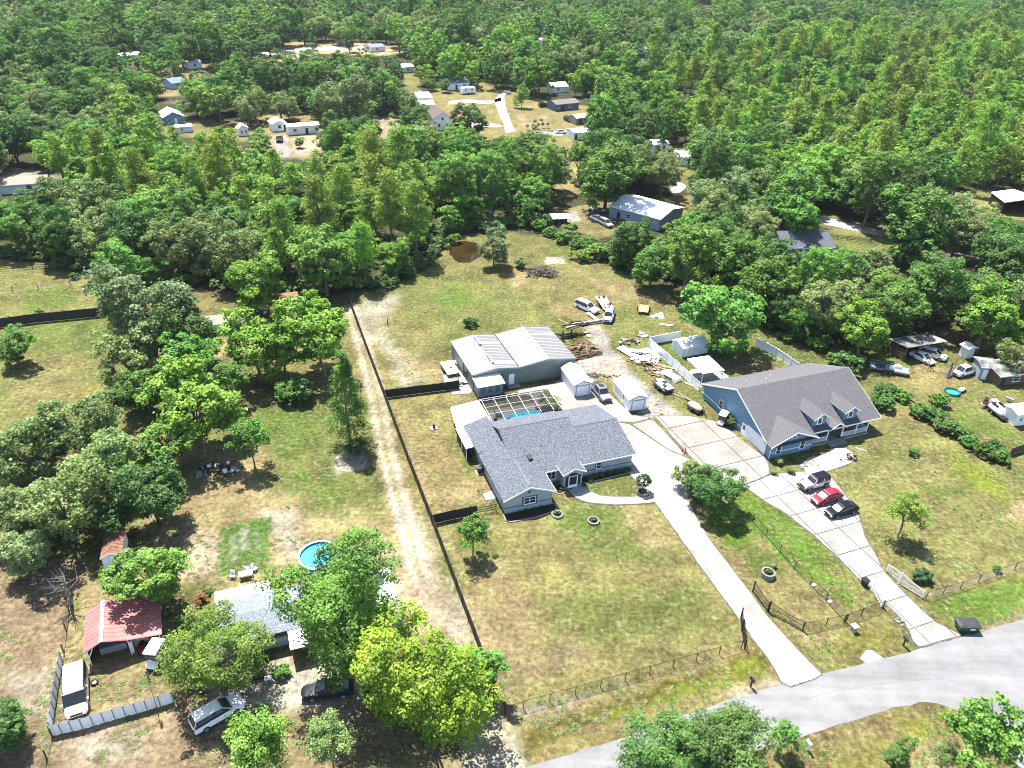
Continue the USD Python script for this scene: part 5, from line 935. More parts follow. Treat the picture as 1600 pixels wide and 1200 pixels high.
KINDS = {  # name: (shape, leaves, clumps, per clump, leaf size, trunk radius, bark, options, prim name, category, tree word)
    'oak': ('round', 'oak', 110, 90, 0.047, .055, 'bark_dark', {}), 'oak2': ('flat', 'oak', 115, 85, 0.045, .06, 'bark_dark', {}), 'oak3': ('tall', 'oak', 120, 85, 0.047, .05, 'bark_dark', {}),
    'mid': ('round', 'mid', 110, 90, 0.049, .05, 'bark', {}), 'mid2': ('tall', 'mid', 120, 90, 0.049, .05, 'bark', {}), 'mid3': ('flat', 'mid', 110, 90, 0.047, .05, 'bark', {}),
    'bright': ('round', 'bright', 105, 85, 0.051, .045, 'bark', {}), 'bright2': ('tall', 'bright', 115, 80, 0.051, .045, 'bark', {}),
    'olive': ('round', 'olive', 115, 100, .044, .05, 'bark', {'jit': .8}), 'olive2': ('flat', 'olive', 120, 100, .044, .055, 'bark', {'jit': .8}), 'grey': ('round', 'grey', 110, 100, .044, .045, 'bark', {'jit': .8}),
    'cypress': ('cypress', 'cypress', 75, 65, .060, .05, 'bark', {'jit': .7}), 'cypress2': ('cypress', 'bright', 70, 65, .062, .05, 'bark', {'jit': .7}), 'pine': ('cone', 'pine', 80, 60, .060, .05, 'bark_dark', {'jit': .7}),
    'conebright': ('cone', 'mid', 115, 75, 0.047, .05, 'bark', {}),
    'open': ('open', 'olivey', 105, 70, .045, .03, 'bark', {'jit': .9}), 'openmid': ('open', 'mid', 65, 70, .055, .035, 'bark', {'jit': .8}), 'openolive': ('open', 'olive', 95, 70, .042, .03, 'bark', {'jit': .9}),
    'bush': ('bush', 'mid', 40, 70, .085, .04, 'bark', {}), 'bushd': ('bush', 'oak', 40, 70, .085, .04, 'bark', {}), 'bushy': ('bush', 'bright', 40, 70, .085, .04, 'bark', {}), 'busho': ('bush', 'olive', 40, 80, .07, .04, 'bark', {}),
    'ball': ('ball', 'pine', 60, 70, .07, .06, 'bark', {}),
    'hero_yellow': ('hero', 'yellow', 0, 0, 0, .05, 'bark', {'gap': .37}), 'hero_green': ('hero', 'deep', 0, 0, 0, .05, 'bark_dark', {}), 'hero_oak': ('hero', 'oak', 0, 0, 0, .04, 'bark_dark', {'gap': .36}), 'hero_olive': ('hero', 'olivey', 0, 0, 0, .05, 'bark', {}),
}
HERO = {'hero_yellow': ('round', 205, 100, .029), 'hero_green': ('tall', 270, 95, .028), 'hero_oak': ('flat', 280, 75, .031), 'hero_olive': ('round', 300, 85, .026)}
def ztop_of(kind):
    sh = HERO[kind][0] if kind in HERO else KINDS[kind][0]
    return {'cone': 2.1, 'cypress': 3.0, 'round': 1.05, 'tall': 1.5, 'flat': .92, 'bush': .5, 'open': 1.6, 'ball': 1.55}[sh]
TREES = []   # every individual: (kind, x, y, radius)
def place_tree(kind, x, y, r, label, cat, group=None, name=None, rz=None, zs=1.0):
    name = name or {'bush': 'shrub', 'ball': 'clipped_tree'}.get(KINDS[kind][0], 'tree')
    rng = np.random.default_rng(zlib.crc32(f'{kind}{x:.1f}{y:.1f}'.encode())); rz = rng.uniform(0, 6.28) if rz is None else rz
    sc = (r, r, r * zs); TREES.append((kind, x, y, r)); key = (kind, name)
    if key not in PROTO:
        sh, lf, n, per, size, tr, bk, kw = KINDS[kind]; seed = zlib.crc32(kind.encode()) % 99991
        if kind in HERO: sh, n, per, size = HERO[kind]
        v, f, c, rad, zc, zt = crown_mesh(seed, sh, n, per, size, **kw)
        t = Thing(name, label, cat, (x, y, 0), rz, group, scale=sc)
        t.part('trunk', trunk_mesh(seed, c, zc, zt, tr), W[bk], 60); t.part('crown', (v, f), LEAF[lf]); PROTO[key] = (t, group)
        return t.prim
    src, g0 = PROTO[key]
    if g0 and not group: group = label[:40]
    return copy(src, name, label, cat, (x, y), rz, group, sc)
def tree_px(cx, cy, rpx, kind, label, cat='tree', group=None, zs=1.0, name=None):
    """a tree whose crown centre and half width were read off the survey photo"""
    r = 4.0
    for _ in range(6):
        p = G(cx, cy, ztop_of(kind) * r * zs); k = (p - np.array([0, 0, HC])) @ fw; r = rpx * k / FOC
    place_tree(kind, p[0], p[1], r, label, cat, group, name, None, zs); return p, r
H_ = [
 # foreground
 (662, 1062, 112, 'hero_yellow', 'largest yellow-green broadleaf tree at the bottom, beside the end of the long fence'),
 (523, 970, 92, 'hero_green', 'big deep green tree in front of the small grey house at lower left'),
 (540, 892, 50, 'oak', 'dark oak behind the big deep green tree, right of the round above-ground pool'),
 (335, 1022, 78, 'hero_olive', 'olive-green bushy tree over the white car parked at lower left'),
 (240, 898, 60, 'mid', 'round bright tree shading the back of the red carport'),
 (515, 1158, 44, 'openolive', 'small grey-green tree at the bottom, left of the big yellow-green tree'),
 (400, 1165, 60, 'open', 'thin pale olive tree at the bottom edge, on pale leaf litter'),
 (2, 1140, 40, 'oak', 'dark green tree cut off by the left edge near the bottom corner'),
 (1035, 1168, 66, 'hero_oak', 'dark oak at the bottom centre overhanging the near side of the road'),
 (1145, 1172, 72, 'hero_oak', 'broad dark oak at the bottom, second from the road sign side of the verge'),
 (1228, 1150, 26, 'openmid', 'thin dark tree beside the white mailbox on the near side of the road'),
 (1402, 1185, 24, 'oak3', 'small narrow dark tree on the near verge at the bottom right'),
 (1540, 1150, 66, 'openmid', 'spreading open-crowned tree at the bottom right corner by the side road'),
 (1480, 1185, 26, 'openolive', 'low grey-green tree left of the spreading tree in the bottom right corner'),
 (739, 832, 30, 'openmid', 'young broadleaf tree on the front lawn beside the dark cross fence'),
 (1077, 742, 32, 'olive2', 'left half of the oak pair between the two driveways'),
 (1125, 765, 44, 'oak2', 'right, larger half of the oak pair between the two driveways'),
 (1418, 800, 34, 'open', 'thin pale-leaved tree on the right-hand lawn with its shadow below it'),
 (742, 1045, 48, 'mid', 'greener tree merging with the right side of the big yellow-green tree'),
 # left middle
 (48, 708, 66, 'olive2', 'broad grey-green live oak at the left edge below the meadow'),
 (122, 668, 58, 'olive', 'grey-green live oak at the top of the left tree mass, next to the meadow fence'),
 (182, 725, 64, 'olive2', 'wide live oak in the middle of the left tree mass'),
 (238, 778, 56, 'oak', 'dark round tree at the right end of the left tree mass'),
 (98, 790, 68, 'olive', 'large shaggy live oak left of the red-roofed shed'),
 (18, 800, 58, 'olive2', 'live oak at the left edge above the bare litter ground'),
 (168, 815, 34, 'oak', 'dark low tree just above the red-roofed shed'),
 (45, 862, 44, 'grey', 'pale grey-green tree low at the left edge beside the litter ground'),
 (215, 735, 34, 'mid', 'brighter green tree leaning out of the right side of the left tree mass'),
 (306, 645, 74, 'bright', 'bright sweetgum with pale trunk standing over the scrap heap'),
 (258, 690, 50, 'mid', 'bright-tipped tree at the lower left of the pale-trunked sweetgum'),
 (225, 606, 40, 'mid', 'blue-tinted green tree beside the meadow fence, left of the sweetgum'),
 (390, 684, 36, 'openmid', 'small bright tree with a forked trunk, right of the scrap heap'),
 (541, 632, 36, 'conebright', 'tall narrow green tree beside the dirt lane'),
 (468, 606, 33, 'bushd', 'round dark shrub-like tree on the lawn left of the dirt lane'),
 (500, 530, 64, 'bright', 'large yellow-green tree left of the top of the dirt lane'),
 (440, 540, 40, 'bright2', 'yellow-green tree between the tan-roofed shed and the dirt lane'),
 (400, 545, 56, 'bright', 'yellow-green tree right of the tan-roofed building, in front'),
 (556, 694, 18, 'bushd', 'dark low bush at the foot of the tall narrow tree by the lane'),
 (359, 592, 30, 'openmid', 'slim pale tree with thin trunk between the sweetgum and the yellow-green trees'),
 (230, 500, 74, 'grey', 'wide pale grey-green tree at the end of the dark pasture fence'),
 (205, 560, 48, 'olive', 'dark grey-green tree below the wide pale one beside the meadow'),
 (290, 524, 52, 'oak', 'dark round tree left of the tan-roofed building'),
 (284, 566, 48, 'mid', 'mid green tree in front of the dark round one beside the tan-roofed building'),
 (496, 484, 27, 'bright', 'light green tree right in front of the brown shed'),
 (20, 540, 31, 'mid', 'lone round tree on the meadow at the left edge'),
 (390, 442, 48, 'bright', 'bright round tree left of the brown shed'),
 (505, 408, 56, 'mid', 'large mid green tree at the head of the dirt lane'),
 (190, 425, 40, 'mid2', 'green tree at the right corner of the pasture'),
 (235, 425, 30, 'mid', 'lower green tree right of the pasture corner'),
 (735, 505, 13, 'bushd', 'single dark round bush on the back field near the workshop'),
 (772, 388, 29, 'grey', 'grey-green willow-like tree beside the pond'),
 (812, 410, 14, 'busho', 'small grey-green shrub between the pond tree and the brush pile'),
 (115, 432, 9, 'bush', 'small bush in the pasture by its wire fence'),
 (60, 486, 9, 'busho', 'grey bush in the pasture just above the dark fence'),
 # right of the field
 (1020, 410, 38, 'mid', 'round bright-topped tree at the edge of the back field, right of the yellow bushes'),
 (985, 380, 36, 'oak', 'dark tree behind the bright round one at the edge of the back field'),
 (1122, 492, 64, 'mid3', 'big spreading tree over the corner of the white vinyl fence'),
 (1075, 405, 46, 'mid2', 'tall green tree in the belt right of the back field'),
 (1195, 440, 50, 'mid', 'broad green tree in the belt behind the vinyl-fenced yard'),
 (1140, 405, 44, 'mid', 'green tree in the belt above the big spreading one'),
 (1245, 500, 22, 'openmid', 'slim tree at the gap in the belt above the grass strip'),
 (1290, 480, 46, 'olive', 'dense grey-green tree in the belt left of the open shed'),
 (1350, 520, 44, 'bright', 'bright bushy tree left of the open shed'),
 (1400, 480, 46, 'mid', 'green tree right behind the open shed'),
 (1545, 500, 54, 'bright', 'yellowish tree over the sheds at the right edge'),
 (1590, 560, 30, 'olive', 'grey-green tree cut by the right edge above the metal sheds'),
 (1330, 570, 28, 'bushd', 'dense dark shrub behind the right end of the blue house'),
 (1300, 560, 14, 'bush', 'low green shrub behind the ridge of the blue house'),
 (930, 395, 20, 'bushy', 'yellow-green bush at the edge of the back field'),
 (905, 400, 14, 'bushy', 'smaller yellow-green bush at the left of the yellow one on the field edge'),
 (1255, 345, 40, 'mid', 'dark green tree left of the pale far road at right'),
 (1425, 350, 60, 'mid', 'large broad tree right of the pale far road'),
 (1500, 365, 40, 'grey', 'grey-green tree to the right of the large broad one by the pale far road'),
 (1560, 380, 42, 'oak2', 'spreading oak below the dark carport at the right edge'),
 (1115, 312, 42, 'grey', 'grey-green round tree right of the white barn-like house'),
 (1470, 895, 0, None, ''),
 (950, 272, 54, 'mid', 'large fresh green tree cluster right of the far side road'), (1036, 272, 33, 'olive', 'grey-green tree in front of the right far white house'),
 (1122, 238, 50, 'mid3', 'broad pale-topped tree right of the far white houses'), (1232, 308, 52, 'mid', 'round dark green tree above the pale far road at right'), (1332, 305, 32, 'oak', 'dark round tree beside the pale far road, upper'),
 (1272, 275, 42, 'bright', 'bright yellowish tree behind the round tree above the pale far road'), (1222, 424, 27, 'mid', 'tree in front of the left end of the slate-roofed house'), (1266, 428, 28, 'mid2', 'tree in front of the middle of the slate-roofed house'), (1312, 420, 33, 'mid', 'tree in front of the right end of the slate-roofed house'),
 (995, 374, 24, 'oak', 'dark tree just in front of the white barn-like building, left'), (1050, 376, 26, 'mid', 'tree just in front of the white barn-like building, right'), (1160, 300, 40, 'olive', 'grey-green tree between the grey round tree and the pale far road'),
 (905, 245, 24, 'openmid', 'loose tree on the far lawn above the tan strip'), (860, 262, 34, 'olive', 'grey-leaved tree at the foot of the far lawns'), (830, 235, 28, 'oak', 'dark tree at the end of the pale far road'), (780, 245, 30, 'mid', 'green tree below the pale far road'),
 (1085, 365, 34, 'mid', 'green tree right of the white barn-like building'), (1130, 360, 36, 'oak', 'dark tree below the grey-green round tree'),
 # street side and yard shrubs
 (1006, 752, 13, 'ball', 'clipped round tree in a white ring planter at the end of the front walk'),
 (1146, 655, 16, 'bushd', 'bush against the left wall of the blue house'),
 (1441, 897, 17, 'bushp', 'dark dome-shaped shrub beside the white curved fence at the right gate'),
 (1556, 888, 8, 'bushd', 'small clipped bush on the fence line at the right edge'),
 (1428, 708, 10, 'bushd', 'little dark conifer alone on the right-hand lawn'),
 (1207, 885, 7, 'busho', 'low plant sprouting behind the single ring planter'),
 (420, 68, 20, 'oak2', 'lone spreading oak on the far tan field at the top'),
 (489, 70, 9, 'conebright', 'small pointed tree on the far tan field, left one'),
 (545, 62, 12, 'oak3', 'dark pointed tree on the far tan field, right one'),
 (200, 183, 30, 'yellow_t', 'bright yellow-green tree left of the far blue-fronted house'),
 (340, 160, 28, 'olivey_t', 'yellowish tree behind the small white garden shed far left'),
 (385, 175, 20, 'grey', 'grey tree beside the small white garden shed far left'),
 (437, 165, 26, 'olive2', 'grey-green oak behind the far white garage'),
 (540, 165, 46, 'grey', 'broad blue-grey oak in the far middle'),
 (607, 135, 26, 'mid', 'round green tree over the fenced dirt yard far off'),
 (645, 170, 22, 'grey', 'grey-leaved tree left of the far white buildings'),
 (650, 192, 26, 'oak', 'dark tree in front of the white house with the brown roof'),
 (735, 195, 30, 'oak', 'dark green tree right of the white house with the brown roof'),
 (667, 62, 17, 'yellow_t', 'bright yellow-green tree standing out in the far forest'),
 (945, 190, 32, 'mid2', 'tall green tree right of the far grey-blue house'),
 (468, 222, 8, 'mid', 'small round tree in front of the far white mobile home'),
 (695, 133, 10, 'mid', 'small tree beside the grey far house by the pale road'),
 (815, 150, 12, 'bright2', 'tall slim bright tree beside the far pale road'),
]
KINDS['yellow_t'] = ('tall', 'yellow', 80, 90, .058, .045, 'bark', {}); KINDS['olivey_t'] = ('round', 'olivey', 75, 90, .055, .045, 'bark', {}); KINDS['bushp'] = ('bush', 'pine', 45, 80, .08, .04, 'bark', {})
hand_px = []
for cx, cy, rp, kd, lab in H_:
    if kd is None: continue
    p, r = tree_px(cx, cy, rp, kd, lab, 'shrub' if KINDS[kd][0] == 'bush' else 'tree'); hand_px.append((p[0], p[1], r))
# rows of shrubs
def shrub_row(pts, group, label, kinds, name='shrub'):
    for i, (x, y, r) in enumerate(pts): tree_px(x, y, r, kinds[i % len(kinds)], label, 'shrub', group, name=name)
shrub_row([(1385, 628, 21), (1408, 617, 15), (1440, 640, 18), (1458, 650, 21), (1472, 625, 18), (1485, 665, 21), (1503, 678, 17), (1518, 690, 16), (1535, 703, 18), (1550, 697, 16), (1565, 712, 16), (1392, 608, 15), (1375, 612, 15)], 'shrubs in the ragged hedge right of the blue house', 'dark green shrub in the ragged hedge along the right side of the blue house lot', ['bushd', 'bush', 'bushd'], name='hedge_shrub')
shrub_row([(862, 362, 13), (880, 372, 14), (898, 376, 12), (915, 378, 12), (845, 352, 14), (826, 345, 15)], 'bushes along the far edge of the back field', 'green bush in the row along the far edge of the back field', ['bush', 'bushy'], name='field_bush')
shrub_row([(920, 748, 6.4), (931, 744.5, 6.4), (942, 742, 6.3), (953, 739.5, 6.2), (964, 737, 6.0), (975, 735, 6.0), (983, 733.5, 5.4)], 'low hedge plants in the bed along the front wall', 'dark hedge plant in the bed along the front wall of the grey-shingled house', ['bushd'], name='hedge_plant')
shrub_row([(800, 798, 3.2), (812, 797, 3.0), (823, 796, 3.4), (834, 793, 3.0), (846, 790, 3.2)], 'small plants in the dark bed of the front wing', 'small plant in the dark mulch bed below the front wing window', ['bushd', 'busho'], name='bed_plant')
for x, y, r, k, l in ((870, 756, 5, 'bushy', 'yellow-flowering shrub left of the arched entry'), (866, 748, 5, 'bush', 'green shrub under the window left of the arched entry'), (879, 762, 4.5, 'bushd', 'dark rounded shrub at the left foot of the arched entry'), (912, 757, 5, 'bushd', 'dark shrub at the right foot of the arched entry'),
                      (1218, 722, 9, 'busho', 'scraggly shrub below the left arched window of the blue house'), (1240, 716, 8, 'bushd', 'dark shrub in the shade between the arched windows of the blue house'), (1312, 684, 5, 'bushd', 'dark shrub by the porch step of the blue house'), (1350, 665, 7, 'bushd', 'dark shrub at the right end of the blue house porch'), (1234, 735, 8, 'busho', 'low scrubby plant beside the neighbour walk'), (1208, 738, 7, 'busho', 'low scrubby plant at the corner of the neighbour drive'),
                      (312, 935, 13, 'bushr', 'shrub with red flowers at the left corner of the small grey house'), (322, 925, 8, 'bush', 'green shrub beside the red-flowered one at the small grey house'), (408, 1030, 14, 'bush', 'shrub in front of the small grey house left of its white porch roof'), (440, 1052, 16, 'bush', 'low bright shrub at the foot of the big deep green tree'), (748, 870, 0, None, '')):
    if k: 
        if k == 'bushr': LEAF['red'] = leafmat('leaf_red', (.06, .10, .02), (.42, .02, .05)); KINDS['bushr'] = ('bush', 'red', 40, 70, .085, .04, 'bark', {})
        tree_px(x, y, r, k, l, 'shrub')
# palms in the yard
def palm(px, h, rr, label, n=16, seed=0):
    p = G(*px); t = Thing('palm_tree', label, 'palm', (p[0], p[1], 0), seed * .7); rng = np.random.default_rng(seed)
    t.part('trunk', MB().tube([(0, 0, 0), (.05, 0, h * .5), (.02, .05, h)], [.17, .14, .12], 8), W['bark'])
    for k in range(n):
        a = k * 2.4 + rng.uniform(-.2, .2); el = rng.uniform(.1, 1.2); L = rr * rng.uniform(.8, 1.1); m = MB(); pts = []
        for s in np.linspace(0, 1, 6): pts.append(np.array([math.cos(a) * L * s * math.cos(el * (1 - s * .9)), math.sin(a) * L * s * math.cos(el * (1 - s * .9)), h + L * (math.sin(el) * s - .75 * s * s)]))
        sd = np.array([-math.sin(a), math.cos(a), 0])
        for i in range(5):
            w0, w1 = .30 * math.sin(math.pi * (.12 + i * .16)), .30 * math.sin(math.pi * (.12 + (i + 1) * .16)) if i < 4 else .02
            for sg in (-1, 1): m.add([pts[i], pts[i + 1], pts[i + 1] + sd * sg * w1 - [0, 0, w1 * .5], pts[i] + sd * sg * w0 - [0, 0, w0 * .5]], [[0, 1, 2, 3]])
        t.part('frond', m, LEAF['olive'])
palm((862, 640), 1.6, 2.0, 'larger feathery palm in the yard right of the pool cage', seed=1); palm((850, 625), 1.1, 1.4, 'smaller palm behind the feathery one by the pool cage', 12, seed=2)
t = Thing('palm_bed', None, None, (*G(860, 643)[:2], 0), kind='structure'); t.part('mulch', MB().poly(ragged([(-1.6, -1.2), (1.9, -1.2), (2.2, .5), (0, 1.6), (-1.8, .8)], .6, .15), -.05, .09), W['mulch'])

# --- the wooded land beyond: scattered trees, kept off the clearings that the photo shows
keep = [Polygon(p) for p in (
    [(0, 258), (75, 264), (78, 300), (0, 304)], [(188, 84), (224, 84), (224, 97), (188, 97)], [(296, 96), (330, 100), (330, 116), (297, 120)], [(264, 123), (294, 124), (286, 140), (275, 165), (264, 150)],
    [(250, 174), (300, 176), (325, 190), (395, 196), (392, 218), (330, 214), (255, 210)], [(407, 183), (452, 175), (502, 186), (502, 246), (430, 244)], [(408, 172), (480, 172), (480, 184), (408, 184)],
    [(398, 76), (600, 64), (632, 82), (500, 84), (440, 93), (398, 96)], [(580, 180), (622, 176), (618, 208), (598, 218), (582, 204)], [(632, 115), (655, 115), (655, 150), (635, 142)],
    [(628, 100), (648, 100), (648, 116), (628, 116)], [(652, 145), (716, 150), (716, 204), (676, 206), (654, 176)], [(688, 126), (800, 138), (806, 208), (780, 220), (758, 216), (742, 172), (690, 162)],
    [(800, 160), (862, 160), (862, 208), (806, 212)], [(856, 154), (904, 156), (904, 176), (922, 180), (922, 250), (896, 256), (872, 228), (852, 214)], [(862, 133), (888, 134), (888, 146), (862, 146)],
    [(872, 268), (905, 255), (904, 300), (872, 308)], [(1014, 222), (1050, 224), (1080, 236), (1080, 264), (1050, 252), (1016, 240)], [(1060, 264), (1088, 266), (1084, 292), (1056, 302), (1044, 292)],
    [(862, 332), (945, 318), (948, 298), (1078, 308), (1092, 302), (1080, 352), (1000, 350), (960, 370), (870, 350)], [(1215, 360), (1270, 360), (1312, 386), (1300, 394), (1215, 392)], [(1272, 334), (1392, 360), (1392, 374), (1340, 390), (1276, 350)],
    [(1500, 300), (1640, 300), (1640, 345), (1540, 334), (1502, 318)], [(1490, 390), (1535, 392), (1535, 410), (1490, 408)], [(1088, 6), (1110, 8), (1110, 22), (1094, 18)], [(298, 300), (300, 302), (300, 303)],
    [(997, 78), (1012, 78), (1012, 106), (997, 106)], [(843, 60), (860, 64), (860, 72), (843, 70)], [(1238, 535), (1260, 520), (1268, 545), (1245, 555)])]
edge_px = [(-700, 330), (-100, 398), (70, 412), (160, 436), (330, 450), (470, 468), (540, 456), (610, 440), (650, 430), (676, 398), (690, 372), (780, 358), (870, 352), (900, 390), (985, 425), (1060, 440), (1150, 455), (1200, 505), (1262, 548), (1310, 545), (1390, 530), (1470, 505), (1600, 530), (1760, 560), (2600, 700)]
ew = np.array(gp(edge_px)); rngF = np.random.default_rng(5)
cand = []
for y in np.arange(95, 1250, 5.6):
    sp = 5.6 if y < 330 else 7.0 if y < 560 else 9.0
    if y > 330 and rngF.random() > 5.6 / sp: continue
    for x in np.arange(-.72 * y - 60, .72 * y + 61, sp): cand.append((x + rngF.uniform(-2.2, 2.2), y + rngF.uniform(-2.4, 2.4)))
cand = np.array(cand)
fpoly = Polygon(list(map(tuple, ew)) + [(2500, 1400), (-2500, 1400)]).buffer(0)
cand = cand[shapely.contains_xy(fpoly, cand[:, 0], cand[:, 1])]
nzn = meshkit.noise(np.column_stack([cand / 38.0, np.zeros(len(cand))]), 9); nz2 = meshkit.noise(np.column_stack([cand / 13.0, np.zeros(len(cand))]), 19)
cp = proj(np.column_stack([cand, np.full(len(cand), 7.0)]))
cyp1 = Polygon([(60, 225), (300, 215), (500, 240), (690, 270), (690, 440), (560, 450), (430, 400), (330, 330), (200, 300), (60, 300)]); cyp2 = Polygon([(1000, 110), (1300, 60), (1700, 60), (1700, 330), (1500, 290), (1350, 270), (1150, 230), (1040, 190)])
c1 = shapely.contains_xy(cyp1, cp[:, 0], cp[:, 1]); c2 = shapely.contains_xy(cyp2, cp[:, 0], cp[:, 1])
out, hp = [], [(x, y, r) for x, y, r in hand_px]
kept_tree = shapely.STRtree(keep); occ = {}
def free(x, y, r):
    for i in range(-1, 2):
        for j in range(-1, 2):
            for (a, b, q) in occ.get((int(x // 12) + i, int(y // 12) + j), ()):
                if (a - x) ** 2 + (b - y) ** 2 < (.56 * (r + q)) ** 2: return False
    return True
for x, y, r in hp: occ.setdefault((int(x // 12), int(y // 12)), []).append((x, y, r))
order = np.argsort(cand[:, 1] + rngF.uniform(0, 40, len(cand)))
for i in order:
    x, y = cand[i]; u = rngF.random()
    if c1[i]: kd, r, zs = (('cypress', 'cypress2', 'bright2', 'mid2', 'mid', 'bright')[int(u * 6)], rngF.uniform(3.0, 4.9), rngF.uniform(.80, 1.05))
    elif c2[i]: kd, r, zs = (('cypress', 'bright', 'mid2', 'bright2', 'olive', 'mid', 'cypress2')[int(u * 7)], rngF.uniform(3.2, 5.2), rngF.uniform(.80, 1.05))
    elif nzn[i] > .66: kd, r, zs = (('bright2', 'mid', 'bright', 'mid2')[int(u * 4)], rngF.uniform(3.6, 6.2), rngF.uniform(.95, 1.2))
    elif nzn[i] < .36: kd, r, zs = (('olive', 'oak', 'olive2', 'mid3', 'oak2')[int(u * 5)], rngF.uniform(4.0, 7.2), rngF.uniform(.9, 1.15))
    else: kd, r, zs = (('mid', 'oak', 'mid3', 'oak3', 'mid2', 'olive', 'oak2')[int(u * 7)], rngF.uniform(3.8, 7.0), rngF.uniform(.9, 1.2))
    if y > 380: r *= 1.18
    if not free(x, y, r): continue
    zc = ztop_of(kd) * r * zs; q = proj([[x, y, zc], [x, y, 0.0]]); k = (np.array([x, y, zc - HC])) @ fw; rp = r * FOC / k
    P0 = Point(*q[0]).buffer(rp * .62, 6).union(Point((q[0][0] * .5 + q[1][0] * .5), (q[0][1] + q[1][1]) / 2).buffer(rp * .35, 4))
    if len(kept_tree.query(P0, predicate='intersects')): continue
    vis = -rp < q[0][0] < 1600 + rp and -rp < q[0][1] < 1200
    occ.setdefault((int(x // 12), int(y // 12)), []).append((x, y, r)); out.append((kd, x, y, r, zs, rp if vis else 0, q[0][0], q[0][1]))
NIND = 300 - len([1 for t in TREES if KINDS[t[0]][0] != 'bush']) - 2
out.sort(key=lambda t: -t[5])
def zone(px, py):
    if py < 130: return 'in the hazy far forest at the top'
    if px < 300: return 'in the woods on the far left'
    if px < 700: return 'in the woods left of the pond' if py > 230 else 'in the woods around the far houses'
    if px < 900: return 'in the belt behind the pond'
    if px < 1150: return 'in the belt right of the back field' if py > 330 else 'in the woods behind the white barn-like house'
    if py > 300: return 'in the belt behind the blue house'
    return 'in the large wood at the upper right'
DES = {'cypress': 'narrow yellow-green cypress', 'cypress2': 'narrow bright green tree', 'bright': 'light green rounded tree', 'bright2': 'tall light green tree', 'mid': 'mid green rounded tree', 'mid2': 'tall mid green tree', 'mid3': 'spreading mid green tree', 'oak': 'dark green rounded tree', 'oak2': 'spreading dark green tree', 'oak3': 'tall dark green tree', 'olive': 'grey-green rounded tree', 'olive2': 'spreading grey-green tree', 'grey': 'pale grey-green tree'}
for kd, x, y, r, zs, rp, qx, qy in out[:NIND]:
    z_ = zone(qx, qy); place_tree(kd, x, y, r, f'{DES[kd]} {z_}', 'tree', f'group of {DES[kd]} {z_}', zs=zs, name='woodland_tree')
# the rest of the forest reads as one mass
rest = out[NIND:]; kl = sorted({t[0] for t in rest})
inst = UsdGeom.PointInstancer.Define(stage, '/World/distant_forest'); tag(inst, 'mass of tree crowns of the forest stretching to the horizon', 'forest', kind='stuff')
protos = []
for kd in kl:
    sh, lf, n, per, size, tr, bk, kw = KINDS[kd]
    for vv in range(2):
        v, f, c, rad, zc, zt = crown_mesh(500 + vv * 37 + zlib.crc32(kd.encode()) % 9999, sh, int(n * .7), int(per * .42), size * 1.6, **kw)
        pp = f'/World/distant_forest/{kd}_{"ab"[vv]}'; UsdGeom.Xform.Define(stage, pp); usdkit.mesh(stage, pp + '/crown', (v, f), LEAF[lf]); usdkit.mesh(stage, pp + '/trunk', MB().tube([(0, 0, 0), (0, 0, zt)], [tr * 1.2, tr * .4], 5).arrays(), W[bk]); protos.append((kd, vv, pp))
inst.CreatePrototypesRel().SetTargets([Sdf.Path(p) for _, _, p in protos]); ix = {(k, v): i for i, (k, v, _) in enumerate(protos)}
rg = np.random.default_rng(8); pi, ps, ori, scl = [], [], [], []
for j, (kd, x, y, r, zs, *_r) in enumerate(rest):
    a = rg.uniform(0, math.pi); pi.append(ix[(kd, j % 2)]); ps.append((x, y, 0)); ori.append(Gf.Quath(math.cos(a), 0, 0, math.sin(a))); scl.append((r, r, r * zs))
inst.CreateProtoIndicesAttr(Vt.IntArray(pi)); inst.CreatePositionsAttr(Vt.Vec3fArray.FromNumpy(np.array(ps, np.float32))); inst.CreateOrientationsAttr(Vt.QuathArray(ori)); inst.CreateScalesAttr(Vt.Vec3fArray.FromNumpy(np.array(scl, np.float32)))
# undergrowth closing the forest edge
rgU = np.random.default_rng(12); und = UsdGeom.PointInstancer.Define(stage, '/World/undergrowth'); tag(und, 'low undergrowth along the edge of the woods', 'undergrowth', kind='stuff')
L_ = LineString(ew); up, us = [], []
for s in np.arange(0, L_.length, 1.6):
    p = L_.interpolate(s); 
    if abs(p.x) > .72 * p.y + 50: continue
    for k in range(2):
        x, y = p.x + rgU.normal(0, 1.5), p.y + abs(rgU.normal(2.5, 3))
        if not len(kept_tree.query(Point(*proj([x, y, 1])[0]).buffer(3), predicate='intersects')): up.append((x, y, 0)); us.append((1, 1, 1) * np.array(rgU.uniform(.9, 2.2)))
uprot = []
for kd in ('bush', 'bushd', 'busho'):
    sh, lf, n, per, size, tr, bk, kw = KINDS[kd]; v, f, *_x = crown_mesh(zlib.crc32(kd.encode()) % 777, sh, 30, 40, .11, **kw); pp = '/World/undergrowth/' + kd; UsdGeom.Xform.Define(stage, pp); usdkit.mesh(stage, pp + '/crown', (v, f), LEAF[lf]); uprot.append(pp)
und.CreatePrototypesRel().SetTargets([Sdf.Path(p) for p in uprot]); und.CreateProtoIndicesAttr(Vt.IntArray([int(k) for k in rgU.integers(0, 3, len(up))])); und.CreatePositionsAttr(Vt.Vec3fArray.FromNumpy(np.array(up, np.float32))); und.CreateScalesAttr(Vt.Vec3fArray.FromNumpy(np.array(us, np.float32)))

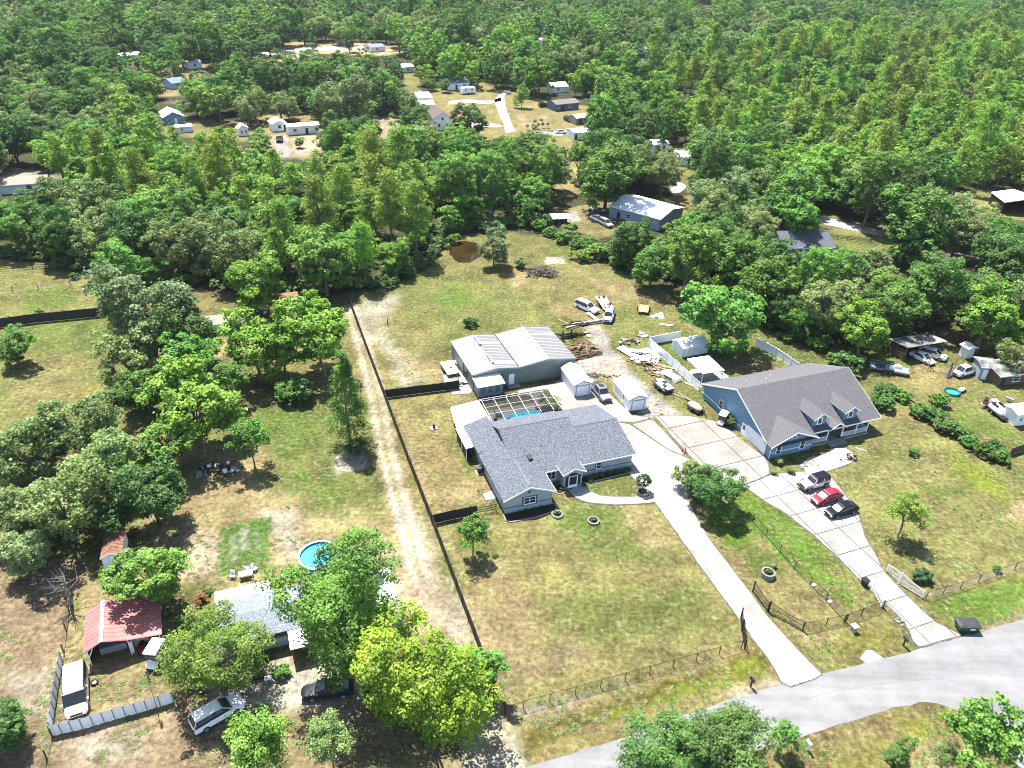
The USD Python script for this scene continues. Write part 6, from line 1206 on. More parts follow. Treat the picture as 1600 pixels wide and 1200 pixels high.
# tufts and weeds standing in the rough grass
rgT = np.random.default_rng(44); tf = UsdGeom.PointInstancer.Define(stage, '/World/grass_tufts'); tag(tf, 'tufts of rough grass and weeds scattered over the lots', 'grass tufts', kind='stuff')
gp_lane_ = [(545, 478), (575, 478), (610, 640), (650, 760), (720, 960), (800, 1150), (740, 1160), (640, 960), (600, 800), (570, 600)]
hard_ = [region(p) for p in ([(945, 695), (1000, 655), (1076, 650), (1140, 672), (1205, 720), (1290, 734), (1340, 800), (1380, 892), (1504, 993), (1431, 1013), (1310, 871), (1166, 763), (1113, 747), (1087, 807), (1200, 965), (1286, 1056), (1226, 1076), (1027, 790), (985, 742)], [(725, 520), (935, 500), (1020, 652), (860, 655), (700, 640)], [(705, 640), (870, 630), (1000, 710), (985, 745), (870, 800), (790, 812)], road_px, gp_lane_, [(690, 830), (780, 815), (1020, 790), (1150, 985), (810, 1100)], [(1090, 600), (1320, 570), (1385, 655), (1275, 705), (1199, 718)])]
from shapely.ops import unary_union
hardu = unary_union(hard_).buffer(.3); shapely.prepare(hardu)
q = np.column_stack([rgT.uniform(0, 1600, 16000), rgT.uniform(430, 1195, 16000) ** 1.0]); w_ = np.array([G(a, b)[:2] for a, b in q]); dn_ = meshkit.fbm(np.column_stack([w_ * .22, np.zeros(len(w_))]), 3, 71)
ok = (dn_ > .54) & ~shapely.contains_xy(hardu, w_[:, 0], w_[:, 1]); w_ = w_[ok]
tp = []
for k, lf in enumerate(('olive', 'oak', 'straw')):
    if lf == 'straw': LEAF['straw'] = leafmat('leaf_straw', (.09, .075, .035), (.15, .12, .06))
    rr = np.random.default_rng(90 + k); n_ = 26; a = rr.uniform(0, 6.28, n_); rad = rr.uniform(0, .7, n_); l = rr.uniform(.25, .7, n_); dr = np.stack([np.cos(a), np.sin(a)], 1); b0 = dr * rad[:, None] * .5; tip = dr * (rad + l * .6)[:, None]; sd = np.stack([-dr[:, 1], dr[:, 0]], 1) * .09
    v = np.stack([np.column_stack([b0 + sd, np.zeros(n_)]), np.column_stack([b0 - sd, np.zeros(n_)]), np.column_stack([tip - sd * .4, l * .5]), np.column_stack([tip + sd * .4, l * .5])], 1).reshape(-1, 3)
    pp = f'/World/grass_tufts/tuft_{"abc"[k]}'; UsdGeom.Xform.Define(stage, pp); usdkit.mesh(stage, pp + '/blades', (v, np.arange(n_ * 4).reshape(-1, 4)), LEAF[lf]); tp.append(pp)
tf.CreatePrototypesRel().SetTargets([Sdf.Path(p) for p in tp]); tf.CreateProtoIndicesAttr(Vt.IntArray([int(k) for k in rgT.choice(3, len(w_), p=[.35, .15, .5])])); tf.CreatePositionsAttr(Vt.Vec3fArray.FromNumpy(np.column_stack([w_, np.zeros(len(w_))]).astype(np.float32)))
sc_ = rgT.uniform(.18, .5, len(w_)); tf.CreateScalesAttr(Vt.Vec3fArray.FromNumpy(np.column_stack([sc_, sc_, sc_ * .8]).astype(np.float32)))
# ------------------------------------------------------------ vehicles
def ring(x, hw, z0, z1, top=.8, rr=.12):
    """cross-section of a body at x: half width hw at the sill, narrowing to hw*top at the roof"""
    t = hw * top; return np.array([(x, -hw * .93, z0), (x, -hw, z0 + rr), (x, -hw, z0 + (z1 - z0) * .55), (x, -t, z1 - rr * .5), (x, -t + rr * .8, z1), (x, t - rr * .8, z1), (x, t, z1 - rr * .5), (x, hw, z0 + (z1 - z0) * .55), (x, hw, z0 + rr), (x, hw * .93, z0)])
def wheels(t, L, wb, hw, r=.34, x0=None, wdt=.24):
    for x in (wb / 2, -wb / 2):
        for y in (-hw + wdt * .35, hw - wdt * .35):
            wp = t.part('wheel', MB().cyl((x, y, r), r, wdt, 18, axis='y'), W['tyre']); s = 1 if y > 0 else -1
            t.part('rim', MB().lathe([(0, 0), (r * .62, 0), (r * .62, .02), (0, .03)], n=12).__class__().cyl((x, y + s * wdt * .5, r), r * .62, .03, 12, axis='y'), W['rim'], under=wp)
def vehicle(name, label, style, c, front, paint, L=None, hw=None, group=None, roof_mat=None, cat=None, extra=None):
    """c: pixel of the middle of its footprint; front: a pixel its nose points at"""
    a, b = G(*c), G(*front); rz = math.atan2(b[1] - a[1], b[0] - a[0]); P_ = W[paint]
    S = {'sedan': (4.75, .90), 'suv': (4.85, .95), 'jeep': (4.7, .93), 'pickup': (5.7, .99), 'van': (5.6, 1.02), 'hatch': (4.2, .87)}[style]
    L, hw = L or S[0], hw or S[1]; h = L / 2
    t = Thing(name, label, cat or {'sedan': 'car', 'suv': 'car', 'jeep': 'car', 'hatch': 'car', 'pickup': 'pickup truck', 'van': 'van'}[style], (a[0], a[1], .01), rz, group)
    if style in ('sedan', 'hatch'):
        body = [(-h, .80, .42, .72), (-h + .12, .95, .30, .93), (-h + .75, 1, .26, .99), (-.9, 1, .24, .98), (.7, 1, .24, .96), (1.1, .99, .24, .94), (h - .5, .96, .26, .82), (h - .12, .86, .30, .70), (h, .70, .40, .60)]
        cab = [(-h + .55, .80, .96, 1.00), (-h + 1.15, .80, .96, 1.36), (-.55, .80, .95, 1.45), (.25, .80, .95, 1.43), (.55, .80, .94, 1.32), (1.28, .80, .92, .97)]; roof = (-h + 1.2, .30, 1.40, 1.475)
        wb, r = 2.75, .33
    elif style == 'suv':
        body = [(-h, .90, .45, .95), (-h + .1, .98, .34, 1.08), (-1.2, 1, .30, 1.10), (.8, 1, .30, 1.08), (1.15, .99, .30, 1.06), (h - .35, .97, .32, .98), (h - .08, .88, .36, .86), (h, .78, .45, .75)]
        cab = [(-h + .05, .82, 1.02, 1.15), (-h + .4, .82, 1.02, 1.68), (-.6, .82, 1.02, 1.76), (.35, .82, 1.02, 1.72), (.6, .82, 1.02, 1.60), (1.3, .82, 1.0, 1.07)]; roof = (-h + .35, .42, 1.70, 1.80)
        wb, r = 2.85, .37
    elif style == 'jeep':
        body = [(-h + .15, .92, .50, 1.05), (-h + .25, .95, .42, 1.14), (.55, .95, .42, 1.14), (.9, .86, .45, 1.16), (h - .35, .80, .48, 1.12), (h - .25, .80, .55, 1.05)]
        cab = [(-h + .2, .86, 1.08, 1.20), (-h + .24, .86, 1.08, 1.78), (.25, .84, 1.08, 1.80), (.42, .84, 1.08, 1.72), (.78, .84, 1.08, 1.15)]; roof = (-h + .2, .34, 1.78, 1.86)
        wb, r = 2.95, .41
    elif style == 'pickup':
        body = [(-h, .95, .50, 1.0), (-h + .06, 1, .42, 1.08), (-.55, 1, .38, 1.10), (1.05, 1, .38, 1.12), (h - .4, .98, .40, 1.10), (h - .08, .90, .42, 1.02), (h, .80, .52, .9)]
        cab = [(-.75, .84, 1.06, 1.2), (-.62, .84, 1.06, 1.80), (.45, .84, 1.06, 1.84), (.95, .84, 1.06, 1.74), (1.55, .84, 1.06, 1.13)]; roof = (-.68, .88, 1.80, 1.90)
        wb, r = 3.5, .40
    else:
        body = [(-h, .92, .45, 1.1), (-h + .08, 1, .36, 1.25), (1.2, 1, .34, 1.22), (1.75, .99, .34, 1.12), (h - .25, .95, .36, 1.0), (h, .84, .42, .85)]
        cab = [(-h + .02, .90, 1.15, 1.3), (-h + .1, .90, 1.15, 2.0), (.9, .90, 1.15, 2.06), (1.2, .90, 1.12, 1.95), (1.95, .88, 1.10, 1.16)]; roof = (-h + .04, 1.05, 1.82, 2.14)
        wb, r = 3.4, .37
    bp = t.part('body', MB().loft([ring(x, hw * k, z0, z1, .90) for x, k, z0, z1 in body]), P_, 35)
    t.part('windows', MB().loft([ring(x, hw * k * (1.10 if style != 'jeep' else 1.02), z0 - .05, z1, .80 if style not in ('jeep', 'van') else .92, .06) for x, k, z0, z1 in cab]), W['glass'], 25)
    xa, xb, za, zb2 = roof; k = .70 if style not in ('jeep', 'van') else .82
    if style == 'van': t.part('roof', MB().loft([ring(x, hw * kk, z0, z1, .88, .14) for x, kk, z0, z1 in ((xa - .06, .90, 1.3, 2.0), (xa + .1, .965, 1.22, 2.12), (xb - .4, .965, 1.22, 2.14), (xb - .1, .93, 1.9, 2.10), (xb + .1, .90, 1.98, 2.04))]), W[roof_mat or paint], 35)
    else: t.part('roof', MB().hull([(x, s * hw * k * q, z) for s in (-1, 1) for x, q, z in ((xa, 1, za), (xb, 1, za), (xa + .15, .92, zb2), (xb - .2, .92, zb2), (xa + .02, 1.02, za + .03), (xb - .05, 1.0, za + .03))]), W[roof_mat or paint])
    if style not in ('van',):
        m = MB()
        for s in (-1, 1):
            for x, z in ((xb + .02, za), ):
                e = cab[-1]; m.tube([(x, s * hw * k, za - .02), (e[0] - .05, s * hw * .86, e[3])], .045, 5)
            e = cab[0]; m.tube([(xa, s * hw * k, za - .02), (e[0] + .03, s * hw * .84, e[3])], .055, 5); xm = (xa + xb) / 2; m.tube([(xm, s * hw * k * 1.01, za), (xm, s * hw * .90, cab[1][2])], .045, 5)
        t.part('pillars', m, P_)
    if style == 'pickup':
        t.part('bed', MB().bx(-h + .12, -.85, -hw + .12, hw - .12, 1.02, 1.115), W['chrome'])
    if style == 'jeep':
        t.part('spare_wheel', MB().cyl((-h + .02, 0, 1.0), .38, .22, 16, axis='x'), W['tyre'])
        for x in (wb / 2, -wb / 2):
            for s in (-1, 1): t.part('fender', MB().box((x, s * hw * .96, .86), (1.0, .3, .09)), W['chrome'])
        t.part('bumper', MB().box((h - .12, 0, .55), (.22, 1.7, .22)), W['chrome'])
    fx = body[-1]
    t.part('grille', MB().box((fx[0] + (-.02 if style != 'jeep' else .0), 0, (fx[2] + fx[3]) / 2), (.08, hw * 1.0, (fx[3] - fx[2]) * .55)), W['chrome'])
    for s in (-1, 1):
        t.part('headlight', MB().box((body[-2][0] + .02, s * hw * .68, body[-2][3] - .10), (.18, .34, .13), s * -.3), W['lamp']); t.part('tail_light', MB().box((body[0][0] + .02, s * hw * .74, body[0][3] - .12), (.12, .26, .16)), W['tail'])
        mx = cab[-1][0] - .25; t.part('mirror', MB().box((mx, s * (hw + .08), cab[-1][3] + .08), (.14, .2, .14)), P_)
    wheels(t, L, wb * L / S[0], hw, r)
    t.L, t.hw, t.rz = L, hw, rz
    return t
vehicle('parked_car', 'white boxy off-road car with black roof, topmost of the three at the right drive', 'jeep', (1270, 760), (1246, 767), 'car_white', L=4.9, roof_mat='car_black')
vehicle('parked_car', 'red sedan between the white off-road car and the black sedan', 'sedan', (1290, 781), (1268, 788), 'car_red', L=4.9)
vehicle('parked_car', 'black sedan, lowest of the three cars at the right drive', 'sedan', (1313, 801), (1290, 808), 'car_black', L=5.0)
t = vehicle('pickup_truck', 'silver pickup with dark bed cover parked between the two storage sheds', 'pickup', (938, 617), (949, 631), 'car_silver', L=5.6, roof_mat='car_silver')
t.part('sunroof', MB().bx(-.45, .55, -.5, .5, 1.89, 1.92), W['glass'])
t = vehicle('work_van', 'white work van with dark side windows parked on the back field', 'suv', (917, 484), (933, 491), 'car_white', L=5.6, hw=1.0); t.part('roof_rack', MB().tube([(-1.8, -.6, 1.86), (.2, -.6, 1.86)], .04, 5).tube([(-1.8, .6, 1.86), (.2, .6, 1.86)], .04, 5).tube([(-1.5, -.6, 1.86), (-1.5, .6, 1.86)], .04, 5).tube([(-.1, -.6, 1.86), (-.1, .6, 1.86)], .04, 5), W['grey_metal'])
vehicle('pickup_truck', 'white pickup towing a loaded flatbed trailer on the back field', 'pickup', (951, 497), (947, 508), 'car_white', L=5.4)
vehicle('old_van', 'white passenger van with dark windscreen beside the white metal fence, lower left', 'van', (122, 1088), (122, 1124), 'car_white', L=5.7, hw=1.08)
vehicle('parked_car', 'white estate car half under the olive-green tree outside the white metal fence', 'suv', (341, 1119), (370, 1102), 'car_white', L=5.2, hw=1.0)
vehicle('parked_car', 'dark sedan in the shade under the big deep green tree', 'sedan', (513, 1083), (481, 1087), 'car_dark', L=5.4)
vehicle('parked_car', 'dark car almost hidden behind the big yellow-green tree', 'sedan', (604, 1088), (578, 1092), 'car_black', L=4.8)
vehicle('parked_car', 'left white car in the yard of the white barn-like building', 'sedan', (934, 345), (942, 348), 'car_white', L=4.7)
vehicle('parked_car', 'right silver car in the yard of the white barn-like building', 'suv', (946, 352), (955, 357), 'car_grey', L=5.0)
vehicle('parked_car', 'white car nose-out at the open wooden shed', 'sedan', (1440, 563), (1448, 567), 'car_white', L=4.7)
vehicle('parked_car', 'second white car just behind the first at the open wooden shed', 'suv', (1456, 558), (1466, 561), 'car_white', L=4.8)
vehicle('pickup_truck', 'small white pickup in front of the narrow white tool shed', 'pickup', (1505, 585), (1494, 588), 'car_white', L=5.0, hw=.9)
vehicle('pickup_truck', 'dark pickup on the gravel in front of the far white garage', 'pickup', (437, 220), (437, 226), 'car_dark', L=6.5, hw=1.1)
vehicle('parked_car', 'white car on the far side road right of the young orchard', 'sedan', (876, 208.5), (884, 208), 'car_white', L=4.8)
vehicle('parked_car', 'dark car beside the slate blue far house', 'suv', (850, 167), (857, 166.5), 'car_dark', L=4.8)
vehicle('parked_car', 'dark car by the porch of the far porch house', 'suv', (887, 189), (891, 191), 'car_dark', L=4.6)
vehicle('parked_car', 'white car beside the far white barns', 'sedan', (659, 148), (665, 148), 'car_white', L=4.8)
vehicle('parked_car', 'red car behind the tall white far house', 'sedan', (712, 177.5), (719, 177), 'car_red', L=4.6)
# camper by the far road, boats, trailers
def frame_trailer(name, label, cat, c, front, L, wd, deck, z=.65, axles=2, tongue=1.2, group=None):
    a, b = G(*c), G(*front); rz = math.atan2(b[1] - a[1], b[0] - a[0]); t = Thing(name, label, cat, (a[0], a[1], 0), rz, group)
    if deck: t.part('deck', MB().bx(-L / 2, L / 2, -wd / 2, wd / 2, z - .12, z), W[deck])
    t.part('tongue', MB().tube([(L / 2, -wd * .35, z - .14), (L / 2 + tongue, 0, z - .14)], .05, 5).tube([(L / 2, wd * .35, z - .14), (L / 2 + tongue, 0, z - .14)], .05, 5), W['black_metal'])
    for k in range(axles):
        for s in (-1, 1):
            x = -.5 * (axles - 1) * .85 + k * .85 - .2; wp = t.part('wheel', MB().cyl((x, s * (wd / 2 + .12), .33), .33, .2, 14, axis='y'), W['tyre']); t.part('rim', MB().cyl((x, s * (wd / 2 + .23), .33), .18, .03, 10, axis='y'), W['rim'], under=wp)
    for s in (-1, 1): t.part('fender', MB().box((-.2, s * (wd / 2 + .12), .72), (.85 * axles + .3, .28, .06)), W['black_metal'])
    t.L, t.wd, t.z = L, wd, z; return t
ft = frame_trailer('flatbed_trailer', 'white flatbed trailer with scattered load behind the white pickup on the back field', 'trailer', (944.5, 478), (951, 487.5), 6.2, 2.2, 'vinyl', .75)
rg = np.random.default_rng(31)
for k in range(7):
    p = wo((ft.loc[0], ft.loc[1]), ft.rz, rg.uniform(-2.6, 2.8), rg.uniform(-.8, .8)); m_ = ('red', 'rust', 'wood', 'black_metal', 'wood_dark', 'grey_metal', 'rust')[k]
    lab = ('red toolbox', 'rusty bracket stack', 'short plank bundle', 'black bucket', 'dark crate', 'grey parts box', 'rusty pipe stack')[k] + ' lying on the white flatbed trailer'
    t = Thing('trailer_load', lab, 'cargo', (p[0], p[1], .755), rg.uniform(0, 3)); sx, sy, sz = rg.uniform(.3, .9), rg.uniform(.25, .5), rg.uniform(.15, .4)
    t.part('case', MB().box((0, 0, sz / 2), (sx, sy, sz), 0, .04), W[m_]); t.part('lid', MB().box((0, 0, sz + .015), (sx * .9, sy * .9, .03)), W[m_])
yt = frame_trailer('utility_trailer', 'yellow utility trailer with its mesh ramp raised on the back field', 'trailer', (1005, 485), (1004, 494), 3.9, 2.1, 'yellow_pl', .6, 1)  if W.setdefault('yellow_pl', mat('yellow_boards', (.42, .33, .16), .8, scale=1.5, c2=(.56, .45, .22))) else None
for s in (-1, 1): yt.part('side_rail', MB().bx(-1.95, 1.95, s * 1.05 - .04, s * 1.05 + .04, .6, .95), W['yellow_pl'])
m = MB()
for k in range(8): y = -1.0 + k * 2.0 / 7; m.tube([(-1.97, y, .6), (-2.15, y, 2.3)], .05, 4)
for z in (.7, 1.2, 1.7, 2.25): m.tube([(-1.97 - (z - .6) * .1, -1.0, z), (-1.97 - (z - .6) * .1, 1.0, z)], .05, 4)
yt.part('ramp', m, W['rust'])
wt = frame_trailer('car_trailer', 'two-axle trailer stacked with white and black panels beside the gravel lane', 'trailer', (1035, 607), (1046, 617), 4.0, 2.0, 'black_metal', .7)
for i in range(3):
    for j in range(4): wt.part('panel', MB().box((-1.45 + j * .95, -.66 + i * .66, .80 + .05 * ((i + j) % 2)), (.88, .60, .10)), W['vinyl' if (i * 4 + j) % 3 else 'black_metal'])
wt.part('rail', MB().bx(-2, 2, -1.04, -.98, .7, 1.0).bx(-2, 2, .98, 1.04, .7, 1.0), W['grey_metal'])
tt = frame_trailer('covered_trailer', 'small trailer under a pale tan tarp in front of the blue house gable', 'trailer', (1086, 641), (1096, 648), 2.8, 1.7, 'black_metal', .5, 1)
tt.part('tarp', MB().ico((0, 0, .75), (1.5, .9, .45), 2, .22, 4), W['tan_tarp'] if W.setdefault('tan_tarp', mat('tan_tarp', (.36, .29, .21), .8, scale=2, c2=(.5, .43, .34))) else None, 40)
bt = frame_trailer('boat_trailer', 'long grey pontoon boat on a trailer left of the open wooden shed', 'boat', (1388, 580), (1414, 585), 6.6, 2.2, 'grey_metal', .8)
for s in (-1, 1): bt.part('pontoon', MB().tube([(-3.3, s * .85, .55), (2.9, s * .85, .55), (3.5, s * .85, .75)], [.28, .28, .06], 10), W['galv'])
bt.part('seat', MB().box((-1.6, -.5, 1.05), (1.6, .6, .5), 0, .06), W['navy_cloth']); bt.part('seat', MB().box((1.4, .5, 1.05), (1.2, .6, .5), 0, .06), W['white']); bt.part('console', MB().box((.2, -.5, 1.15), (.6, .5, .7), 0, .06), W['white']); bt.part('rail', MB().tube([(-3.2, -1.05, 1.2), (3.0, -1.05, 1.2), (3.2, 0, 1.2), (3.0, 1.05, 1.2), (-3.2, 1.05, 1.2)], .03, 5), W['grey_metal'])
jt = frame_trailer('jet_ski_trailer', 'flat trailer carrying two white jet skis on the right neighbour lawn', 'trailer', (1558, 645), (1572, 657), 5.4, 2.4, 'black_metal', .6)
for s, lab in ((-.6, 'left white jet ski on the flat trailer'), (.6, 'right white jet ski on the flat trailer')):
    p = wo((jt.loc[0], jt.loc[1]), jt.rz, .2, s); t = Thing('jet_ski', lab, 'jet ski', (p[0], p[1], .62), jt.rz)
    t.part('hull', MB().loft([ring(x, .48 * k, 0, z, .7, .08) for x, k, z in ((-1.5, .8, .5), (-1.3, 1, .58), (.3, 1, .62), (1.1, .75, .55), (1.6, .15, .5))]), W['white'], 35); t.part('seat', MB().box((-.55, 0, .78), (1.3, .34, .3), 0, .08), W['black_metal']); t.part('handlebar', MB().tube([(.25, -.35, 1.0), (.3, 0, .95), (.25, .35, 1.0)], .03, 5), W['black_metal'])
p = wo((jt.loc[0], jt.loc[1]), jt.rz, -2.6, -1.8); t = Thing('scrap_heap', 'dark heap of scrap behind the jet ski trailer', 'scrap', (*G(1545, 631)[:2], 0), .3, kind=None)
rg = np.random.default_rng(77)
for k in range(14): t.part('piece', MB().box((rg.normal(0, 1.1), rg.normal(0, .6), rg.uniform(.15, .6)), (rg.uniform(.4, 1.3), rg.uniform(.2, .6), rg.uniform(.1, .4)), rg.uniform(0, 3)), W[('black_metal', 'grey_metal', 'rust', 'vinyl')[k % 4]])
def box_camper(name, label, c, front, L, wd, h, cover=False):
    a, b = G(*c), G(*front); rz = math.atan2(b[1] - a[1], b[0] - a[0]); t = Thing(name, label, 'camper', (a[0], a[1], 0), rz)
    t.part('body', MB().loft([ring(x, wd / 2 * k, .5, z, .94, .18) for x, k, z in ((-L / 2, .92, h - .25), (-L / 2 + .15, 1, h), (L / 2 - .5, 1, h), (L / 2 - .05, .95, h - .5), (L / 2, .9, h - .9))]), W['white'], 35)
    t.part('roof_unit', MB().box((-.5, 0, h + .1), (.9, .7, .24), 0, .05), W['vinyl'])
    for x in (-L * .25, L * .2): t.part('side_window', MB().box((x, -wd / 2 * .985, h * .66), (.9, .06, .6)), W['glass'])
    t.part('door', MB().box((L * .02, -wd / 2 * .985, 1.3), (.65, .07, 1.7)), W['vinyl'])
    for s in (-1, 1): t.part('wheel', MB().cyl((-.2, s * (wd / 2 - .1), .36), .36, .22, 14, axis='y'), W['tyre'])
    if cover: t.part('tarp', MB().loft([ring(x, wd / 2 * k, .9, z, .9, .22) for x, k, z in ((L / 2 - 1.9, 1.07, h + .06), (L / 2 - 1.2, 1.09, h + .02), (L / 2 - .4, 1.06, h - .22), (L / 2 + .12, .9, h - .7))]), W['grey_tarp'], 30)
    return t
box_camper('camper_trailer', 'white camper with a grey tarp over its front, between trees beside the dirt lane', (604, 950), (614, 990), 7.4, 2.5, 2.7, True)
box_camper('camper_trailer', 'white camper parked in front of the far grey-roofed white house', (731, 146.5), (738, 145.8), 7, 2.5, 2.9)
# golf carts
def golf_cart(label, c, front, s=1.0):
    a, b = G(*c), G(*front); t = Thing('golf_cart', label, 'golf cart', (a[0], a[1], 0), math.atan2(b[1] - a[1], b[0] - a[0]), scale=(s, s, s))
    t.part('roof', MB().box((-.1, 0, 1.85), (1.9, 1.25, .09), 0, .03), W['white']); t.part('body', MB().loft([ring(x, .58 * k, .28, z, .9, .1) for x, k, z in ((-1.2, .9, .75), (-1.0, 1, .8), (-.2, 1, .72), (.15, 1, .45), (.6, 1, .45), (.75, .95, .85), (1.2, .8, .6))]), W['white'], 35)
    t.part('seat', MB().box((-.35, 0, .88), (.5, 1.05, .2), 0, .05).hull([(-.7, -.5, .9), (-.7, .5, .9), (-.6, -.5, .9), (-.6, .5, .9), (-.85, -.5, 1.35), (-.85, .5, 1.35), (-.75, -.5, 1.35), (-.75, .5, 1.35)]), W['black_metal']); t.part('windscreen', MB().box((.72, 0, 1.3), (.03, 1.1, .9)), W['glass'])
    for x in (-.95, .75):
        for y in (-.55, .55): t.part('pillar', MB().tube([(x, y, .75), (x * .9, y, 1.8)], .03, 5), W['black_metal'])
    for x in (-.75, .8):
        for y in (-.52, .52): t.part('wheel', MB().cyl((x, y, .23), .23, .2, 12, axis='y'), W['tyre'])
golf_cart('white golf cart parked at the right front of the red carport', (246, 1032), (240, 1042), 1.15); golf_cart('white-topped golf cart by the bush at the blue house gable', (1128, 661), (1122, 669))
# ------------------------------------------------------------ fences and gates
def resample(pts, step):
    l = LineString(pts); n = max(1, int(round(l.length / step))); return [np.array(l.interpolate(i / n, True).coords[0]) for i in range(n + 1)]
def along(m, a, b, z0, z1, th, gap=0.0):
    d = (b - a) / np.linalg.norm(b - a); a2, b2 = a + d * gap, b - d * gap; c = (a2 + b2) / 2
    m.box((c[0], c[1], (z0 + z1) / 2), (np.linalg.norm(b2 - a2), th, z1 - z0), math.atan2(d[1], d[0])); return m
def fence(name, label, px, h, step, panel, post, style='board', group=None, cat='fence', psize=.10):
    pts = [np.array(p) for p in gp(px)]; o = pts[0]; t = Thing(name, label, cat, (o[0], o[1], 0), 0, group); segs = []
    for a, b in zip(pts[:-1], pts[1:]): r = resample([a, b], step); segs += [(r[i] - o, r[i + 1] - o) for i in range(len(r) - 1)]
    rr = np.random.default_rng(zlib.crc32(label.encode()) % 9999)
    for k, (a, b) in enumerate(segs):
        dz = rr.uniform(-.03, .03)
        t.part('post', MB().box((a[0], a[1], (h + .08) / 2), (psize, psize, h + .08)), W[post])
        if style == 'board': t.part('panel', along(MB(), a, b, .06, h + dz, .045, psize * .55), W[panel])
        elif style == 'vinyl':
            p = t.part('panel', along(MB(), a, b, .10, h - .12, .03, psize * .55), W[panel]); t.part('rail', along(MB(), a, b, h - .118, h, .07, psize * .55), W[panel], under=p); t.part('rail', along(MB(), a, b, .03, .098, .07, psize * .55), W[panel], under=p)
        elif style == 'corrugated':
            n = max(2, int(np.linalg.norm(b - a) / .22)); d = (b - a) / np.linalg.norm(b - a); q = np.array([-d[1], d[0]]); g = [a + (b - a) * (i / n) + q * (.03 if i % 2 else -.03) for i in range(n + 1)]
            v = np.array([(p[0], p[1], z) for p in g for z in (.03, h + dz)]); t.part('panel', MB().add(v, [[2 * i, 2 * i + 2, 2 * i + 3, 2 * i + 1] for i in range(n)]), W[panel])
        elif style == 'chain':
            m = MB(); L = np.linalg.norm(b - a); d3 = np.array([*((b - a) / L), 0]); A3 = np.array([*a, 0])
            m.tube([A3 + [0, 0, h], A3 + d3 * L + [0, 0, h]], .025, 4); t.part('rail', m, W[post]); m = MB()
            for s in np.arange(-h, L, .22):
                for sg in (0, 1):
                    s0, s1 = max(s, 0), min(s + h, L)
                    if s1 - s0 < .1: continue
                    z0, z1 = (s0 - s), (s1 - s)
                    if sg: z0, z1 = h - z0, h - z1
                    m.tube([A3 + d3 * s0 + [0, 0, z0], A3 + d3 * s1 + [0, 0, z1]], .006, 3, cap=False)
            t.part('mesh', m, W[panel])
        elif style == 'wire':
            m = MB(); A3, B3 = np.array([*a, 0]), np.array([*b, 0])
            for z in np.linspace(.3, h - .1, 4): m.tube([A3 + [0, 0, z], B3 + [0, 0, z]], .012, 3, cap=False)
            t.part('wires', m, W[panel])
        elif style == 'rail':
            for z in np.linspace(.35, h - .1, 3): t.part('rail', along(MB(), a, b, z - .06, z + .06, .04, .06), W[panel])
    b = segs[-1][1]; t.part('post', MB().box((b[0], b[1], (h + .08) / 2), (psize, psize, h + .08)), W[post]); return t
fence('long_board_fence', 'long dark board fence running the whole length beside the dirt lane', [(546, 474), (572, 545), (600, 620), (637, 720), (675, 818), (705, 898), (742, 998), (778, 1095)], 1.75, 2.4, 'dark_wood', 'dark_wood')
fence('cross_fence', 'dark board cross fence between the lane fence and the workshop', [(601, 622), (640, 617), (680, 612), (717, 607)], 1.6, 2.4, 'dark_wood', 'dark_wood')
fence('cross_fence', 'dark board cross fence beside the young tree on the front lawn', [(675, 819), (710, 811), (744, 804)], 1.6, 2.4, 'dark_wood', 'dark_wood')
fence('side_gate_fence', 'short black bar fence joining the cross fence to the front wing wall', [(745, 804), (775, 798)], 1.25, 1.9, 'black_metal', 'black_metal', 'rail')
fence('chain_link_fence', 'black chain-link fence along the front lawn above the roadside swale', [(790, 1117), (818, 1108), (1158, 1013)], 1.3, 3.0, 'black_metal', 'black_metal', 'chain', psize=.07)
fence('chain_link_fence', 'short chain-link fence from the open black gate to the green utility box', [(1254, 986), (1290, 978), (1322, 972)], 1.3, 3.0, 'black_metal', 'black_metal', 'chain', psize=.07)
fence('chain_link_fence', 'chain-link fence across the bright green lawn, left of the right gate', [(1318, 973), (1345, 963), (1379, 951)], 1.3, 3.0, 'black_metal', 'black_metal', 'chain', psize=.07)
fence('chain_link_fence', 'chain-link fence dividing the two front lots along the bright green lawn', [(1176, 815), (1241, 889), (1266, 914), (1290, 939), (1320, 972)], 1.3, 3.2, 'black_metal', 'black_metal', 'chain', psize=.07)
fence('chain_link_fence', 'chain-link fence right of the white curved gate wing along the right lawn', [(1446, 936), (1500, 920), (1556, 900), (1640, 872)], 1.2, 3.2, 'grey_metal', 'black_metal', 'chain', psize=.07)
fence('vinyl_fence', 'white vinyl fence along the junk-strewn side of the yard behind the blue house', [(1013, 541), (1040, 564), (1068, 589), (1091, 611)], 1.75, 2.0, 'vinyl', 'vinyl', 'vinyl')
fence('vinyl_fence', 'white vinyl fence across the back of the yard, meeting the big spreading tree', [(1014, 539), (1035, 535), (1062, 530)], 1.75, 2.0, 'vinyl', 'vinyl', 'vinyl')
fence('vinyl_fence', 'white vinyl fence running behind the ridge of the blue house', [(1180, 540), (1210, 556), (1245, 580)], 1.75, 2.0, 'vinyl', 'vinyl', 'vinyl')
fence('pasture_fence', 'dark board fence between the meadow and the pasture at the left', [(-60, 521), (0, 512), (60, 504), (165, 494)], 1.9, 2.4, 'dark_wood', 'dark_wood')
fence('post_rail_fence', 'dark post and rail fence across the upper pasture below the woods', [(-30, 426), (30, 421), (72, 418), (130, 426)], 1.3, 3.0, 'dark_wood', 'dark_wood', 'rail')
fence('wire_fence', 'thin wire fence on posts across the middle of the pasture', [(-20, 462), (60, 452), (110, 445), (155, 434)], 1.2, 4.0, 'black_metal', 'dark_wood', 'wire')
fence('meadow_fence', 'weathered fence at the right side of the meadow going down into the oaks', [(186, 612), (181, 632), (175, 668), (168, 705)], 1.4, 2.4, 'wood', 'wood', 'board')
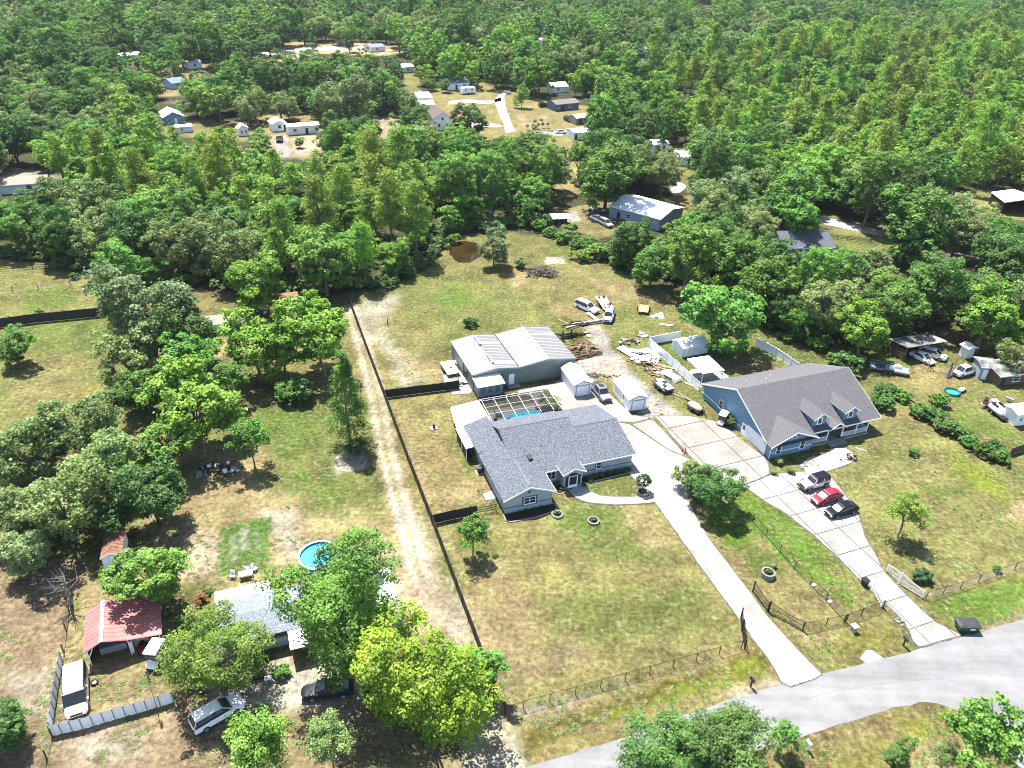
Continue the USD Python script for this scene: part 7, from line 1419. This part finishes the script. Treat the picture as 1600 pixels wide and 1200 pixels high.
fence('metal_fence', 'white corrugated metal fence behind the old van, lower left', [(98, 1034), (90, 1080), (81, 1143)], 1.55, 1.1, 'vinyl', 'grey_metal', 'corrugated')
fence('metal_fence', 'pale corrugated metal fence in front of the old van, lower left', [(81, 1150), (130, 1139), (180, 1124), (230, 1110), (272, 1097)], 1.6, 1.1, 'white_metal', 'grey_metal', 'corrugated')
fence('wire_fence', 'rusty wire fence on posts running down the litter ground at far left', [(128, 860), (118, 905), (108, 955), (100, 1020)], 1.3, 3.0, 'black_metal', 'wood_dark', 'wire')
fence('wire_fence', 'thin wire fence at the bottom left corner below the white metal fence', [(82, 1152), (73, 1185), (66, 1230)], 1.2, 2.5, 'black_metal', 'wood_dark', 'wire')
fence('hedge_fence', 'dark wooden fence at the right edge beyond the ragged hedge', [(1577, 712), (1612, 700)], 1.4, 2.4, 'wood_dark', 'wood_dark')
fence('field_fence', 'low dark fence along the far edge of the grass by the pale right road', [(1292, 372), (1340, 377), (1380, 383)], 1.1, 3.0, 'dark_wood', 'dark_wood', 'rail')
fence('dirt_yard_fence', 'dark board fence behind the far dirt yard', [(594, 183), (616, 181)], 1.8, 2.6, 'dark_wood', 'dark_wood')
# black swing gates of the front drive, standing open, with curved tops
def bar_gate(name, label, pa, pb, h0, h1, m='black_metal', swoop=-.25, step=.16, cat='gate'):
    a, b = np.array(gp([pa])[0]), np.array(gp([pb])[0]); L = np.linalg.norm(b - a); t = Thing(name, label, cat, (a[0], a[1], 0), math.atan2(b[1] - a[1], b[0] - a[0]))
    top = lambda s: h0 + (h1 - h0) * s + swoop * math.sin(math.pi * s)
    for x, h in ((0, h0), (L, h1)): t.part('post', MB().box((x, 0, (h + .15) / 2), (.13, .13, h + .15)), W[m])
    xs = np.linspace(.1, L - .1, 9); t.part('top_rail', MB().tube([(x, 0, top(x / L)) for x in xs], .035, 5), W[m]); t.part('bottom_rail', MB().tube([(.1, 0, .15), (L - .1, 0, .15)], .035, 5), W[m]); t.part('middle_rail', MB().tube([(.1, 0, .75), (L - .1, 0, .75)], .025, 5), W[m])
    for x in np.arange(.2, L - .1, step): t.part('bar', MB().box((x, 0, (top(x / L) + .18) / 2), (.028, .028, top(x / L) + .06)), W[m])
    return t
bar_gate('swing_gate', 'black iron gate leaf folded back along the right side of the front drive', (1176, 925), (1199, 956), 1.7, 1.5)
bar_gate('gate_wing', 'black iron fence wing sloping down from the gate post right of the front drive', (1201, 956), (1254, 985), 1.7, 1.3)
bar_gate('swing_gate', 'black iron gate leaf seen edge-on at the left side of the front drive', (1157, 967), (1158.5, 985), 1.7, 1.7)
bar_gate('gate_wing', 'black iron fence wing left of the front drive, ending the chain-link fence', (1159, 986), (1163, 1014), 1.7, 1.4)
bar_gate('white_gate', 'white gate standing open across the inside of the right drive', (1403, 908), (1385, 893), 1.35, 1.1, 'vinyl', .1, .2)
bar_gate('curved_fence', 'white picket wing sweeping down in a curve right of the right drive gate', (1404, 912), (1440, 934), 1.75, 1.15, 'vinyl', -.12, .12, 'fence')
bar_gate('curved_fence', 'white picket wing seen from above left of the right drive gate', (1363, 922), (1377, 948), 1.5, 1.2, 'vinyl', -.1, .12, 'fence')
# ------------------------------------------------------------ street furniture and yard things
def mailbox(label, px, m, h=1.1):
    p = G(*px); t = Thing('mailbox', label, 'mailbox', (p[0], p[1], 0), LA); t.part('post', MB().box((0, 0, h / 2), (.14, .14, h)), W[m if m != 'white' else 'white'])
    t.part('box', MB().hull([(a * .14, b * .32, h + z) for a in (-1, 1) for b in (-1, 1) for z in (0, .2)] + [(a * .08, b * .32, h + .29) for a in (-1, 1) for b in (-1, 1)]), W[m]); t.part('arm', MB().box((0, -.15, h - .15), (.08, .5, .08)), W[m]); t.part('flag', MB().box((.17, .1, h + .2), (.02, .05, .2)), W['red'])
mailbox('black mailbox on the verge left of the front drive', (1172.5, 1073), 'black_metal'); mailbox('dark mailbox on the verge between the two drives', (1411, 1009), 'chrome'); mailbox('white mailbox with dark top on the near side of the road', (1260, 1172), 'white')
mailbox('dark double mailbox by the pale sand at the bottom end of the long fence', (789, 1113), 'chrome')
p = G(1508, 982); t = Thing('dumpster', 'dark green dumpster with grey lid on the verge right of the right drive', 'dumpster', (p[0], p[1], 0), LA - .35)
t.part('bin', MB().hull([(a * x, b * y, z) for a in (-1, 1) for b in (-1, 1) for x, y, z in ((1.0, .55, .12), (1.25, .75, .95))]), W['green_plastic']); t.part('lid', MB().hull([(a * 1.3, b * .8, z) for a in (-1, 1) for b in (-1, 1) for z in (.96, 1.02)] + [(a * .9, b * .5, 1.1) for a in (-1, 1) for b in (-1, 1)]), W['chrome']); t.part('label', MB().box((.35, -.70, .62), (.55, .03, .22)), W['white']); t.part('rib', MB().box((0, 0, .9), (2.56, 1.56, .08)), W['green_plastic'])
for x in (-.9, .9): t.part('wheel', MB().cyl((x, -.45, .09), .09, .08, 10, axis='y'), W['tyre'])
p = G(1350, 914); t = Thing('bin', 'small black bin on the grass left of the right drive gate', 'bin', (p[0], p[1], 0), .4); t.part('body', MB().hull([(a * x, b * x, z) for a in (-1, 1) for b in (-1, 1) for x, z in ((.28, .05), (.36, .85))]), W['black_metal']); t.part('lid', MB().box((0, .02, .9), (.8, .8, .09), 0, .03), W['black_metal'])
p = G(1333, 986); t = Thing('utility_box', 'pale green utility pedestal at the fence corner between the two lots', 'utility box', (p[0], p[1], 0), LA); t.part('cabinet', MB().box((0, 0, .4), (.6, .6, .8), 0, .05), W['sage_trim']); t.part('cap', MB().box((0, 0, .86), (.7, .7, .12), 0, .04), W['white'])
for (x, y, lab) in ((1271, 915, 'white stepping stone by the dividing chain-link fence, upper of two'), (1296, 941, 'white stepping stone by the dividing chain-link fence, lower of two')): p = G(x, y); t = Thing('stepping_stone', lab, 'stone', (p[0], p[1], 0), .5); t.part('slab', MB().box((0, 0, .08), (.6, .35, .16), 0, .04), W['white']); t.part('rim', MB().box((0, 0, .01), (.75, .5, .02)), W['joint'])
# ring planters
def planter(label, px, r, h, plant=True):
    p = G(*px); t = Thing('ring_planter', label, 'planter', (p[0], p[1], 0), 0); rim = t.part('soil', MB().cyl((0, 0, h * .4), r * .82, h * .8, 20), W['mulch'])
    for k in range(14): a = k * 2 * math.pi / 14; t.part('block', MB().box((math.cos(a) * r, math.sin(a) * r, h / 2), (.2, 2 * math.pi * r / 14 - .03, h), a, .03), W['curb' if h > .5 else 'concrete'])
    if plant:
        m = MB(); rr = np.random.default_rng(int(px[0])); 
        v, f = leaf_quads(rr, np.array([[0, 0, h + .1]]), np.array([.32]), 60, .13); t.part('plant', (v, f), LEAF['oak'])
planter('white ring planter nearest the front wing of the grey-shingled house', (870.5, 805), .72, .3); planter('white ring planter on the front lawn below the curved walk', (927, 815), .72, .3); planter('white ring planter holding the clipped round tree at the walk end', (1004, 771), .72, .4, False); planter('tall stone ring planter on the strip right of the front drive', (1199, 900), .75, .75)
# above-ground pool
p = G(500, 878); t = Thing('round_pool', 'round above-ground pool with pale blue wall, lower left behind the trees', 'pool', (p[0], p[1], 0), 0); R_ = 2.45
t.part('wall', MB().lathe([(R_, 0), (R_, 1.2), (R_ - .05, 1.2), (R_ - .05, .05)], n=36), W['pool_wall'], 30); t.part('top_rim', MB().lathe([(R_ - .12, 1.2), (R_ + .1, 1.2), (R_ + .1, 1.26), (R_ - .12, 1.26), (R_ - .12, 1.2)], n=36), W['white'], 30); t.part('water', MB().cyl((0, 0, .5), R_ - .06, .9, 36), W['pool'])
for k in range(12): a = k * math.pi / 6; t.part('upright', MB().box((math.cos(a) * (R_ + .04), math.sin(a) * (R_ + .04), .6), (.08, .12, 1.2), a), W['white'])
p = G(476, 884); t = Thing('pool_pump', 'white pool pump and steps beside the round above-ground pool', 'pump', (p[0], p[1], 0), .5); t.part('tank', MB().cyl((0, 0, .45), .3, .9, 14), W['white']); t.part('steps', MB().box((.7, .6, .45), (.8, .7, .9), .3).box((.7, 1.2, .25), (.8, .6, .5), .3), W['vinyl']); t.part('hose', MB().tube([(0, -.3, .3), (-.5, -.7, .1), (-.2, -1.2, .06), (.4, -1.3, .06)], .08, 6), W['black_metal']); t.part('motor', MB().cyl((-.35, -.4, .2), .18, .5, 10, axis='x'), W['black_metal'])
# white garden furniture behind the small grey house
p = G(385, 902); t = Thing('garden_table', 'white garden table by the white rear porch roof, lower left', 'table', (p[0], p[1], 0), LA); t.part('table_top', MB().box((0, 0, .72), (1.6, .9, .06)), W['white'])
for sx in (-.7, .7):
    for sy in (-.35, .35): t.part('leg', MB().box((sx, sy, .345), (.07, .07, .69)), W['white'])
for k, (x, y, lab) in enumerate(((364, 903, 'white garden chair left of the white garden table'), (398, 892, 'white garden chair right of the white garden table'), (386, 892, 'white garden chair behind the white garden table'))):
    p = G(x, y); t = Thing('garden_chair', lab, 'chair', (p[0], p[1], 0), k * 1.3); t.part('seat', MB().box((0, 0, .44), (.55, .55, .07)), W['white']); t.part('backrest', MB().box((0, .26, .75), (.55, .06, .6)), W['white'])
    for sx in (-.23, .23):
        for sy in (-.23, .23): t.part('leg', MB().box((sx, sy, .2), (.05, .05, .4)), W['white'])
p = G(406, 1058); t = Thing('barbecue_grill', 'black barbecue grill on the patio in front of the small grey house', 'grill', (p[0], p[1], 0), LA); t.part('cart', MB().box((0, 0, .4), (1.1, .6, .8)), W['black_metal']); t.part('lid', MB().hull([(a * .55, b * .3, .8) for a in (-1, 1) for b in (-1, 1)] + [(a * .5, b * .15, 1.2) for a in (-1, 1) for b in (-1, 1)]), W['black_metal']); t.part('shelf', MB().box((-.8, 0, .82), (.5, .5, .05)), W['white'])
p = G(420, 1066); t = Thing('white_cart', 'small white cart right of the black barbecue grill', 'cart', (p[0], p[1], 0), .3); t.part('tray', MB().box((0, 0, .7), (.7, .5, .12), 0, .03), W['white']); t.part('lower_tray', MB().box((0, 0, .3), (.7, .5, .05)), W['grey_metal'])
for sx in (-.3, .3): t.part('leg', MB().box((sx, 0, .33), (.05, .45, .64)), W['grey_metal'])
p = G(148, 1068); t = Thing('spare_tyre', 'loose tyre with white rim lying beside the old van', 'tyre', (p[0], p[1], 0), 0); t.part('tyre', MB().lathe([(.2, .02), (.36, 0), (.4, .1), (.36, .22), (.2, .2), (.2, .02)], n=20), W['tyre'], 40); t.part('rim', MB().cyl((0, 0, .14), .2, .1, 16), W['white'])
# flag
p = G(245, 1106); t = Thing('flagpole', 'slim leaning flagpole with a furled dark flag behind the pale metal fence', 'flagpole', (p[0], p[1], 0), 0); t.part('pole', MB().tube([(0, 0, 0), (0, .1, 5.6)], .035, 6), W['grey_metal']); fl = MB()
for k in range(5): fl.hull([(.04, .1, 5.5 - k * .34), (.20 + .05 * (k % 2), .14, 5.35 - k * .34), (.05, .1, 5.16 - k * .34), (.2, .2, 5.2 - k * .34)])
t.part('flag', fl, W['navy_cloth'])
# swing frame, trampoline, lawn things on the right neighbour's yard
a, b = G(1449, 575), G(1487, 583); rz = math.atan2(b[1] - a[1], b[0] - a[0]); L = float(np.hypot(*(b - a)[:2])); t = Thing('swing_set', 'orange timber swing frame in front of the open wooden shed', 'swing', (a[0], a[1], 0), rz)
t.part('top_beam', MB().tube([(0, 0, 3.0), (L, 0, 3.0)], .1, 5), W['orange_wood'])
for x in (0, L):
    for s in (-1, 1): t.part('leg', MB().tube([(x, 0, 3.0), (x + (.25 if x == 0 else -.25) * 0, s * 1.5, 0)], .09, 5), W['orange_wood'])
    t.part('brace', MB().tube([(x, -.9, 1.2), (x, .9, 1.2)], .06, 5), W['orange_wood'])
t.part('slide', MB().hull([(L - .3, -.3, 2.0), (L - .3, .3, 2.0), (L - .5, -.3, 2.0), (L - .5, .3, 2.0), (L - 1.0, -2.6, .1), (L - .5, -2.6, .1), (L - 1.0, -2.7, .05), (L - .5, -2.7, .05)]), W['navy_cloth'])
p = G(1487, 614); t = Thing('paddling_pool', 'round turquoise paddling pool on the lawn behind the ragged hedge', 'paddling pool', (p[0], p[1], 0), 0); t.part('wall', MB().lathe([(1.25, 0), (1.3, .35), (1.2, .38), (1.15, .06), (0, .06)], n=28), W['turquoise'], 40); t.part('rim', MB().lathe([(1.18, .37), (1.32, .35), (1.32, .41), (1.18, .42), (1.18, .37)], n=28), W['green_plastic'], 40)
p = G(1502, 612); t = Thing('ride_on_toy', 'small white ride-on toy right of the turquoise paddling pool', 'toy', (p[0], p[1], 0), .6); t.part('body', MB().hull([(a, b * .3, z) for b in (-1, 1) for a, z in ((-.8, .2), (-.8, .6), (.2, .75), (.9, .5), (.9, .2))]), W['white'])
for x in (-.5, .5):
    for s in (-.35, .35): t.part('wheel', MB().cyl((x, s, .2), .2, .14, 10, axis='y'), W['tyre'])
# red hand truck on the drive joint
p = G(1069, 706); t = Thing('hand_truck', 'red hand truck standing on the joint between the two drives', 'hand truck', (p[0], p[1], .06), .4)
for s in (-.25, .25): t.part('upright', MB().tube([(s, 0, .1), (s, .25, 1.25)], .03, 5), W['red']); t.part('wheel', MB().cyl((s * 1.3, .1, .15), .15, .08, 10, axis='x'), W['tyre'])
t.part('toe_plate', MB().box((0, -.2, .05), (.6, .4, .04)), W['red']); t.part('handle', MB().tube([(-.25, .25, 1.25), (0, .32, 1.4), (.25, .25, 1.25)], .03, 5), W['red'])
p = G(678, 669); t = Thing('well_pump', 'black well pump on a small pale pad on the side lawn', 'pump', (p[0], p[1], 0), LA); t.part('pad', MB().box((0, 0, .05), (1.2, .9, .1)), W['concrete_bright']); t.part('tank', MB().cyl((0, 0, .4), .2, .6, 12), W['black_metal']); t.part('pipe', MB().tube([(.1, 0, .4), (.5, 0, .4), (.5, 0, .1)], .05, 6), W['grey_metal'])
p = G(606, 507); t = Thing('field_post', 'short dark post standing on the sandy edge of the back field', 'post', (p[0], p[1], 0), 0); t.part('post', MB().box((0, 0, .6), (.16, .16, 1.2)), W['dark_wood']); t.part('cap', MB().box((0, 0, 1.22), (.2, .2, .05)), W['dark_wood'])
# ------------------------------------------------------------ heaps, lumber, boards
def heap(name, label, cat, px, rx, ry, hgt, n, mats, rz=0.0, seed=0, kind='stick', L=(1.0, 3.0), th=(.05, .15)):
    p = G(*px); t = Thing(name, label, cat, (p[0], p[1], 0), rz); rr = np.random.default_rng(seed); nm = {'stick': 'branch', 'board': 'board', 'sheet': 'sheet', 'rock': 'rock', 'junk': 'piece', 'pole': 'pole', 'rockrow': 'rock'}[kind]
    for k in range(n):
        u = rr.uniform(-1, 1, 2); q = max(0, 1 - (u ** 2).sum() * .6); x, y, z = u[0] * rx, u[1] * ry, .05 + hgt * q * rr.uniform(.1, 1); m = MB(); l = rr.uniform(*L); w = rr.uniform(*th); mm = W[mats[k % len(mats)]]
        if kind in ('stick', 'pole'):
            a = rr.uniform(0, math.pi) if kind == 'stick' else rr.normal(0, .12); e = rr.normal(0, .25) if kind == 'stick' else 0; d = np.array([math.cos(a), math.sin(a), e]) * l / 2; c = np.array([x, y, z + .05]); jt_ = rr.normal(0, .12, 3) * (kind == 'stick'); m.tube([c - d, c + jt_, c + d], [w, w * .8, w * .4 if kind == 'stick' else w], 5); m.v[-1][:, 2] = np.maximum(m.v[-1][:, 2], .02)
        elif kind == 'board': m.box((x, y, z), (l, w * 2, .06), rr.normal(0, .5))
        elif kind == 'sheet': h = MB().box((0, 0, 0), (l, l * rr.uniform(.4, .8), .03), rr.normal(0, .7)); v, f = h.arrays(); v = v + 0; v[:, 2] += v[:, 0] * rr.normal(0, .12) + v[:, 1] * rr.normal(0, .12); v += (x, y, z + .12); v[:, 2] = np.maximum(v[:, 2], .01 + .002 * k); m.add(v, f)
        elif kind in ('rock', 'rockrow'): m.ico((x, y, w * .5), (w, w * rr.uniform(.7, 1.2), w * .7), 1, .3, k)
        else: m.box((x, y, z + .1), (l * .4, l * rr.uniform(.15, .4), rr.uniform(.1, .4)), rr.uniform(0, 3), .02)
        t.part(nm, m, mm)
    return t
heap('brush_pile', 'heap of bare grey branches on the back field near the pond', 'brush pile', (846, 427), 3.2, 2.3, 1.6, 110, ['dead', 'bark', 'wood_dark'], seed=1)
heap('scrap_lumber', 'brown heap of scrap lumber at the right side of the workshop', 'lumber pile', (907, 548), 3.2, 2.6, .8, 46, ['wood_dark', 'wood', 'rust', 'wood_dark'], LA, 2, 'board', (1.2, 3.6))
heap('pipe_stack', 'stack of long dark poles beside the gravel lane at the workshop corner', 'pole stack', (912, 559), 2.6, .5, .4, 12, ['wood_dark', 'rust', 'black_metal'], LA + .15, 3, 'pole', (4, 6))
heap('steel_beams', 'long white and dark steel beams lying by the start of the gravel lane', 'beams', (915, 506), 2.4, .9, .4, 10, ['white_metal', 'wood_dark', 'black_metal', 'galv'], .42, 4, 'pole', (5, 7.5), (.08, .16))
p = G(927, 497); t = Thing('loose_sheet', 'white metal panel leaning across the end of the long beams', 'panel', (p[0], p[1], 0), -.95); t.part('sheet', MB().slab([(-1.8, -.4, .5), (1.8, -.4, .12), (1.8, .4, .12), (-1.8, .4, .5)], .05), W['white_metal']); t.part('rib', MB().slab([(-1.8, -.05, .56), (1.8, -.05, .18), (1.8, .05, .18), (-1.8, .05, .56)], .05), W['galv'])
heap('timber_rack', 'dark timber rack frame behind the right end of the workshop', 'rack', (888, 527), 2.6, .4, 1.2, 9, ['dark_wood', 'wood_dark'], .35, 5, 'pole', (3.5, 5))
for x, y in ((879, 532), (892, 529)): p = G(x, y); t = Thing('rack_post', 'dark upright post of the timber rack, ' + ('left one' if x < 885 else 'right one'), 'post', (p[0], p[1], 0), .35); t.part('post', MB().box((0, 0, 1.0), (.25, .25, 2.0)), W['dark_wood']); t.part('arm', MB().box((0, -.3, 1.6), (.15, 1.0, .15)), W['dark_wood'])
for x, y, l, w, rz, m_, lab in ((880, 503, 2.6, .2, -.75, 'wood_pale', 'single yellow plank lying in the grass behind the workshop'), (918, 523, 2.2, .9, -1.1, 'wood_pale', 'pale board lying in the grass left of the gravel lane'), (925, 535, 1.8, .3, -1.0, 'wood_pale', 'short yellow plank below the pale board by the gravel lane'), (921, 541, 4.5, .22, -.75, 'wood_dark', 'long dark plank in the grass left of the gravel lane'),
                              (1026, 493, 3.4, .9, .65, 'white', 'long white board on the back field near the big spreading tree'), (1033, 496, 1.2, 1.1, .1, 'white', 'square white board beside the long one on the back field'), (1041, 508, 2.6, .5, -.1, 'vinyl', 'pale board at the foot of the big spreading tree'), (1021, 557, 1.2, 1.0, .1, 'wood_pale', 'cream square board in the grass along the vinyl fence, upper'), (1019, 564, 1.1, .7, .1, 'wood_pale', 'cream board in the grass along the vinyl fence, lower'),
                              (1040, 573, 3.2, .4, -.5, 'wood_pale', 'thin cream boards in the grass by the vinyl fence'), (1038, 581, 3.0, .7, .35, 'vinyl', 'pale board above the trailer of white panels'), (1079, 602, 2.4, .5, -.7, 'wood_pale', 'pale plank leaning near the lower end of the vinyl fence'), (1345, 703, 1.6, .15, -.55, 'white', 'thin white board on the right lawn beside the neighbour walk')):
    p = G(x, y); t = Thing('loose_board', lab, 'board', (p[0], p[1], 0), rz); t.part('board', MB().box((0, 0, .08), (l, w, .08)), W[m_]); t.part('batten', MB().box((l * .3, 0, .02), (.1, w * 1.05, .04)), W['wood_dark'])
heap('white_sheet_pile', 'jumbled pile of white sheet metal beside the gravel lane', 'scrap', (1003, 557), 2.0, 2.2, .9, 26, ['white', 'white_metal', 'vinyl', 'galv'], .2, 6, 'sheet', (1.0, 2.4))
p = G(988, 556); t = Thing('white_roof_panel', 'large white roofing panel at the left of the white sheet pile', 'panel', (p[0], p[1], 0), -.93); t.part('sheet', MB().slab([(-3.4, -.9, .35), (3.0, -.9, .25), (3.0, .8, .35), (-3.4, .8, .45)], .06), W['white']); t.part('seam', MB().slab([(-3.4, -.05, .44), (3.0, -.05, .34), (3.0, .05, .34), (-3.4, .05, .44)], .05), W['white_metal'])
heap('scrap_heap', 'small heap of mixed scrap above the white sheet pile', 'scrap', (983, 536), 1.9, 1.2, .5, 26, ['grey_metal', 'rust', 'wood', 'vinyl', 'black_metal'], .2, 7, 'junk', (.5, 1.8))
heap('rubble_heap', 'pale rubble heap in the grass near the top corner of the vinyl fence', 'rubble', (1004, 524), .9, .9, .7, 24, ['vinyl', 'curb', 'grey_metal'], 0, 8, 'rock', th=(.15, .35))
heap('scrap_lumber', 'pile of brown broken lumber between the gravel lane and the vinyl fence', 'lumber pile', (1012, 570), 3.0, 1.0, .5, 30, ['wood', 'wood_dark', 'rust', 'wood_pale'], -.45, 9, 'board', (1.0, 2.8))
heap('scrap_lumber', 'lower pile of planks just above the trailer of white panels', 'lumber pile', (1024, 583), 1.7, 1.1, .6, 22, ['wood', 'wood_dark', 'wood_pale', 'wood'], -.6, 10, 'board', (1.0, 2.6))
p = G(1048, 590); t = Thing('camper_shell', 'white truck cap lying in the grass right of the trailer of panels', 'truck cap', (p[0], p[1], 0), -.85); t.part('shell', MB().hull([(a * x, b * y, z) for a in (-1, 1) for b in (-1, 1) for x, y, z in ((1.9, .9, .05), (1.8, .8, .6))]), W['white']); t.part('vent', MB().box((-.5, 0, .62), (.6, .5, .08)), W['grey_metal']); t.part('window', MB().box((0, -.88, .36), (1.8, .06, .26)), W['glass'])
heap('pipe_stack', 'long thin poles in the grass between the trailer of panels and the tan tarp', 'pole stack', (1065, 620), 2.6, .35, .2, 6, ['wood_dark', 'wood', 'wood_pale'], -.80, 11, 'pole', (5, 7))
heap('brick_row', 'ragged row of dark rubble on the gravel above the storage sheds', 'rubble', (945, 588), 4.0, .5, .15, 60, ['wood_dark', 'chrome', 'joint', 'dead', 'rust'], -.06, 12, 'rock', th=(.08, .22))
heap('rubble_heap', 'low dark rubble heap beside the left storage shed', 'rubble', (926, 587), 1.0, .7, .4, 26, ['wood_dark', 'chrome', 'joint'], 0, 13, 'rock', th=(.1, .28))
heap('scrap_heap', 'shady scrap heap at the foot of the pale-trunked sweetgum', 'scrap', (345, 736), 3.0, 1.5, .8, 40, ['grey_metal', 'black_metal', 'vinyl', 'wood_dark', 'car_grey'], .2, 14, 'junk', (.5, 1.7))
heap('branch_heap', 'pale fallen branches on the litter ground below the live oaks', 'branches', (88, 902), 2.4, 1.6, .4, 18, ['dead'], 0, 15, 'stick', (.8, 2.2), (.03, .07))
heap('mulch_heap', 'low pile of twigs and mulch beside the tall narrow tree by the lane', 'branches', (546, 722), 2.2, 1.0, .25, 40, ['dead', 'wood', 'bark'], .1, 16, 'stick', (.5, 1.4), (.03, .06))
heap('scrap_heap', 'cluttered yard things on the neighbour walk by the porch', 'garden clutter', (1325, 716), 1.5, .6, .4, 14, ['black_metal', 'wood_dark', 'vinyl', 'rust'], .2, 17, 'junk', (.6, 1.6))
heap('stone_edging', 'small pale stones scattered at the left end of the neighbour walk', 'stones', (1262, 726), 1.6, .7, .1, 22, ['curb', 'concrete', 'wood_pale'], .3, 18, 'rock', th=(.1, .25))
heap('culvert_stones', 'pale stones around the culvert end beside the right drive', 'stones', (1404, 973), .9, .6, .1, 16, ['curb', 'concrete'], .3, 19, 'rock', th=(.08, .2))
st = frame_trailer('flat_trailer', 'white flat trailer with a black hatch beside the workshop left wall', 'trailer', (703, 579), (713, 594), 4.6, 2.3, 'white', .7)
st.part('hatch', MB().box((.3, .1, .73), (.5, .5, .06)), W['black_metal'])
heap('scrap_heap', 'white and grey scrap between the flat trailer and the workshop wall', 'scrap', (716, 572), .9, 1.6, .7, 22, ['vinyl', 'grey_metal', 'white'], .3, 20, 'junk', (.7, 1.8))
heap('timber_stack', 'stacked timbers behind the flat trailer at the cross fence end', 'timber', (707, 603), 1.5, .6, .6, 12, ['wood_pale', 'vinyl', 'wood_dark'], .36, 21, 'pole', (2, 3.2), (.07, .12))
heap('yard_clutter', 'clutter of blue and white things by the brown shed', 'garden clutter', (412, 488), 1.4, .7, .5, 14, ['glass_blue', 'vinyl', 'navy_cloth', 'grey_metal'], .1, 22, 'junk', (.7, 1.5))
p = G(453, 487); t = Thing('small_pool', 'small bright blue tub pool in front of the brown shed', 'tub', (p[0], p[1], 0), 0); t.part('wall', MB().lathe([(.75, 0), (.85, .6), (.75, .62), (.7, .1), (0, .1)], n=24), W['pool_wall'], 40); t.part('water', MB().cyl((0, 0, .3), .73, .4, 24), W['pool'])
heap('scrap_heap', 'scrap and parts in the yard left of the white barn-like building', 'scrap', (935, 330), 3.0, 1.5, .8, 26, ['grey_metal', 'vinyl', 'black_metal', 'rust'], 0, 23, 'junk', (1, 2.6))
heap('scrap_heap', 'brown and white scrap in front of the white barn-like building', 'scrap', (963, 347), 2.5, 1.2, .7, 24, ['rust', 'wood', 'vinyl', 'wood_dark'], 0, 24, 'junk', (1, 2.4))
# young orchard by the far road
for k, (x, y) in enumerate(((824, 199), (833, 198), (841, 197), (848, 196), (856, 196), (836, 192), (846, 190))):
    tree_px(x, y - 2, 3.6, 'openolive', 'young tree in the small far orchard right of the pale road', 'tree', 'young trees of the far orchard', name='orchard_tree') if 'tree_px' in globals() else None
# dead bare tree
def bare_tree(label, px, h, seed):
    p = G(*px); t = Thing('bare_tree', label, 'tree', (p[0], p[1], 0), seed); rr = np.random.default_rng(seed); m = MB()
    t.part('trunk', MB().tube([(0, 0, 0), (.1, .05, h * .5), (.0, .2, h)], [.22, .15, .04], 7), W['dead'])
    for k in range(16): z = h * rr.uniform(.3, .95); a = rr.uniform(0, 6.28); l = (h - z) * .7 + .6; e = np.array([math.cos(a) * l, math.sin(a) * l, z + l * .6]); c = np.array([0, .1, z]); t.part('limb', MB().tube([c, (c + e) / 2 + rr.normal(0, .1, 3), e], [.07, .045, .015], 4, cap=False).tube([(c + e) / 2, (c + e) / 2 + [rr.normal(0, .6), rr.normal(0, .6), .9]], [.04, .01], 4, cap=False), W['dead'])
bare_tree('bare grey tree at the right edge of the woods below the far houses', (742, 292), 8, 3); bare_tree('leafless pale tree on the litter ground left of the red carport', (112, 945), 5, 5); bare_tree('pale leaning dead trunk in the upper right wood', (1545, 262), 14, 7)
